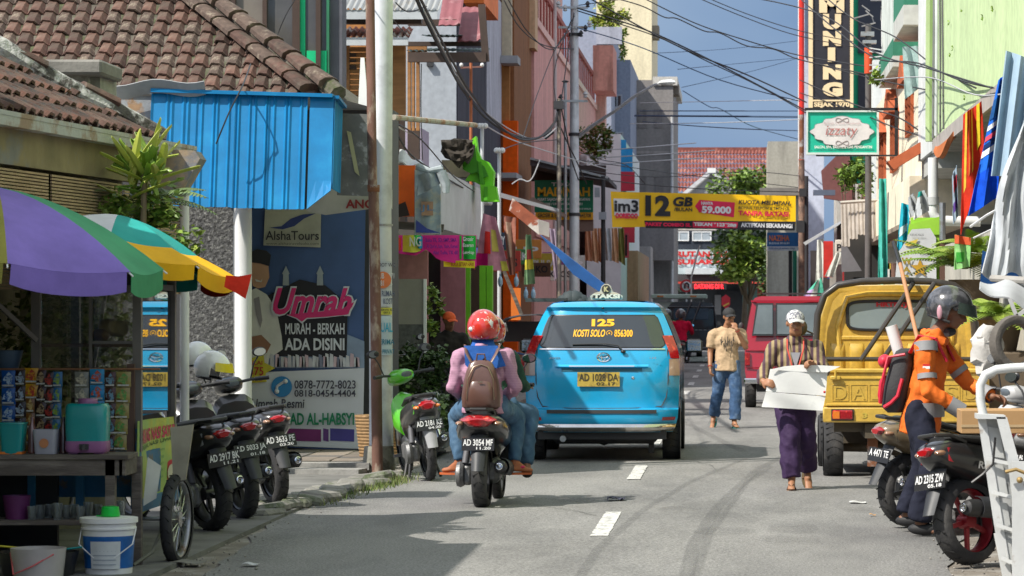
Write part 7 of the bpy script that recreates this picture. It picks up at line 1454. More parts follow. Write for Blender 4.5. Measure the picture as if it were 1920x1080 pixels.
def figure(name,label,loc,rz,J,skin,shirt,trouser,vox=.011,sleeve='long',group=None,build_=1.,rough_=.017,tm=None,hands=True,foot=None,torso=1.,hem=.075,knee_r=.062,thigh_r=.09,face=True,extra=None,collar=True,shirt_low=.06,longshirt=0):
    t=thing(name,label,'person',loc,rz=R(rz),group=group);g={k:V(v)for k,v in J.items()if not isinstance(v[0],(tuple,list))};hm=J.get('rot',(0,0,0));HM=E(*hm);H=g['head']
    sh=[];T_=HM
    P=lambda x,y,z:H+(HM@V((x,y,z)))
    sh+=[('e',H+HM@V((0,.012,.03)),(.074,.092,.088),T_),('e',P(0,-.018,-.03),(.058,.07,.075),T_),('c',P(0,-.045,-.085),P(0,-.05,-.08),.028,.03,10),('c',P(-.03,-.03,-.075),P(.03,-.03,-.075),.032,.032,10)]
    if face:sh+=[('c',P(0,-.088,.012),P(0,-.108,-.028),.009,.016,8),('c',P(-.016,-.092,-.03),P(.016,-.092,-.03),.010,.010,8),('c',P(-.03,-.082,.03),P(.03,-.082,.03),.012,.012,8),('e',P(-.035,-.07,-.02),(.02,.018,.018)),('e',P(.035,-.07,-.02),(.02,.018,.018)),
                    ('c',P(-.018,-.084,-.055),P(.018,-.084,-.055),.009,.009,8),('e',P(-.078,.01,-.005),(.010,.02,.03),T_),('e',P(.078,.01,-.005),(.010,.02,.03),T_)]
    nk=g['neck'];sh.append(('c',nk,P(0,.01,-.06),.056,.052,12))
    ch,pv=g['chest'],g['pelvis'];sa,sb=g['sa'],g['sb'];sd=(sb-sa).normalized();b_=build_
    sh+=[('c',ch,pv,.12*b_,.12*b_,16,.7,tuple(sd)),('c',sa.lerp(sb,.15),sa.lerp(sb,.85),.055,.055,12),('c',ch+sd*.05,ch-sd*.05,.11,.11,14,.72,(0,0,1))]
    for s in 'ab':
        sh+=[('c',g['s'+s],g['e'+s],.05*b_,.041,12),('c',g['e'+s],g['w'+s],.041,.027,12)]
        if hands:
            hd=J['h'+s];hand(sh,g['w'+s],hd[0],hd[1],hd[2],1.0,hd[3]if len(hd)>3 else 1,1.05)
        sh+=[('c',g['p'+s],g['k'+s],thigh_r*.85,knee_r*.8,12),('c',g['k'+s],g['f'+s],knee_r*.8,.036,12)]
        fd=V(J['d'+s]).normalized();a=g['f'+s];sh+=[('c',a+fd*-.035+V((0,0,-.045)),a+fd*.13+V((0,0,-.062))+V((0,0,fd.z*.05)),.034,.036,12,.62,tuple(fd.cross(V((0,0,1))))),('c',a,a+fd*.07+V((0,0,-.045)),.036,.032,10)]
        if face or foot is None:
            sdv=fd.cross(V((0,0,1))).normalized()
            for k in range(5):o=(-.028+.014*k);q=a+fd*(.155-.006*abs(k-1))+sdv*o+V((0,0,-.062+fd.z*.06));sh.append(('c',q-fd*.03,q+fd*.012,.010,.009,6))
    fuse('body',sh,vox,skin,t,smooth=2)
    # shirt
    c=[];w_=torso
    c+=[('c',ch+V((0,0,.02)),ch.lerp(pv,.6),.145*w_,.14*w_,18,.74,tuple(sd)),cone(ch.lerp(pv,.5),pv+V((0,0,-shirt_low))+(pv-ch).normalized()*longshirt,.146*w_,.172*w_,.74,tuple(sd),18),('c',sa,sb,.066,.066,14),('c',sa.lerp(sb,.3)+V((0,0,.03)),sa.lerp(sb,.7)+V((0,0,.03)),.06,.06,12),('c',ch+sd*.07,ch-sd*.07,.115*w_,.115*w_,14,.80,(0,0,1))]
    if collar:c.append(cone(nk+V((0,0,-.04)),nk+V((0,0,.035)),.082,.066))
    for s in 'ab':
        S_,E_,W_=g['s'+s],g['e'+s],g['w'+s]
        if sleeve=='short':c.append(cone(S_,S_.lerp(E_,.78),.078,.073))
        else:c+=[('c',S_,E_,.074,.058,14),('e',E_,.058),cone(E_,W_.lerp(E_,.06),.058,.046)]
    fuse('shirt',c,vox*1.15,shirt,t,smooth=3,wr=rough_)
    c=[('c',g['pa']+V((0,0,.03)),g['pb']+V((0,0,.03)),.102,.102,16,.95,(0,0,1)),cone(pv+V((0,0,.07)),pv+V((0,0,-.02)),.118*w_,.13*w_,.76,tuple(sd),16)]
    for s in 'ab':
        c+=[('c',g['p'+s],g['k'+s],thigh_r*1.08,knee_r*1.16,14),('e',g['k'+s],knee_r*1.16),cone(g['k'+s],g['f'+s].lerp(g['k'+s],.04),knee_r*1.16,hem,1,(1,0,0))]
    fuse('trousers',c,vox*1.15,trouser,t,smooth=3,wr=rough_*1.2,wf=7)
    q=lambda nm,m,fn,par=t:(lambda b:(fn(b),b.build(nm,m,par))[1])(MB())
    if face:
        q('eyes',mat((.03,.02,.02),rough=.2),lambda b:[b.ell(P(s*.029,-.084,.012),(.011,.006,.005),8,6,T=HM)for s in(-1,1)])
        q('eyebrows',mat((.02,.015,.012)),lambda b:[b.tube([P(s*.014,-.095,.03),P(s*.032,-.093,.036),P(s*.047,-.08,.03)],.0045,5)for s in(-1,1)])
        q('lips',mat((.30,.10,.08),rough=.4),lambda b:b.tube([P(-.024,-.086,-.054),P(-.01,-.094,-.053),P(.01,-.094,-.053),P(.024,-.086,-.054)],[.003,.006,.006,.003],6))
        q('hair',mat((.012,.011,.010),rough=.7),lambda b:b.ell(P(0,.026,.03),(.082,.092,.09),16,10,T=HM@Matrix.Rotation(R(-28),4,'X'),v0=0,v1=.56))
    return t,P,HM,q
def cap(q,P,HM,m,m2=None,name='cap'):
    c=q(name,m,lambda b:b.ell(P(0,.012,.035),(.088,.104,.092),20,10,T=HM@Matrix.Rotation(R(6),4,'X'),v0=0,v1=.5))
    q('cap_brim',m2 or m,lambda b:b.grid(lambda u,v:P((u-.5)*.15*(1-.25*v),-.085-.075*v*math.cos((u-.5)*2.2),.045-.018*v-.05*(u-.5)**2*4*.4),10,4,th=.005),c);return c
def sandal(q,a,fd,m,strap):
    a=V(a);fd=V(fd).normalized();sdv=fd.cross(V((0,0,1))).normalized();up=sdv.cross(fd)
    T=Matrix(((sdv.x,fd.x,up.x,a.x),(sdv.y,fd.y,up.y,a.y),(sdv.z,fd.z,up.z,a.z),(0,0,0,1)))
    s_=q('sandal',m,lambda b:b.prism([(.045*math.cos(x)*(1+.15*math.sin(x)),.05+.135*math.sin(x))for x in[2*math.pi*k/16 for k in range(16)]],T@V((0,0,-.105)),T.to_3x3()@V((1,0,0)),T.to_3x3()@V((0,1,0)),.018))
    q('sandal_strap',strap,lambda b:(b.tube([T@V((-.04,.04,-.085)),T@V((-.02,.09,-.035)),T@V((0,.13,-.05)),T@V((.02,.09,-.035)),T@V((.04,.04,-.085))],.007,6)),s_)
def helmet(name,label,c,HM,m,vis,parent=None,r=.138,open_=True,cat='helmet'):
    t=thing(name,label,cat,c)if parent is None else parent
    off=V((0,0,0))if parent is None else V(c);Q=lambda x,y,z:off+HM@V((x,y,z))
    b=MB();rings=[]
    for i in range(13):
        th_=math.pi*i/12*.70;ring=[]
        for j in range(28):
            a=2*math.pi*j/28;x,y=math.sin(th_)*math.cos(a),math.sin(th_)*math.sin(a);z=math.cos(th_)
            fr=max(0,-y);zz=z
            if open_ and zz<.12 and fr>.3:y*=.62;zz=max(zz,-.02+.1*(fr<.5))
            ring.append(Q(x*r*.93,y*r*1.12+.01,zz*r*1.02))
        rings.append(ring)
    b.loft(rings,caps=False);sh_=b.build('helmet' if parent is not None else 'shell',m,t)
    b=MB();b.grid(lambda u,v:Q(math.sin(R(-62+124*u))*r*(.97+.12*v),-math.cos(R(-62+124*u))*r*(1.14+.22*v)+.01,r*(.42-.5*v)),12,5,th=.004);b.build('visor',vis,sh_ if parent is not None else t)
    b=MB();b.tube([Q(math.cos(R(a))*r*.76,math.sin(R(a))*r*.9,-.6*r)for a in range(-20,201,20)],.012,6);b.build('rim_trim',BLACK,sh_ if parent is not None else t)
    return t,Q,sh_
# man with the sheet of board
STR=mat((.085,.045,.06),rough=.9,var=.15,bump=.3,bs=12,wave=((.33,.25,.13),0,.055,.48),bdist=.02)
J=dict(head=(.0,-.02,1.515),rot=(4,0,4),neck=(0,.02,1.37),chest=(0,.02,1.18),pelvis=(0,.02,.87),sa=(-.185,.02,1.295),sb=(.185,.02,1.295),ea=(-.30,-.02,1.03),eb=(.26,-.08,1.08),wa=(-.30,-.17,.99),wb=(.16,-.24,1.14),
         ha=((.25,-.6,.15),(1,.2,-.2),.9,-1),hb=((-.75,-.35,.25),(0,-1,-.4),1.0,1),pa=(-.085,.02,.83),pb=(.085,.02,.83),ka=(-.05,-.10,.46),kb=(.10,.06,.47),fa=(-.035,-.12,.085),fb=(.115,.30,.17),da=(-.05,-1,-.05),db=(.12,-.75,-.65))
J['ha']=((.5,-.6,-.1),(.8,-.5,-.3),.7,-1);J['hb']=((-.6,-.5,.15),(0,-.8,-.6),1.1,1)
t,P,HM,q=figure('person','man in a striped brown shirt and purple trousers carrying a white board',(.545,29.4,.03),0,J,SKIN,STR,cloth((.045,.024,.068),rough=.7),hem=.095,knee_r=.085,thigh_r=.105,torso=1.03,shirt_low=.0)
cap(q,P,HM,mat((.62,.61,.60),rough=.8,col2=(.16,.16,.2),c2pos=(.5,.54),c2s=42,stretch=(1,1,.6)),mat((.5,.5,.49)))
q('undershirt',mat((.35,.35,.38)),lambda b:b.prism([(-.045,.06),(0,-.09),(.045,.06)][::-1],(0,-.118,1.19),(1,0,0),(0,0,1),.01,n=(0,1,0)))
q('lanyard',mat((.62,.08,.05),rough=.6),lambda b:(b.tube([(-.075,-.05,1.37),(-.075,-.11,1.29),(-.03,-.135,1.12),(0,-.14,1.06)],.007,6),b.tube([(.075,-.05,1.37),(.075,-.11,1.29),(.03,-.135,1.12),(0,-.14,1.06)],.007,6)))
q('name_badge',WHITE,lambda b:(b.box(.125,.175,-.128,-.122,1.135,1.155)));q('shirt_badge',mat((.5,.5,.55)),lambda b:b.box(-.19,-.15,-.115,-.108,1.04,1.09));q('shirt_badge',mat((.03,.03,.06)),lambda b:b.box(-.18,-.16,-.119,-.114,1.05,1.08))
sandal(q,J['fa'],J['da'],mat((.22,.12,.06)),mat((.10,.06,.04)));sandal(q,J['fb'],J['db'],mat((.10,.07,.03)),mat((.12,.06,.03)))
bd=thing('white_board','creased white cardboard sheet with a horizontal fold, held by the man in the striped shirt','board',(.55,29.16,.8))
PB=mat((.84,.84,.82),rough=.7,var=.04,bump=.2,bs=5,col2=(.66,.66,.64),c2pos=(.56,.7),c2s=5,bdist=.02)
def brd(pts,nm,dy=0,bow=.02):
    A,B_,C_,D_=[U(a,c,29.16)for a,c in pts];part(bd,nm,PB,lambda b:b.grid(lambda u,v:(A*(1-u)+B_*u)*v+(D_*(1-u)+C_*u)*(1-v)+V((0,dy-bow*math.sin(math.pi*u)*v+.012*math.sin(5*u+3*v),0)),14,6,th=.005))
brd([(1444,692),(1552,693),(1548,742),(1436,734)],'upper_half');brd([(1436,735),(1548,743),(1542,770),(1428,763)],'lower_half',-.012)
part(bd,'torn_flap',PB,lambda b:ppoly(b,[(1444,693),(1470,687),(1500,684),(1540,685),(1576,687),(1551,698),(1500,697)],29.13,.006));b=MB();b.ell(U(1546,735,29.12),.012,8,6);b.build('red_pin',RED,bd,world=True)
# man in the tan T-shirt
J=dict(head=(.03,0,1.545),rot=(8,-4,14),neck=(0,.03,1.40),chest=(-.0,.02,1.2),pelvis=(0,.02,.90),sa=(-.185,.02,1.315),sb=(.18,.03,1.325),ea=(-.235,.04,1.05),eb=(.26,-.10,1.12),wa=(-.235,-.08,.84),wb=(.135,-.20,1.37),ha=((.05,-.15,-1),(1,.2,0),.7,-1),hb=((-.35,.35,.75),(-.4,.9,-.2),.6,1),
         pa=(-.085,.02,.86),pb=(.085,.02,.86),ka=(-.13,.06,.5),kb=(.13,-.04,.48),fa=(-.19,.24,.16),fb=(.10,-.08,.09),da=(-.15,-.8,-.5),db=(.3,-1,-.05))
t,P,HM,q=figure('person','man in a tan T-shirt, jeans and black cap walking with one hand at his face',(-.125,44.6,.03),0,J,SKIN,cloth((.52,.37,.23)),mat((.045,.10,.21),rough=.9,var=.35,vs=4,bump=.35,bs=14,col2=(.16,.24,.36),c2pos=(.5,.66),c2s=3,bdist=.02),sleeve='short',vox=.013,hem=.085,knee_r=.075,thigh_r=.095,torso=1.1,shirt_low=.06,longshirt=.05,collar=False)
cap(q,P,HM,mat((.025,.025,.027),rough=.8));sandal(q,J['fa'],J['da'],mat((.02,.35,.30)),mat((.05,.04,.03)));sandal(q,J['fb'],J['db'],mat((.02,.35,.30)),mat((.05,.04,.03)))
q('shirt_print',mat((.10,.085,.07),rough=.9),lambda b:[b.tube([(-.09+.02*k,-.128-.012*math.sin(k*.35),1.23-.05*(k%3)),(-.08+.02*k,-.13-.012*math.sin(k*.35),1.15+.06*(k%2)),(-.07+.02*k,-.13-.012*math.sin(k*.35),1.27-.07*(k%4))],.006,4)for k in range(10)])
q('bracelet',mat((.4,.04,.03)),lambda b:(b.lathe([(.034,-.006),(.037,0),(.034,.006)],V(J['wb']).lerp(V(J['eb']),.08),V(J['wb'])-V(J['eb']),14),b.lathe([(.034,-.006),(.037,0),(.034,.006)],V(J['wa']).lerp(V(J['ea']),.06),V(J['wa'])-V(J['ea']),14)))
# riders on the black scooter: they face away (+Y)
JEANB=mat((.06,.13,.22),rough=.9,var=.3,vs=4,bump=.35,bs=14,col2=(.13,.22,.32),c2pos=(.5,.66),c2s=3,bdist=.02)
HR=mat((.55,.03,.02),rough=.15,coat=1,col2=(.62,.62,.60),c2pos=(.56,.60),c2s=9,var=.1,bump=0)
SL=V((-2.13,26.85,0))
J=dict(head=(.02,-.10,1.50),rot=(-4,0,180),neck=(0,-.02,1.35),chest=(0,-.0,1.15),pelvis=(0,.0,.88),sa=(-.19,0,1.28),sb=(.19,0,1.28),ea=(-.255,-.0,1.02),eb=(.27,-.0,1.02),wa=(-.17,.22,.93),wb=(.17,.22,.93),ha=((.4,.9,0),(0,0,-1),.5,1),hb=((-.4,.9,0),(0,0,-1),.5,-1),
         pa=(-.12,.05,.84),pb=(.12,.05,.84),ka=(-.25,.34,.76),kb=(.26,.34,.76),fa=(-.22,.22,.37),fb=(.25,.22,.37),da=(-.75,.3,0),db=(.75,.3,0))
J['head']=(.0,.04,1.49)
t,P,HM,q=figure('person','woman passenger in a pink shirt and red helmet at the rear of the black scooter',SL+V((0,.10,0)),0,J,mat((.40,.13,.05),rough=.6),mat((.50,.28,.38),rough=.9,var=.1,bump=.3,bs=12,wave=((.42,.21,.32),2,.014,.3),bdist=.02),JEANB,vox=.012,hem=.058,knee_r=.068,thigh_r=.10,torso=1.12,foot=1,face=False,shirt_low=.02,longshirt=.06)
helmet('h','',J['head']+V((0,0,.03))if 0 else V(J['head'])+V((0,-.0,.035)),E(-4,0,180),HR,mat((.3,.3,.3),rough=.1),parent=t,r=.15)
q('helmet_sticker',mat((.65,.65,.63),rough=.3),lambda b:b.ell(V(J['head'])+V((-.075,-.125,.02)),(.042,.02,.024),12,8))
q('headscarf',cloth((.03,.12,.42),rough=.8),lambda b:(b.loft([sring(0,1,-1,1)]and[[V((r_*math.cos(a),.01+r_*.75*math.sin(a),z))for a in[2*math.pi*k/18 for k in range(18)]]for r_,z in((.085,1.43),(.095,1.39),(.13,1.33),(.155,1.30),(.12,1.28))]),b.prism([(-.15,.12),(.13,.12),(.20,-.05),(.12,-.07),(.02,.02),(-.08,-.10),(-.14,-.04)],(0,-.135,1.25),(1,0,0),(0,.1,1),.03,n=(0,1,0))))
[q('sandal',mat((.55,.12,.03)),lambda b:b.prism([(.045*math.cos(x),.05+.13*math.sin(x))for x in[2*math.pi*k/14 for k in range(14)]],(s*.225,.215,.27),(.3*s,-.8,0),(.93*s,.35,0),.018,n=(0,0,1)))for s in(-1,1)]
q('shoe_bow',mat((.6,.02,.10)),lambda b:b.ell((.30,.23,.335),(.04,.025,.02),8,6))
bp=thing('backpack','glossy brown leather backpack worn by the woman on the black scooter','backpack',SL+V((0,-.10,.84)));LTH=mat((.13,.065,.05),rough=.28,var=.2,bump=.2,bs=10,coat=.3)
qb=lambda nm,m,fn,par=bp:(lambda b:(fn(b),b.build(nm,m,par))[1])(MB())
body_=qb('bag',LTH,lambda b:b.loft([[V((x*w_,y*d_-.0,z))for x,y in[(math.copysign(abs(math.cos(a))**.6,math.cos(a)),math.copysign(abs(math.sin(a))**.6,math.sin(a)))for a in[2*math.pi*k/22 for k in range(22)]]]for z,w_,d_ in((0,.135,.05),(.02,.16,.07),(.1,.165,.078),(.22,.15,.075),(.32,.125,.06),(.38,.10,.045),(.41,.06,.025))]))
qb('front_pocket',LTH,lambda b:b.loft([[V((x*w_,-.06+y*d_,z))for x,y in[(math.copysign(abs(math.cos(a))**.7,math.cos(a)),math.sin(a))for a in[2*math.pi*k/18 for k in range(18)]]]for z,w_,d_ in((.02,.10,.02),(.05,.12,.035),(.14,.115,.04),(.22,.09,.025),(.24,.07,.01))]))
qb('strap',mat((.16,.09,.07),rough=.4),lambda b:(b.tube([(-.08,.0,.39),(-.125,.03,.47),(-.14,.12,.53)],.02,8,flat=.4),b.tube([(.08,.0,.39),(.125,.03,.47),(.14,.12,.53)],.02,8,flat=.4),b.tube([(-.04,-.02,.40),(-.03,-.03,.46),(.03,-.03,.46),(.04,-.02,.40)],.008,6)))
qb('zip',mat((.35,.28,.2),metal=.8,rough=.3),lambda b:(b.tube([(-.115,-.085,.08),(-.105,-.082,.26),(-.06,-.065,.355),(0,-.055,.375),(.06,-.065,.355),(.105,-.082,.26),(.115,-.085,.08)],.004,5),b.box(-.02,.02,-.103,-.098,.225,.235)))
J2=dict(head=(.03,.44,1.46),rot=(-4,0,176),neck=(.07,.5,1.33),chest=(.07,.5,1.13),pelvis=(.04,.42,.86),sa=(-.1,.5,1.26),sb=(.2,.5,1.26),ea=(-.15,.6,1.02),eb=(.29,.58,1.03),wa=(-.24,.86,1.0),wb=(.31,.84,1.0),ha=((0,1,.1),(0,0,-1),1.0,1),hb=((0,1,.1),(0,0,-1),1.0,-1),
          pa=(-.05,.45,.83),pb=(.17,.45,.83),ka=(-.2,.8,.72),kb=(.36,.62,.78),fa=(-.13,.7,.40),fb=(.34,.48,.33),da=(0,1,0),db=(.1,1,0))
t,P,HM,q=figure('person','scooter driver in a green jacket, jeans and red helmet, mostly hidden by the passenger',SL+V((0,.05,0)),0,J2,SKIN,cloth((.035,.085,.06)),JEANB,vox=.016,hem=.06,foot=1,face=False,torso=.92)
helmet('h','',V(J2['head'])+V((0,0,.03)),E(-4,0,176),HR,mat((.3,.3,.3),rough=.1),parent=t,r=.145)
[q('shoe',mat((.02,.02,.02)),lambda b:b.ell((J2['f'+s][0],J2['f'+s][1]+.05,J2['f'+s][2]-.055),(.05,.13,.045),12,8))for s in 'ab']
# man in the orange jacket (local: faces -Y, turned to the right)
OR=cloth((.80,.17,.025),rough=.7)
J=dict(head=(0,-.15,1.565),rot=(18,0,0),neck=(0,-.03,1.41),chest=(0,.0,1.20),pelvis=(0,.07,.90),sa=(-.19,-.0,1.325),sb=(.19,-.02,1.325),ea=(-.24,-.03,1.02),eb=(.22,-.22,1.06),wa=(-.13,-.27,.86),wb=(.1,-.42,.97),ha=((.1,-.8,-.35),(.7,0,-.8),1.0,1),hb=((-.1,-.9,-.2),(-.5,0,-.8),1.0,-1),
         pa=(-.11,.07,.84),pb=(.11,.07,.84),ka=(-.19,-.04,.48),kb=(.19,.10,.48),fa=(-.2,.04,.10),fb=(.2,.22,.13),da=(0,-1,0),db=(0,-.9,-.35))
OLoc=V((1.44,23.6,0.01))
t,P,HM,q=figure('person','man in a bright orange jacket and black helmet leaning forward over a scooter, in profile',OLoc,74,J,SKIND,OR,cloth((.018,.02,.035)),hem=.085,knee_r=.075,thigh_r=.10,torso=1.12,vox=.011,shirt_low=.10,longshirt=.10)
GR=mat((.28,.28,.29),rough=.6,var=.1)
def band(p,q_,f0,f1,r,nm='reflective_band'):
    p,q_=V(p),V(q_);b=MB();b.tube([p.lerp(q_,f0),p.lerp(q_,f1)],r,16,caps=False);return b.build(nm,GR,t)
for s in 'ab':
    band(J['s'+s],J['e'+s],.62,.74,.069);band(J['e'+s],J['w'+s],.55,.92,.058)
band(V(J['sa'])+V((.01,0,.03)),J['ea'],.0,.2,.083,'shoulder_patch')
b=MB();b.lathe([(.172,0),(.175,.05),(.172,.10)],(0,.05,.83),n=20);b.v=[(x,.05+(y-.05)*.82,z)for x,y,z in b.v];b.build('reflective_band',GR,t)
q('flag_patch',RED,lambda b:b.box(-.272,-.262,-.05,.0,1.19,1.205));q('flag_patch',WHITE,lambda b:b.box(-.272,-.262,-.05,.0,1.172,1.19));q('collar',OR,lambda b:b.tube([(-.07,0,1.40),(0,.05,1.42),(.07,0,1.40),(.05,-.09,1.36),(-.05,-.09,1.36),(-.07,0,1.40)],.032,8))
q('mask',mat((.03,.03,.035)),lambda b:b.tube([(-.05,-.12,1.42),(0,-.15,1.43),(.05,-.12,1.42)],.03,8))
helmet('h','',V(J['head'])+V((0,.01,.03)),E(18,0,0),mat((.035,.036,.04),rough=.22,coat=.8,col2=(.10,.10,.11),c2pos=(.5,.6),c2s=12),mat((.05,.07,.06),rough=.08,alpha=.85),parent=t,r=.152)
q('helmet_decal',mat((.55,.3,.35),rough=.3),lambda b:b.ell(V(J['head'])+V((-.135,.06,.0)),(.012,.02,.05),8,8))
[q('shoe',mat((.02,.02,.022)),lambda b:b.ell((J['f'+s][0],J['f'+s][1]-.03,J['f'+s][2]-.045),(.045,.115,.045),12,8))for s in 'ab']
bp=thing('backpack','black and red sports backpack with a paper roll sticking out, on the man in orange','backpack',tuple(OLoc),rz=R(74));RDT=mat((.6,.02,.05),rough=.5)
sup=lambda w_,d_,z,c=0:[V((math.copysign(abs(math.cos(a))**.6,math.cos(a))*w_,c+math.copysign(abs(math.sin(a))**.6,math.sin(a))*d_,z))for a in[2*math.pi*k/22 for k in range(22)]]
qb('bag',mat((.035,.035,.038),rough=.7,var=.2,bump=.3,bs=60),lambda b:b.loft([sup(.13,.05,.86,.25),sup(.16,.09,.90,.25),sup(.165,.095,1.05,.225),sup(.15,.085,1.2,.20),sup(.13,.06,1.29,.18),sup(.07,.03,1.31,.18)]),bp)
qb('side_panel',RDT,lambda b:(b.tube([(-.165,.15,1.27),(-.172,.27,1.25),(-.178,.32,1.05),(-.17,.33,.93)],.012,6),b.tube([(-.168,.17,1.1),(-.18,.2,.98),(-.175,.25,.93),(-.17,.3,.9)],.014,6),b.ell((-.1,.31,1.22),(.07,.05,.05),10,6),b.loft([sup(.10,.02,.92,.34),sup(.12,.03,.98,.34),sup(.11,.03,1.08,.33),sup(.08,.01,1.12,.32)])),bp)
qb('strap',RDT,lambda b:[b.tube([(s*.1,.13,1.28),(s*.12,.06,1.40),(s*.13,-.06,1.38),(s*.125,-.14,1.22)],.024,8,flat=.4)for s in(-1,1)],bp)
rl=thing('paper_roll','white rolled paper sticking out of the red and black backpack','paper roll',tuple(OLoc+V((-.22,.05,1.25))),rot=(0,R(-16),0))
b=MB();b.lathe([(.04,0),(.042,.22),(.035,.22),(.03,.1)],n=18);b.build('roll',WHITE,rl)
for o_ in(bp,rl):o_.scale=(1.05,)*3
[o for o in COL.objects if o.parent is None and o.name.startswith('person')and 'orange jacket' in o['label']][0].scale=(1.05,)*3
rl.location=OLoc+V((-.23,.05,1.32))
# far riders and the man in the orange cap
def rider(label,loc,jac,jm,hm_,sc=None,face=False):
    J=dict(head=(0,.1,1.52),rot=(0,0,180),neck=(0,.08,1.36),chest=(0,.06,1.16),pelvis=(0,.05,.86),sa=(-.2,.05,1.3),sb=(.2,.05,1.3),ea=(-.3,.2,1.08),eb=(.3,.2,1.08),wa=(-.3,.5,1.02),wb=(.3,.5,1.02),ha=((0,1,0),(0,0,-1),1,1),hb=((0,1,0),(0,0,-1),1,-1),pa=(-.12,.08,.83),pb=(.12,.08,.83),ka=(-.24,.45,.72),kb=(.24,.45,.72),fa=(-.2,.4,.38),fb=(.2,.4,.38),da=(0,1,0),db=(0,1,0))
    t,P,HM,q=figure('person',label,loc,0,J,SKIN,jac,jm,vox=.022,torso=1.2,foot=1,face=False);helmet('h','',V(J['head'])+V((0,0,.03)),E(0,0,180),hm_,mat((.2,.2,.2)),parent=t,r=.15)
rider('distant scooter rider in a bright red jacket and black helmet, seen from behind',(-1.49,86.1,0),cloth((.62,.01,.05)),cloth((.03,.03,.04)),mat((.05,.05,.06),rough=.3,coat=1))
rider('distant scooter rider in green half hidden by the taxi',(-1.95,90.1,0),cloth((.02,.3,.08)),cloth((.03,.03,.04)),mat((.04,.06,.07),rough=.3,coat=1))
J=dict(head=(0,-.03,1.30),rot=(10,0,20),neck=(0,.02,1.15),chest=(0,.02,.97),pelvis=(0,.06,.66),sa=(-.19,.02,1.08),sb=(.19,.02,1.08),ea=(-.26,-.06,.82),eb=(.26,-.06,.82),wa=(-.12,-.26,.76),wb=(.12,-.26,.76),ha=((.4,-.8,0),(0,0,-1),.5,1),hb=((-.4,-.8,0),(0,0,-1),.5,-1),pa=(-.1,.02,.62),pb=(.1,.02,.62),ka=(-.16,-.4,.6),kb=(.16,-.4,.6),fa=(-.16,-.42,.2),fb=(.16,-.42,.2),da=(0,-1,0),db=(0,-1,0))
t,P,HM,q=figure('person','man in dark clothes and an orange cap sitting in the shade by the parked motorcycles',(-3.82,42.6,.22),12,J,SKIND,cloth((.03,.025,.025)),cloth((.03,.03,.035)),vox=.018)
cap(q,P,HM,mat((.70,.10,.02),rough=.8))
b=MB();b.box(-4.2,-3.45,42.5,42.9,.09,.78,bev=.02);single(b,'stool',WOODG,'low wooden bench under the man in the orange cap','bench')
# ============================================================ the drinks cart and what stands on it
CZ=20.75
ct=thing('drinks_cart','drinks cart with glass display, blue frame, spoked wheel and a green menu banner','cart',(-4.5,21.0,0))
cp=lambda nm,m,fn,par=ct:(lambda b:(fn(b),b.build(nm,m,par,world=True))[1])(MB())
ALU=mat((.16,.145,.13),rough=.5,metal=.3,var=.2);BLP=mat((.01,.12,.25),rough=.6,var=.25,col2=(.12,.10,.08),c2pos=(.55,.65),c2s=6)
x0,x1,xs=U(68,0,CZ).x,U(258,0,CZ).x,U(258,0,CZ).x;Y1=22.0
for x,y in((x0,CZ),(x1,CZ),(x1+.0,Y1),(x0,Y1)):cp('corner_post',ALU,lambda b:b.box(x-.028,x+.028,y-.028,y+.028,.75,1.92))
cp('top_rail',ALU,lambda b:(b.box(x0,x1,CZ-.02,CZ+.02,1.78,1.83),b.box(x0,x1,CZ-.02,CZ+.02,1.9,1.94),b.box(x1-.02,x1+.02,CZ,Y1,1.80,1.84),b.box(x1-.02,x1+.02,CZ,Y1,1.88,1.93)))
cp('display_frame',ALU,lambda b:(b.box(U(167,0,CZ).x,U(173,0,CZ).x,CZ-.012,CZ+.012,1.1,1.78),b.box(U(173,0,CZ).x,x1,CZ-.012,CZ+.012,U(0,645,CZ).z,U(0,639,CZ).z)))
cp('pane',mat((.5,.55,.52),rough=.02,trans=1,var=0,bump=0,alpha=.35),lambda b:b.box(x0+.03,x1-.03,CZ+.02,CZ+.025,1.1,1.78))
cp('side_pane',mat((.30,.32,.34),rough=.015,metal=1,var=0,bump=0),lambda b:b.box(x1-.003,x1+.003,CZ+.03,Y1-.03,.98,1.79))
cp('roof_board',mat((.30,.24,.06),rough=.8),lambda b:b.box(x0-.05,x1+.03,CZ-.02,Y1+.05,1.94,1.98));cp('header_board',DARK,lambda b:b.box(x0,x1,CZ,CZ+.02,1.83,1.9))
cp('shelf',WOOD,lambda b:b.box(x0,x1-.03,CZ+.03,CZ+.5,U(0,645,CZ).z-.02,U(0,645,CZ).z))
cp('cabinet',BLP,lambda b:(b.box(x0,x1+.0,CZ+.1,Y1,.45,.74)));cp('frame_leg',BLP,lambda b:[b.box(x-.025,x+.025,CZ-.02,CZ+.03,.28,.76)for x in(U(60,0,CZ).x,U(150,0,CZ).x)]);cp('back_post',mat((.12,.07,.05),rough=.8),lambda b:(b.box(x1-.06,x1-.01,CZ-.06,CZ-.02,.6,1.32)));cp('corner_frame',BLP,lambda b:(b.box(x1-.04,x1+.02,CZ-.03,CZ+.03,.38,.9),b.box(x1-.03,x1+.03,CZ,Y1+.2,.36,.44)))
cp('axle',STEEL,lambda b:b.tube([(-4.6,21.0,.30),(-3.62,21.0,.30)],.015,8))
wheel(ct,V((-3.66,20.95,.30))-ct.location,.30,.075,rim=STEEL,spokes=26,thick=.05,ax=V((1,-.10,0)).normalized())
cp('fender_board',mat((.35,.32,.24),rough=.8,var=.3),lambda b:b.prism([(0,0),(.08,.02),(.13,.38),(-.02,.36)],U(325,905,20.9),(1,0,0),(0,0,1),.03,n=(0,1,0)))
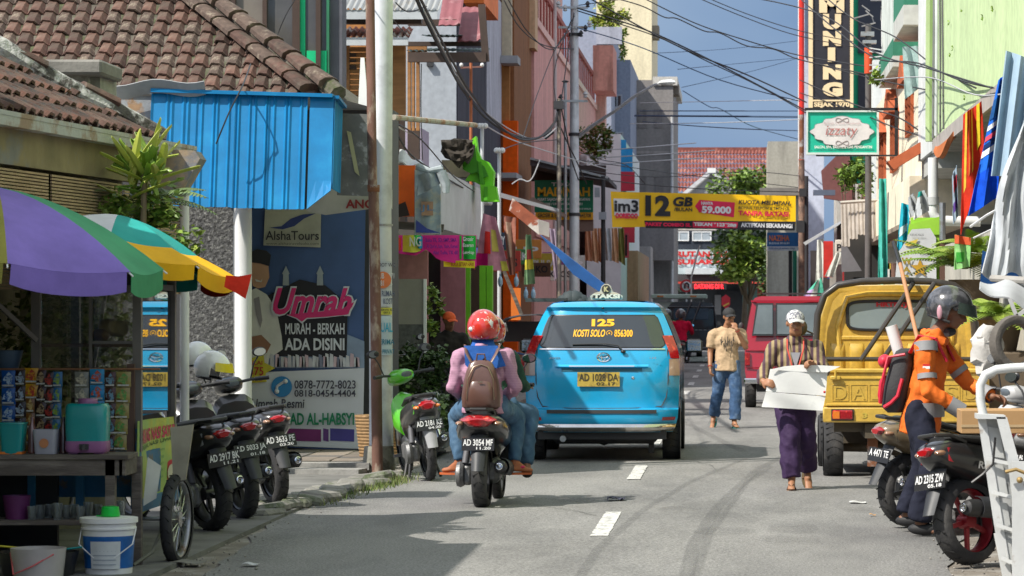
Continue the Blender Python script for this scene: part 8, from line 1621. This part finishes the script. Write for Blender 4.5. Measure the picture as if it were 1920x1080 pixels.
cp('push_bar',mat((.12,.12,.1)),lambda b:b.tube([U(250,1060,20.4),U(285,1035,20.6),U(300,1000,20.8),U(308,960,21)],.012,6))
# menu banner on the cart side
BA=[V((x1+.035,CZ-.02,U(0,790,CZ).z)),V((x1+.05,Y1+.22,U(0,780,22.1).z-.02)),V((x1+.06,Y1+.1,U(0,905,22).z)),V((x1-.0,CZ-.06,U(0,975,CZ).z))]
A0,A1,A2,A3=U(254,790,CZ-.1),U(327,780,22.1),U(332,905,22.0),U(248,976,CZ-.1)
mb=thing('menu_banner','green and yellow menu banner hung on the side of the drinks cart','banner',tuple(A3))
fnb=lambda u,v:(A0*(1-u)+A1*u)*v+(A3*(1-u)+A2*u)*(1-v)+V((.02*math.sin(7*u+2*v),0,0))
part(mb,'sheet',mat(hexc('93b05a'),rough=.6,var=.2,vs=3,col2=hexc('b3b547'),c2pos=(.45,.6),c2s=2.5),lambda b:b.grid(fnb,12,8,th=.006))
def btx(s_,r_,m,bold=.03):
    vs,fs=glyphs(s_,bold);b=MB();b.add([fnb(r_[0]+(r_[2]-r_[0])*x,r_[1]+(r_[3]-r_[1])*y)+V((.004,-.008,0))for x,y in vs],fs);b.build('lettering',m,mb,world=True)
btx('WARUNG NASI SAYUR',(.06,.74,.92,.90),mat((.55,.03,.10)));btx('SPESIAL NASI LIWET',(.08,.68,.9,.73),mat((.05,.12,.03)),.01)
for k in range(5):btx(['Soto Ayam','Mie Goreng','Gado-gado','Es Teh Jeruk','Kopi Susu'][k],(.32+.04*(k%2),.56-.09*k,.72,.61-.09*k),mat((.12,.25,.08)),.0)
part(mb,'print',mat((.5,.04,.05)),lambda b:b.lathe([(.001,0),(.09,0)],fnb(.85,.22)+V((.01,-.02,0)),(1,-.35,0),18));part(mb,'print',mat((.6,.55,.4)),lambda b:b.lathe([(.001,0),(.06,0)],fnb(.85,.22)+V((.016,-.03,0)),(1,-.35,0),18))
part(mb,'print',mat((.62,.62,.55)),lambda b:b.prism([(0,0),(.08,.05),(.11,.26),(.03,.32)],fnb(.12,.1)+V((.015,-.02,0)),(1,.5,0),(0,0,1),.004))
# wooden bench table in front
TZ=20.1
tb=thing('wooden_table','weathered wooden bench table with a lower shelf of glasses in front of the cart','table',(-4.6,TZ,0))
th_=U(0,862,TZ).z;tx1=U(240,0,TZ).x
for k in range(3):part(tb,'plank',WOODG,lambda b:b.box(-5.4,tx1-.01*k,TZ+.155*k,TZ+.15+.155*k,th_,th_+.03,bev=.004))
part(tb,'apron',WOODG,lambda b:(b.box(-5.4,U(228,0,TZ).x,TZ+.02,TZ+.05,th_-.1,th_)));part(tb,'side_apron',WOODG,lambda b:b.box(tx1-.06,tx1-.02,TZ+.02,TZ+.45,th_-.1,th_))
for x,y in((U(205,0,TZ).x,TZ+.02),(U(232,0,TZ).x,TZ+.42),(U(-30,0,TZ).x,TZ+.02)):part(tb,'leg',WOODG,lambda b:b.box(x-.03,x+.03,y,y+.06,0,th_-.0))
sh_z=U(0,977,TZ).z
for k in range(3):part(tb,'shelf_plank',WOODG,lambda b:b.box(-5.4,tx1-.02,TZ+.04+.14*k,TZ+.17+.14*k,sh_z-.03,sh_z,bev=.004))
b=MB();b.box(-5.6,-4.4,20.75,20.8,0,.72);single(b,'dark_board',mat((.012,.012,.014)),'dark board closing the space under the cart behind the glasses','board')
# glasses
GLM=mat((.62,.68,.66),rough=.05,trans=.85,var=0,bump=0,coat=.5)
gx=[60,75,92,108,124,138,150,166,182,196,212,226]
for i,px in enumerate(gx):
    z=sh_z+.001;yy=TZ+.12+.1*(i%3);c=V((U(px,0,yy).x,yy,z));b=MB();h=.085+.02*(i%4==3)
    b.lathe([(.001,0),(.026,0),(.033,h),(.030,h),(.024,.008),(.001,.008)],(0,0,0),n=14)
    tag(b.build('drinking_glass',GLM,loc=c),'upturned drinking glass on the lower shelf of the wooden table, '+('leftmost' if i==0 else 'rightmost' if i==11 else ORD[i])+' from the left','glass','clear glasses on the lower shelf')
# dispenser
dz=th_+.031
ds=thing('drink_dispenser','turquoise drink dispenser with a lilac lid and lilac base on the wooden table','dispenser',(U(155,0,TZ).x,TZ+.16,dz))
dd=lambda nm,m,fn,par=ds:(lambda b:(fn(b),b.build(nm,m,par))[1])(MB())
TQP=plast((.0,.27,.27),rough=.3,coat=.3);LIL=plast((.30,.12,.27),rough=.4)
rr_=lambda w_,d_,z,e=5:[V((math.copysign(abs(math.cos(a))**(2/e),math.cos(a))*w_,math.copysign(abs(math.sin(a))**(2/e),math.sin(a))*d_,z))for a in[2*math.pi*k/28 for k in range(28)]]
dd('tank',TQP,lambda b:b.loft([rr_(.130,.09,.08),rr_(.134,.095,.2),rr_(.132,.092,.30),rr_(.12,.08,.318)]));dd('base',LIL,lambda b:b.loft([rr_(.125,.088,.01),rr_(.135,.096,.03),rr_(.134,.094,.082)]));dd('lid',LIL,lambda b:b.lathe([(.06,.318),(.062,.34),(.055,.35),(.001,.35)],n=20))
dd('tap',DARK,lambda b:(b.box(-.03,.025,-.12,-.09,.03,.065),b.tube([(0,-.12,.05),(0,-.15,.045),(0,-.15,.03)],.012,8)));dd('foot',LIL,lambda b:[b.box(x-.03,x+.03,-.06,.06,0,.012)for x in(-.08,.08)])
cb=thing('plastic_box','clear plastic tub with a round label on the wooden table','tub',(U(78,0,TZ).x,TZ+.14,dz));b=MB();b.loft([rr_(.068,.06,0),rr_(.078,.07,.155)],caps=False);b.loft([rr_(.066,.058,.004),rr_(.001,.001,.004)],caps=False);b.build('tub',mat((.42,.42,.48),rough=.2,alpha=.8,var=.1),cb)
b=MB();b.lathe([(.001,0),(.03,0)],(0,-.075,.07),(0,-1,0),14);b.build('label',mat((.5,.2,.08)),cb)
cu=thing('turquoise_tub','turquoise plastic tub at the left end of the wooden table','tub',(U(15,0,TZ).x,TZ+.14,dz));b=MB();b.loft([rr_(.065,.06,0),rr_(.082,.075,.19),rr_(.088,.08,.19),rr_(.085,.078,.2)]);b.build('tub',TQP,cu);b=MB();b.box(-.07,.07,-.06,.06,-.0,.015);b.v=[(x,y,z-.0)for x,y,z in b.v];b.build('base',ORANGE,cu)
for i,(px,lb)in enumerate(((47,'clear bottle between the turquoise tub and the plastic tub'),(106,'dark sauce bottle just left of the dispenser'))):
    b=MB();b.lathe([(.001,0),(.028,0),(.028,.15),(.012,.19),(.012,.23),(.001,.23)],n=14);tag(b.build('bottle',mat((.06,.02,.02),rough=.1,coat=1)if i else mat((.2,.08,.07),rough=.1,coat=1),loc=(U(px,0,TZ).x,TZ+.2,dz)),lb,'bottle')
# loaves in the display
for i,(px,py,r)in enumerate(((205,612,.05),(222,616,.052),(190,628,.04))):
    b=MB();c=U(px,py,CZ+.2);b.lathe([(.001,-.08),(r*.8,-.075),(r,-.05),(r,.05),(r*.8,.075),(.001,.08)],c,(.6,-.8,0),16)
    single(b,'bread_roll',mat(((.55,.42,.18),(.6,.5,.22),(.3,.16,.05))[i],rough=.7),['round loaf on the display shelf, left of the pale one','pale round loaf nearest the corner of the display','brown bun lying at the left of the display shelf'][i],'bread')
# strips of sachets
cl=[('135fae','b8cfe0',16,695,5,26,.0),('2a1512','a9bccc',38,694,6,20,0),('d8a012','b03020',59,690,2,25,0),('8a5a20','c9b070',57,745,4,16,0),('38140f','a8906a',77,694,6,20,0),('30100f','b02a20',92,698,5,18,0),('2f6fa0','8fb040',108,697,5,18,-6),('8a8a80','c0b8a0',153,697,2,26,0),('1c8fc4','c05030',182,692,4,27,0),('4a2018','6f9ab0',207,697,6,20,0),('9a8c50','5f9a50',232,697,5,27,-10)]
for i,(c1,c2,px,py,n,wd,dr)in enumerate(cl):
    SZ=CZ-.1;g=thing('sachet_strip',['blue and white','dark brown with pale discs','yellow and red','gold','brown and cream','dark red','blue and green','silver grey','cyan and orange','brown and sky blue','olive gold with green scenes'][i]+' strip of drink sachets hanging at the front of the cart','sachets',tuple(U(px,py,SZ)),group='strips of drink sachets')
    hh=.102 if i not in(0,)else .112
    for k in range(n):
        x=dr*k/n*.0035;w_=wd*SZ/6000/2
        sb=MB();sb.grid(lambda u,v:((u-.5)*2*w_+x,-.012*math.sin(math.pi*u)*math.sin(math.pi*v)+.004*((k*7)%3),-hh*k-hh*.96*(1-v)),4,4,th=.004);s_=sb.build('sachet',mat(hexc(c1),rough=.3,var=.15,vs=30),g)
        sb=MB();sb.prism([(w_*(.62+.25*((i+j)%2))*math.cos(j*.7),hh*(.2+.12*((i*3+j)%3))*math.sin(j*.7))for j in range(9)],(x,-.018,-hh*(k+.5)),(1,0,0),(0,0,1),.002);sb.build('print',mat(hexc(c2),rough=.3,var=.4,vs=60,bump=0,col2=hexc(c1),c2pos=(.5,.55),c2s=45),s_)
        sb=MB();sb.box(x-w_*.8,x+w_*.8,-.019,-.017,-hh*(k+.9),-hh*(k+.8));sb.build('print',mat((.55,.55,.5),rough=.4,var=.3,vs=60,bump=0),s_)
cp('hanging_rail',mat((.3,.14,.07)),lambda b:b.tube([U(0,692,CZ-.09),U(300,692,CZ-.09)],.007,6))
# buckets
BZ=19.9
def bucket(nm,lb,px,ptop,w_,m,h,hm=WHITE,extra=None,yy=BZ):
    zt=U(0,ptop,yy).z;t=thing(nm,lb,'bucket',(U(px,0,yy).x,yy,max(0.02,zt-h)));r=w_*yy/12000
    dd('shell',m,lambda b:b.lathe([(.001,0),(r*.86,0),(r,h),(r*.95,h),(r*.82,.01)],n=28),t);return t,r
t,r=bucket('paint_bucket','lidded white paint bucket with a blue and white label in front of the table',204,1000,100,WHITE,.34)
dd('lid',WHITE,lambda b:b.lathe([(r*1.0,.285),(r*1.03,.29),(r*1.03,.30),(r*1.0,.305),(r*1.0,.325),(r*1.08,.33),(r*1.08,.36),(.001,.365)],n=28),t)
dd('label',mat((.01,.12,.4),rough=.4,var=.3,vs=12),lambda b:b.lathe([(r*.885,.05),(r*.965,.25)],n=28),t)
dd('label_panel',mat((.6,.62,.62)),lambda b:b.grid(lambda u,v:(math.sin(R(-30+66*u))*(r*.95+.003+.01*v),-math.cos(R(-30+66*u))*(r*.95+.003+.01*v),.05+.17*v),8,1),t)
for k in range(5):dd('print',mat((.3,.34,.38)),lambda b:b.grid(lambda u,v:(math.sin(R(-24+50*u))*(r*.97+.006),-math.cos(R(-24+50*u))*(r*.97+.006),.075+.028*k+.006*v),6,1),t)
dd('handle',WHITE,lambda b:b.tube([(-r*1.02,0,.29),(-r*1.0,-.10,.20),(-r*.4,-r*.9,.12),(r*.4,-r*.9,.12),(r*1.0,-.10,.20),(r*1.02,0,.29)],.004,6),t)
z=t.location.z+.366;b=MB();b.lathe([(.058,0),(.06,.005),(.052,.06),(.03,.064),(.001,.064)],n=20);b.box(-.085,-.05,-.01,.01,.0,.008);tag(b.build('green_cup',plast((.0,.5,.05),rough=.3),loc=(t.location.x+.01,BZ,z)),'bright green plastic scoop upside down on the paint bucket lid','scoop')
t,r=bucket('clear_bucket','translucent pale bucket with a pink handle at the lower left',72,1035,104,mat((.52,.48,.46),rough=.3,alpha=.9),.2,yy=19.5)
dd('handle',mat((.6,.12,.12)),lambda b:b.tube([(-r,0,.17),(-r*.7,-r*.9,.05),(0,-r*1.05,.10),(r*.7,-r*.7,.17)],.005,6),t)
t,r=bucket('black_basin','black basin with a yellow and turquoise rod across it behind the translucent bucket',72,1045,150,BLACK,.16,yy=19.75)
dd('rod',YEL,lambda b:b.tube([(-.28,-.05,.2),(-.1,-.05,.185)],.006,6),t);dd('rod',TQP,lambda b:b.tube([(.12,-.05,.17),(.28,-.05,.19)],.006,6),t)
b=MB();b.lathe([(.07,0),(.09,.15),(.085,.15),(.06,.01)],n=18);tag(b.build('purple_bucket',mat((.12,.02,.10),rough=.5),loc=(U(18,0,TZ).x,TZ+.2,sh_z)),'purple bucket on the lower shelf at the left','bucket')
b=MB();b.lathe([(.05,0),(.10,.2),(.095,.2),(.05,.01)],n=18);tag(b.build('slate_bucket',mat((.10,.16,.22),rough=.5),loc=(U(8,0,CZ).x,CZ+.1,U(0,715,CZ).z)),'slate blue pail standing at the left end behind the sachets','bucket')
b=MB();prect(b,(-10,717,75,722),CZ+.05,.3);single(b,'side_shelf',WOOD,'narrow wooden shelf holding the slate blue pail','shelf')
# parasols
def parasol(nm,lb,c,r,h,cols,tilt,rot0,pole_top=True,val=.14,skip=(),t=None):
    up_=t is not None;t=t or thing(nm,lb,'parasol',c,rot=(R(tilt[0]),R(tilt[1]),R(rot0)));n=len(cols)
    prof_=lambda s:h*(1-s**1.75)
    for k in range(n):
        if cols[k]is None:continue
        a0,a1=2*math.pi*k/n,2*math.pi*(k+1)/n
        def f(u,v):
            s=.03+.97*v;a=a0+(a1-a0)*u;p0=V((math.cos(a0),math.sin(a0),0));p1=V((math.cos(a1),math.sin(a1),0));d=p0.lerp(p1,u);return d*r*s+V((0,0,prof_(s)-.03*math.sin(math.pi*u)*s))
        m=cloth(hexc(cols[k]),rough=.75,vs=2,bump=.15);pl=dd('canopy_panel',m,lambda b:b.grid(lambda u,v:f(u,1-v),8,8,th=.003),t)
        def g(u,v):p=f(u,1);sc=1-.18*(abs(u-.5)*2)**4;return p+V((0,0,-.002))+V((p.x,p.y,0)).normalized()*.012*v-V((0,0,val*v*sc))
        dd('valance',m,lambda b:b.grid(lambda u,v:g(.03+.94*u,1-v),8,3,th=.003),pl)
        dd('rib',WHITE,lambda b:b.tube([V((math.cos(a0)*r*s,math.sin(a0)*r*s,prof_(s)-.012))for s in(.05,.3,.6,.8,1.02)],.006,5),t)
    if up_:return t
    dd('pole',STEEL,lambda b:b.tube([(0,0,-1.7),(0,0,h+.02)],.015,8),t);dd('finial',WHITE,lambda b:b.lathe([(.02,h-.01),(.022,h+.03),(.008,h+.06)],n=10),t);return t
parasol('parasol','large parasol with purple, green and yellow-green panels over the left end of the cart',U(-20,475,20.15),1.10,.42,['4f9a68','d8d8e0','5f9a4a','8a2f3a','c9a03a','9a964a','8470c0','3f8f66'],(4,5),19)
pr=parasol('parasol','smaller parasol with white, teal, red and yellow panels behind the purple one',U(209,482,21.7),.84,.2,['d8321f','2f9a94','d8d8dc','d8d8dc','c03a50','c03a50','e0a818','e0a818'],(-3,9),8,val=.11)
parasol('','',None,.72,.29,['2f9a94','2f9a94','d8d8dc','d8d8dc','d8d8dc','d8d8dc','2f9a94','2f9a94'],0,0,val=.02,t=pr)
b=MB();b.bar(U(-10,565,20.2),U(68,638,20.5),.02,.03);single(b,'strut',ALU,'slanting metal strut at the left end of the drinks cart','strut')
part(pr,'red_corner',cloth((.7,.04,.02)),lambda b:ppoly(b,[(412,486),(436,484),(459,476),(457,505),(455,524),(436,516),(412,508)],21.4,.01))
# helmets on the parked scooter
helmet('helmet','white open-face helmet with a yellow peak hanging on the nearest parked scooter',tuple(U(400,690,24.4)),E(10,0,75),mat((.82,.82,.80),rough=.2,coat=.8),plast((.75,.6,.02),rough=.2),r=.13)
helmet('helmet','plain white helmet with a dark visor behind the one with the yellow peak',tuple(U(372,668,24.9)),E(0,0,120),mat((.8,.8,.8),rough=.2,coat=.8),mat((.05,.05,.06),rough=.1),r=.115)
# right foreground: white tricycle rail, spare tyre, cardboard
WR=mat((.62,.63,.62),rough=.45,var=.12,vs=4,bump=.1,col2=(.35,.3,.25),c2pos=(.6,.7),c2s=8)
wr_=thing('white_rail','white painted steel cargo frame with a curved tube and panel at the right edge','cargo frame',(1.6,19.2,0))
wp_=lambda nm,m,fn,par=wr_:part(par,nm,m,fn)
wp_('curved_tube',WR,lambda b:b.tube([U(1846,790,19.2),U(1838,750,19.2),U(1838,722,19.2),U(1848,702,19.2),U(1868,693,19.2),U(1895,690,19.2),U(1935,688,19.2)],.027,12))
wp_('front_post',WR,lambda b:b.loft([[U(x,y,19.15),U(x+w_,y,19.15),U(x+w_,y,19.21),U(x,y,19.21)]for x,y,w_ in((1832,778,16),(1845,860,16),(1860,960,17),(1880,1085,18))],sm=False));wp_('rear_post',WR,lambda b:b.loft([[U(x,y,19.05),U(x+w_,y,19.05),U(x+w_,y,19.11),U(x,y,19.11)]for x,y,w_ in((1868,782,20),(1890,870,22),(1900,960,34),(1905,1085,45))],sm=False))
wp_('cap_plate',WR,lambda b:b.prism([(0,0),(.17,-.01),(.17,-.03),(0,-.03)],U(1832,776,19.05),(1,0,0),(0,0,1),.2,n=(0,1,0)))
for k in range(4):
    wp_('panel',mat((.5,.51,.5),rough=.5,var=.2),lambda b:b.prism([(0,0),(.07,-.01),(.10,-.19),(.03,-.18)],U(1852+7*k,800+70*k,19.16),(1,0,0),(0,0,1),.01,n=(0,1,0)))
    wp_('cross_bar',WR,lambda b:b.bar(U(1850+9*k,860+62*k,19.12),U(1905,872+62*k,19.1),.02,.02))
wp_('grille_sheet',mat((.42,.43,.43),rough=.5,var=.35,vs=9,col2=(.2,.2,.2),c2pos=(.5,.6),c2s=14),lambda b:b.loft([[U(1846,780,19.17),U(1880,782,19.17)],[U(1862,900,19.17),U(1905,905,19.17)],[U(1885,1085,19.17),U(1925,1085,19.17)]],closed=False,caps=False,sm=False))
wp_('side_panel',WR,lambda b:prect(b,(1898,865,1935,1090),19.0,.02));wp_('latch',mat((.4,.28,.12),metal=.6),lambda b:(b.tube([U(1885,885,18.95),U(1905,880,18.95),U(1925,888,18.95)],.012,6),b.ell(U(1912,900,18.93),(.02,.02,.02),8,6)));wp_('cable',BLACK,lambda b:b.tube([U(1822,905,19),U(1842,890,19),U(1862,870,19),U(1866,820,19)],.008,6))
wp_('wheel_guard',DARK,lambda b:prect(b,(1893,1020,1903,1085),19.3,.1));wp_('foot',WR,lambda b:b.bar(U(1868,1000,19.2),U(1885,1085,19.2),.03,.03))
st_=thing('spare_tyre','used grey-brown spare tyre standing on the white frame at the right edge','tyre',tuple(U(1905,645,19.9)));b=MB();b.lathe([(.125,-.035),(.15,-.045),(.172,-.04),(.182,0),(.172,.04),(.15,.045),(.125,.035)],(0,0,0),(.45,-.9,.1),32,closed=True);b.build('tyre',mat((.13,.115,.10),rough=.9,var=.3,vs=6,bump=.4,bs=60),st_)
bx=thing('cardboard_box','flat brown cardboard box lying across the white cargo frame','box',tuple(U(1860,815,20.2)))
part(bx,'box',mat((.42,.25,.11),rough=.85,var=.12),lambda b:b.box(U(1800,0,20.3).x,U(1940,0,20.3).x,20.2,20.6,U(0,812,20.3).z,U(0,768,20.3).z,bev=.005));part(bx,'tape',mat((.5,.36,.2),rough=.3),lambda b:b.box(U(1800,0,20.3).x,U(1940,0,20.3).x,20.195,20.199,U(0,800,20.3).z,U(0,795,20.3).z))
sk=thing('white_sack','crumpled pale plastic sack between the pickup and the spare tyre','sack',tuple(U(1850,690,28)));b=MB();b.ell((0,0,.14),(.14,.1,.24),16,12);b.v=[tuple(V(p)+V((noise.noise(V(p)*14),noise.noise(V(p)*13+V((5,5,5))),noise.noise(V(p)*15)))*.06)for p in b.v];b.build('sack',mat((.55,.53,.50),rough=.6,bump=.5),sk)
# litter
for px,py,w_,m,nm,lb in((1155,944,.15,mat((.04,.04,.07)),'crushed_wrapper','crushed dark wrapper lying on the road between two centre dashes'),(1608,948,.14,mat((.6,.6,.58)),'paper_scrap','white paper strip lying on the road near the walking man'),(470,1066,.1,mat((.55,.55,.55)),'paper_scrap','small white paper scrap on the road at the lower left'),(1636,972,.05,mat((.6,.3,.08)),'leaf_litter','small orange leaf on the road right of the paper strip'),(352,1062,.22,mat((.2,.19,.17),rough=.95),'stone_chock','flat stone slab by the cart wheel')):
    z=10020/(py-581);x=(px-1380)*z/6000;b=MB();b.grid(lambda u,v:(x+(u-.5)*w_,z+(v-.5)*w_*1.1,.034+.025*abs(math.sin(9*u+5*v))*(0 if nm!='crushed_wrapper' else 1)+.006*math.sin(6*u)),8,4,th=.003);single(b,nm,m,lb,'litter' if nm!='stone_chock' else 'stone')
# ============================================================ smaller things that fill the street
# road repairs, cracks and stains
rr=random.Random(5)
CRK=mat((.10,.10,.095),rough=1,var=0,bump=0)
for k in range(9):
    x,y=rr.uniform(-2.8,1.2),rr.uniform(21,46);a=rr.choice((0,.1,1.5))+rr.uniform(-.3,.3);P=[]
    for i in range(14):P.append((x,y));a+=rr.uniform(-.35,.35);x+=math.sin(a)*.14;y+=math.cos(a)*.28
    w_=rr.uniform(.0025,.0045);b=MB();b.loft([[(p-w_*rr.uniform(.5,1.3),q-w_,.0315),(p+w_*rr.uniform(.5,1.3),q+w_,.0315)]for p,q in P if road_l(q)+.1<p<road_r(q)-.1],caps=False,closed=False,sm=False)
    if b.v:b.f=[f[::-1]for f in b.f];tag(b.build('road_crack',CRK),kind='structure')
STN=mat((.06,.058,.055),rough=.6,var=.4,vs=8,bump=0,alpha=.12)
for k in range(14):
    x,y,s=rr.uniform(-2.6,1.2),rr.uniform(21,60),rr.uniform(.06,.3)
    b=MB();b.add([(x+s*math.cos(a)*rr.uniform(.6,1.1),y+2*s*math.sin(a)*rr.uniform(.6,1.1),.0335)for a in[2*math.pi*i/14 for i in range(14)]],[tuple(range(14))]);tag(b.build('oil_stain',STN),kind='structure')
# windows, doors, air units and boards on the house fronts
def wx(side,X,y0,y1,z0,z1,t,m=None,bars=1):return winx(t,X,y0,y1,z0,z1,side=side,fm=m or WHITE,bars=bars)
TH={o['label'][:14]:o for o in COL.objects if o.parent is None and 'label' in o}
g=TH['tall house wit']
part(g,'vent',DARK,lambda b:prect(b,(800,116,812,124),64.4,.1));part(g,'ledge',wall((.4,.42,.46)),lambda b:b.box(U(735,0,64.4).x,GX_+.06,64.3,64.5,4.25,4.33))
g=TH['long pink buil']
part(g,'floor_band',wall(hexc('c78f86')),lambda b:b.box(PX,PX+.06,84,118,3.6,3.8));part(g,'drain_pipe',mat((.55,.5,.48)),lambda b:b.tube([(PX+.06,92.6,3),(PX+.06,92.6,12)],.05,8))
g=TH['large plain ta']
for r_ in((1196,205,1212,240),(1226,205,1242,240),(1196,330,1212,362),(1228,330,1244,362)):
    p,q=U(r_[0],r_[3],138),U(r_[2],r_[1],138);part(g,'recessed_panel',wall(hexc('827d7b')),lambda b:b.box(p.x,q.x,137.97,138.0,p.z,q.z))
part(g,'floor_band',wall(hexc('a39c98')),lambda b:[b.box(U(1180,0,138).x,U(1262,0,138).x,137.95,138,z,z+.12)for z in(5.2,8.4)])
g=TH['blue-grey plas']
for r_ in((1124,250,1140,275),(1150,180,1164,200),(1150,250,1166,275),(1124,320,1140,345)):winy(g,130,U(r_[0],0,130).x,U(r_[2],0,130).x,U(0,r_[3],130).z,U(0,r_[1],130).z,fm=mat((.4,.42,.48)))
for i,(X,y,z)in enumerate(((-5.5,68,3.9),(-5.25,100,5.2),(-5.25,109,6.4))):
    t=thing('air_unit',['white air conditioner unit on the dark-toned street wall','white air conditioner on the pink wall, nearer one','white air conditioner on the pink wall, farther one'][i],'air conditioner',(X,y,z));b=MB();b.box(-.05,.3,-.4,.4,0,.55,bev=.03);b.build('case',WHITE,t);b=MB();b.lathe([(.001,0),(.2,0)],(.305,0,.28),(1,0,0),16);b.build('fan_grille',DARK,t)
# goods and clutter inside the left shops
CN=['red','blue','yellow','green','pale grey','purple','orange','slate','cream','brown']
PALC=['b23a2e','3a6ab2','d8c24a','4a8a4a','c9c9c0','8a4a8a','d88a3a','2f3f4f','e8e0d0','6f4f3a']
for i in range(26):
    y=47+i*1.9;z=rr.choice((.2,.2,.9,1.5));s=rr.uniform(.18,.34);c=PALC[i%10]
    b=MB();b.box(-5.35-.2,-5.35+s*.6,y,y+s*1.5,.09,.09+s*(1.2 if i%3 else 2.6),bev=.02)
    single(b,'shop_crate',mat(hexc(c),rough=.7,var=.3),CN[i%10]+' crate at the foot of the left shop fronts, '+ORD[i]+' from the camera','crate','crates along the left shop fronts')
for i in range(12):
    y=58+i*3.7;c=PALC[(i*3+1)%10];t=thing('hanging_board',CN[(i*3+1)%10]+' shop board projecting from the left shop row, '+ORD[i]+' from the camera','sign',(-4.9,y,2.5+.2*(i%3)),group='small boards on the left shop row')
    b=MB();b.box(-.45,.25,0,.05,0,.35+.1*(i%2),bev=.01);b.build('board',mat(hexc(c),rough=.5,var=.2),t);txt(t,['TOKO','PULSA','FOTO COPY','KAOS','BATIK','HP'][i%6],(-.42,-.002,.1),(1,0,0),(0,0,1),(0,0,.6,.18),WHITE if i%3 else BLACK,bold=.03,world=False)
for i in range(9):
    y=62+i*5.2;b=MB();X=3.15
    b.box(X-.25,X+.1,y,y+1.2,.08,.5+.25*(i%3),bev=.03);single(b,'shop_crate',mat(hexc(PALC[(i*7)%10]),rough=.7,var=.3),CN[(i*7)%10]+' box on the pavement before the right shop row, '+ORD[i]+' from the camera','crate','boxes along the right shop fronts')
for i in range(8):
    y=66+i*6.5;t=thing('hanging_board',CN[(i*3+2)%10]+' shop board projecting from the right shop row, '+ORD[i]+' from the camera','sign',(2.75,y,2.5+.25*(i%3)),group='small boards on the right shop row')
    b=MB();b.box(-.3,.45,0,.05,0,.4,bev=.01);b.build('board',mat(hexc(PALC[(i*3+2)%10]),rough=.5,var=.2),t);txt(t,['LAUNDRY','SOTO','PULSA','BAKSO'][i%4],(-.26,-.002,.12),(1,0,0),(0,0,1),(0,0,.65,.18),WHITE if i%2 else BLACK,bold=.03,world=False)
# road signs at the junction
t=thing('traffic_sign','round red-rimmed no U-turn sign before the street end','traffic sign',(U(1287,0,150).x,150,0))
part(t,'plate',mat((.6,.02,.03)),lambda b:b.lathe([(.001,.02),(.30,.02),(.30,0),(.001,0)],U(1287,536,150),(0,-1,0),28));part(t,'face',WHITE,lambda b:b.lathe([(.001,0),(.215,0)],U(1287,536,149.95),(0,-1,0),28))
part(t,'arrow',BLACK,lambda b:b.tube([U(x,y,149.92)for x,y in((1284,541),(1284,533),(1288,530.5),(1291,533),(1291,541))],.04,6));part(t,'slash',mat((.6,.02,.03)),lambda b:b.bar(U(1281,530,149.9),U(1293,542,149.9),.05,.02));part(t,'pole',GALV,lambda b:b.tube([(t.location.x,150.1,0),(t.location.x,150.1,2.8)],.04,8))
t=thing('red_road_sign','red shield-shaped board with a yellow stripe on a thin pole far down the road','sign',(U(1361,0,140).x,140,0))
part(t,'board',mat((.65,.03,.05)),lambda b:ppoly(b,[(1353,558),(1361,552),(1369,558),(1369,572),(1361,580),(1353,572)],140,.05));part(t,'stripe',mat((.8,.55,.1)),lambda b:ppoly(b,[(1355,573),(1367,567),(1367,570),(1357,575)],139.95,.01));part(t,'pole',GALV,lambda b:b.tube([(t.location.x,140.1,0),(t.location.x,140.1,1.9)],.03,8))
# boards leaning poles and prop sticks beyond the banner
for i,(x0,y0,x1,y1,yy)in enumerate(((1312,460,1296,520,150),(1268,485,1262,560,150))):
    b=MB();b.tube([U(x0,y0,yy),U(x1,y1,yy),(U(x1,y1,yy).x,yy,0)],.045,6);single(b,'leaning_mast',mat((.5,.45,.42)),['pale leaning mast crossing the red office letters','thin rusty leaning pole under the taupe block'][i],'pole','leaning masts at the junction')
# satellite dishes and tanks on the right roofs
t=thing('water_tank','white water tank on the roof edge behind the street pole','tank',tuple(U(1675,60,58)));b=MB();b.lathe([(.001,-.3),(.2,-.3),(.22,-.25),(.22,.25),(.16,.35),(.001,.37)],n=18);b.build('tank',WHITE,t)
t=thing('clutter_bundle','grey tangle of folded awning cloth at the top behind the street pole','awning',tuple(U(1660,20,57)));b=MB()
for k in range(16):p=V((rr.uniform(-.3,.3),rr.uniform(-.1,.1),rr.uniform(-.25,.3)));b.bar(p,p+V((rr.uniform(-.3,.3),0,rr.uniform(-.2,.2))),.07,.02)
b.build('folded_cloth',mat((.3,.3,.3),rough=.7,var=.4),t)['kind']='stuff'
t=thing('flower_pots','row of dark leafy pot plants in the roadside bed behind the green motorcycle','plants',(-3.6,36.5,.1))
b=MB();leafmass(b,(0,0,.35),(.35,1.2,.32),2600,.09,3,seed=61);b.build('foliage',leafmats((.09,.16,.03),(.16,.24,.05),(.05,.09,.02)),t)['kind']='stuff';b=MB();b.box(-.3,.3,-1.2,1.2,0,.16);b.build('trough',CONC,t)
for _s in[TS]:bpy.data.scenes.remove(_s)
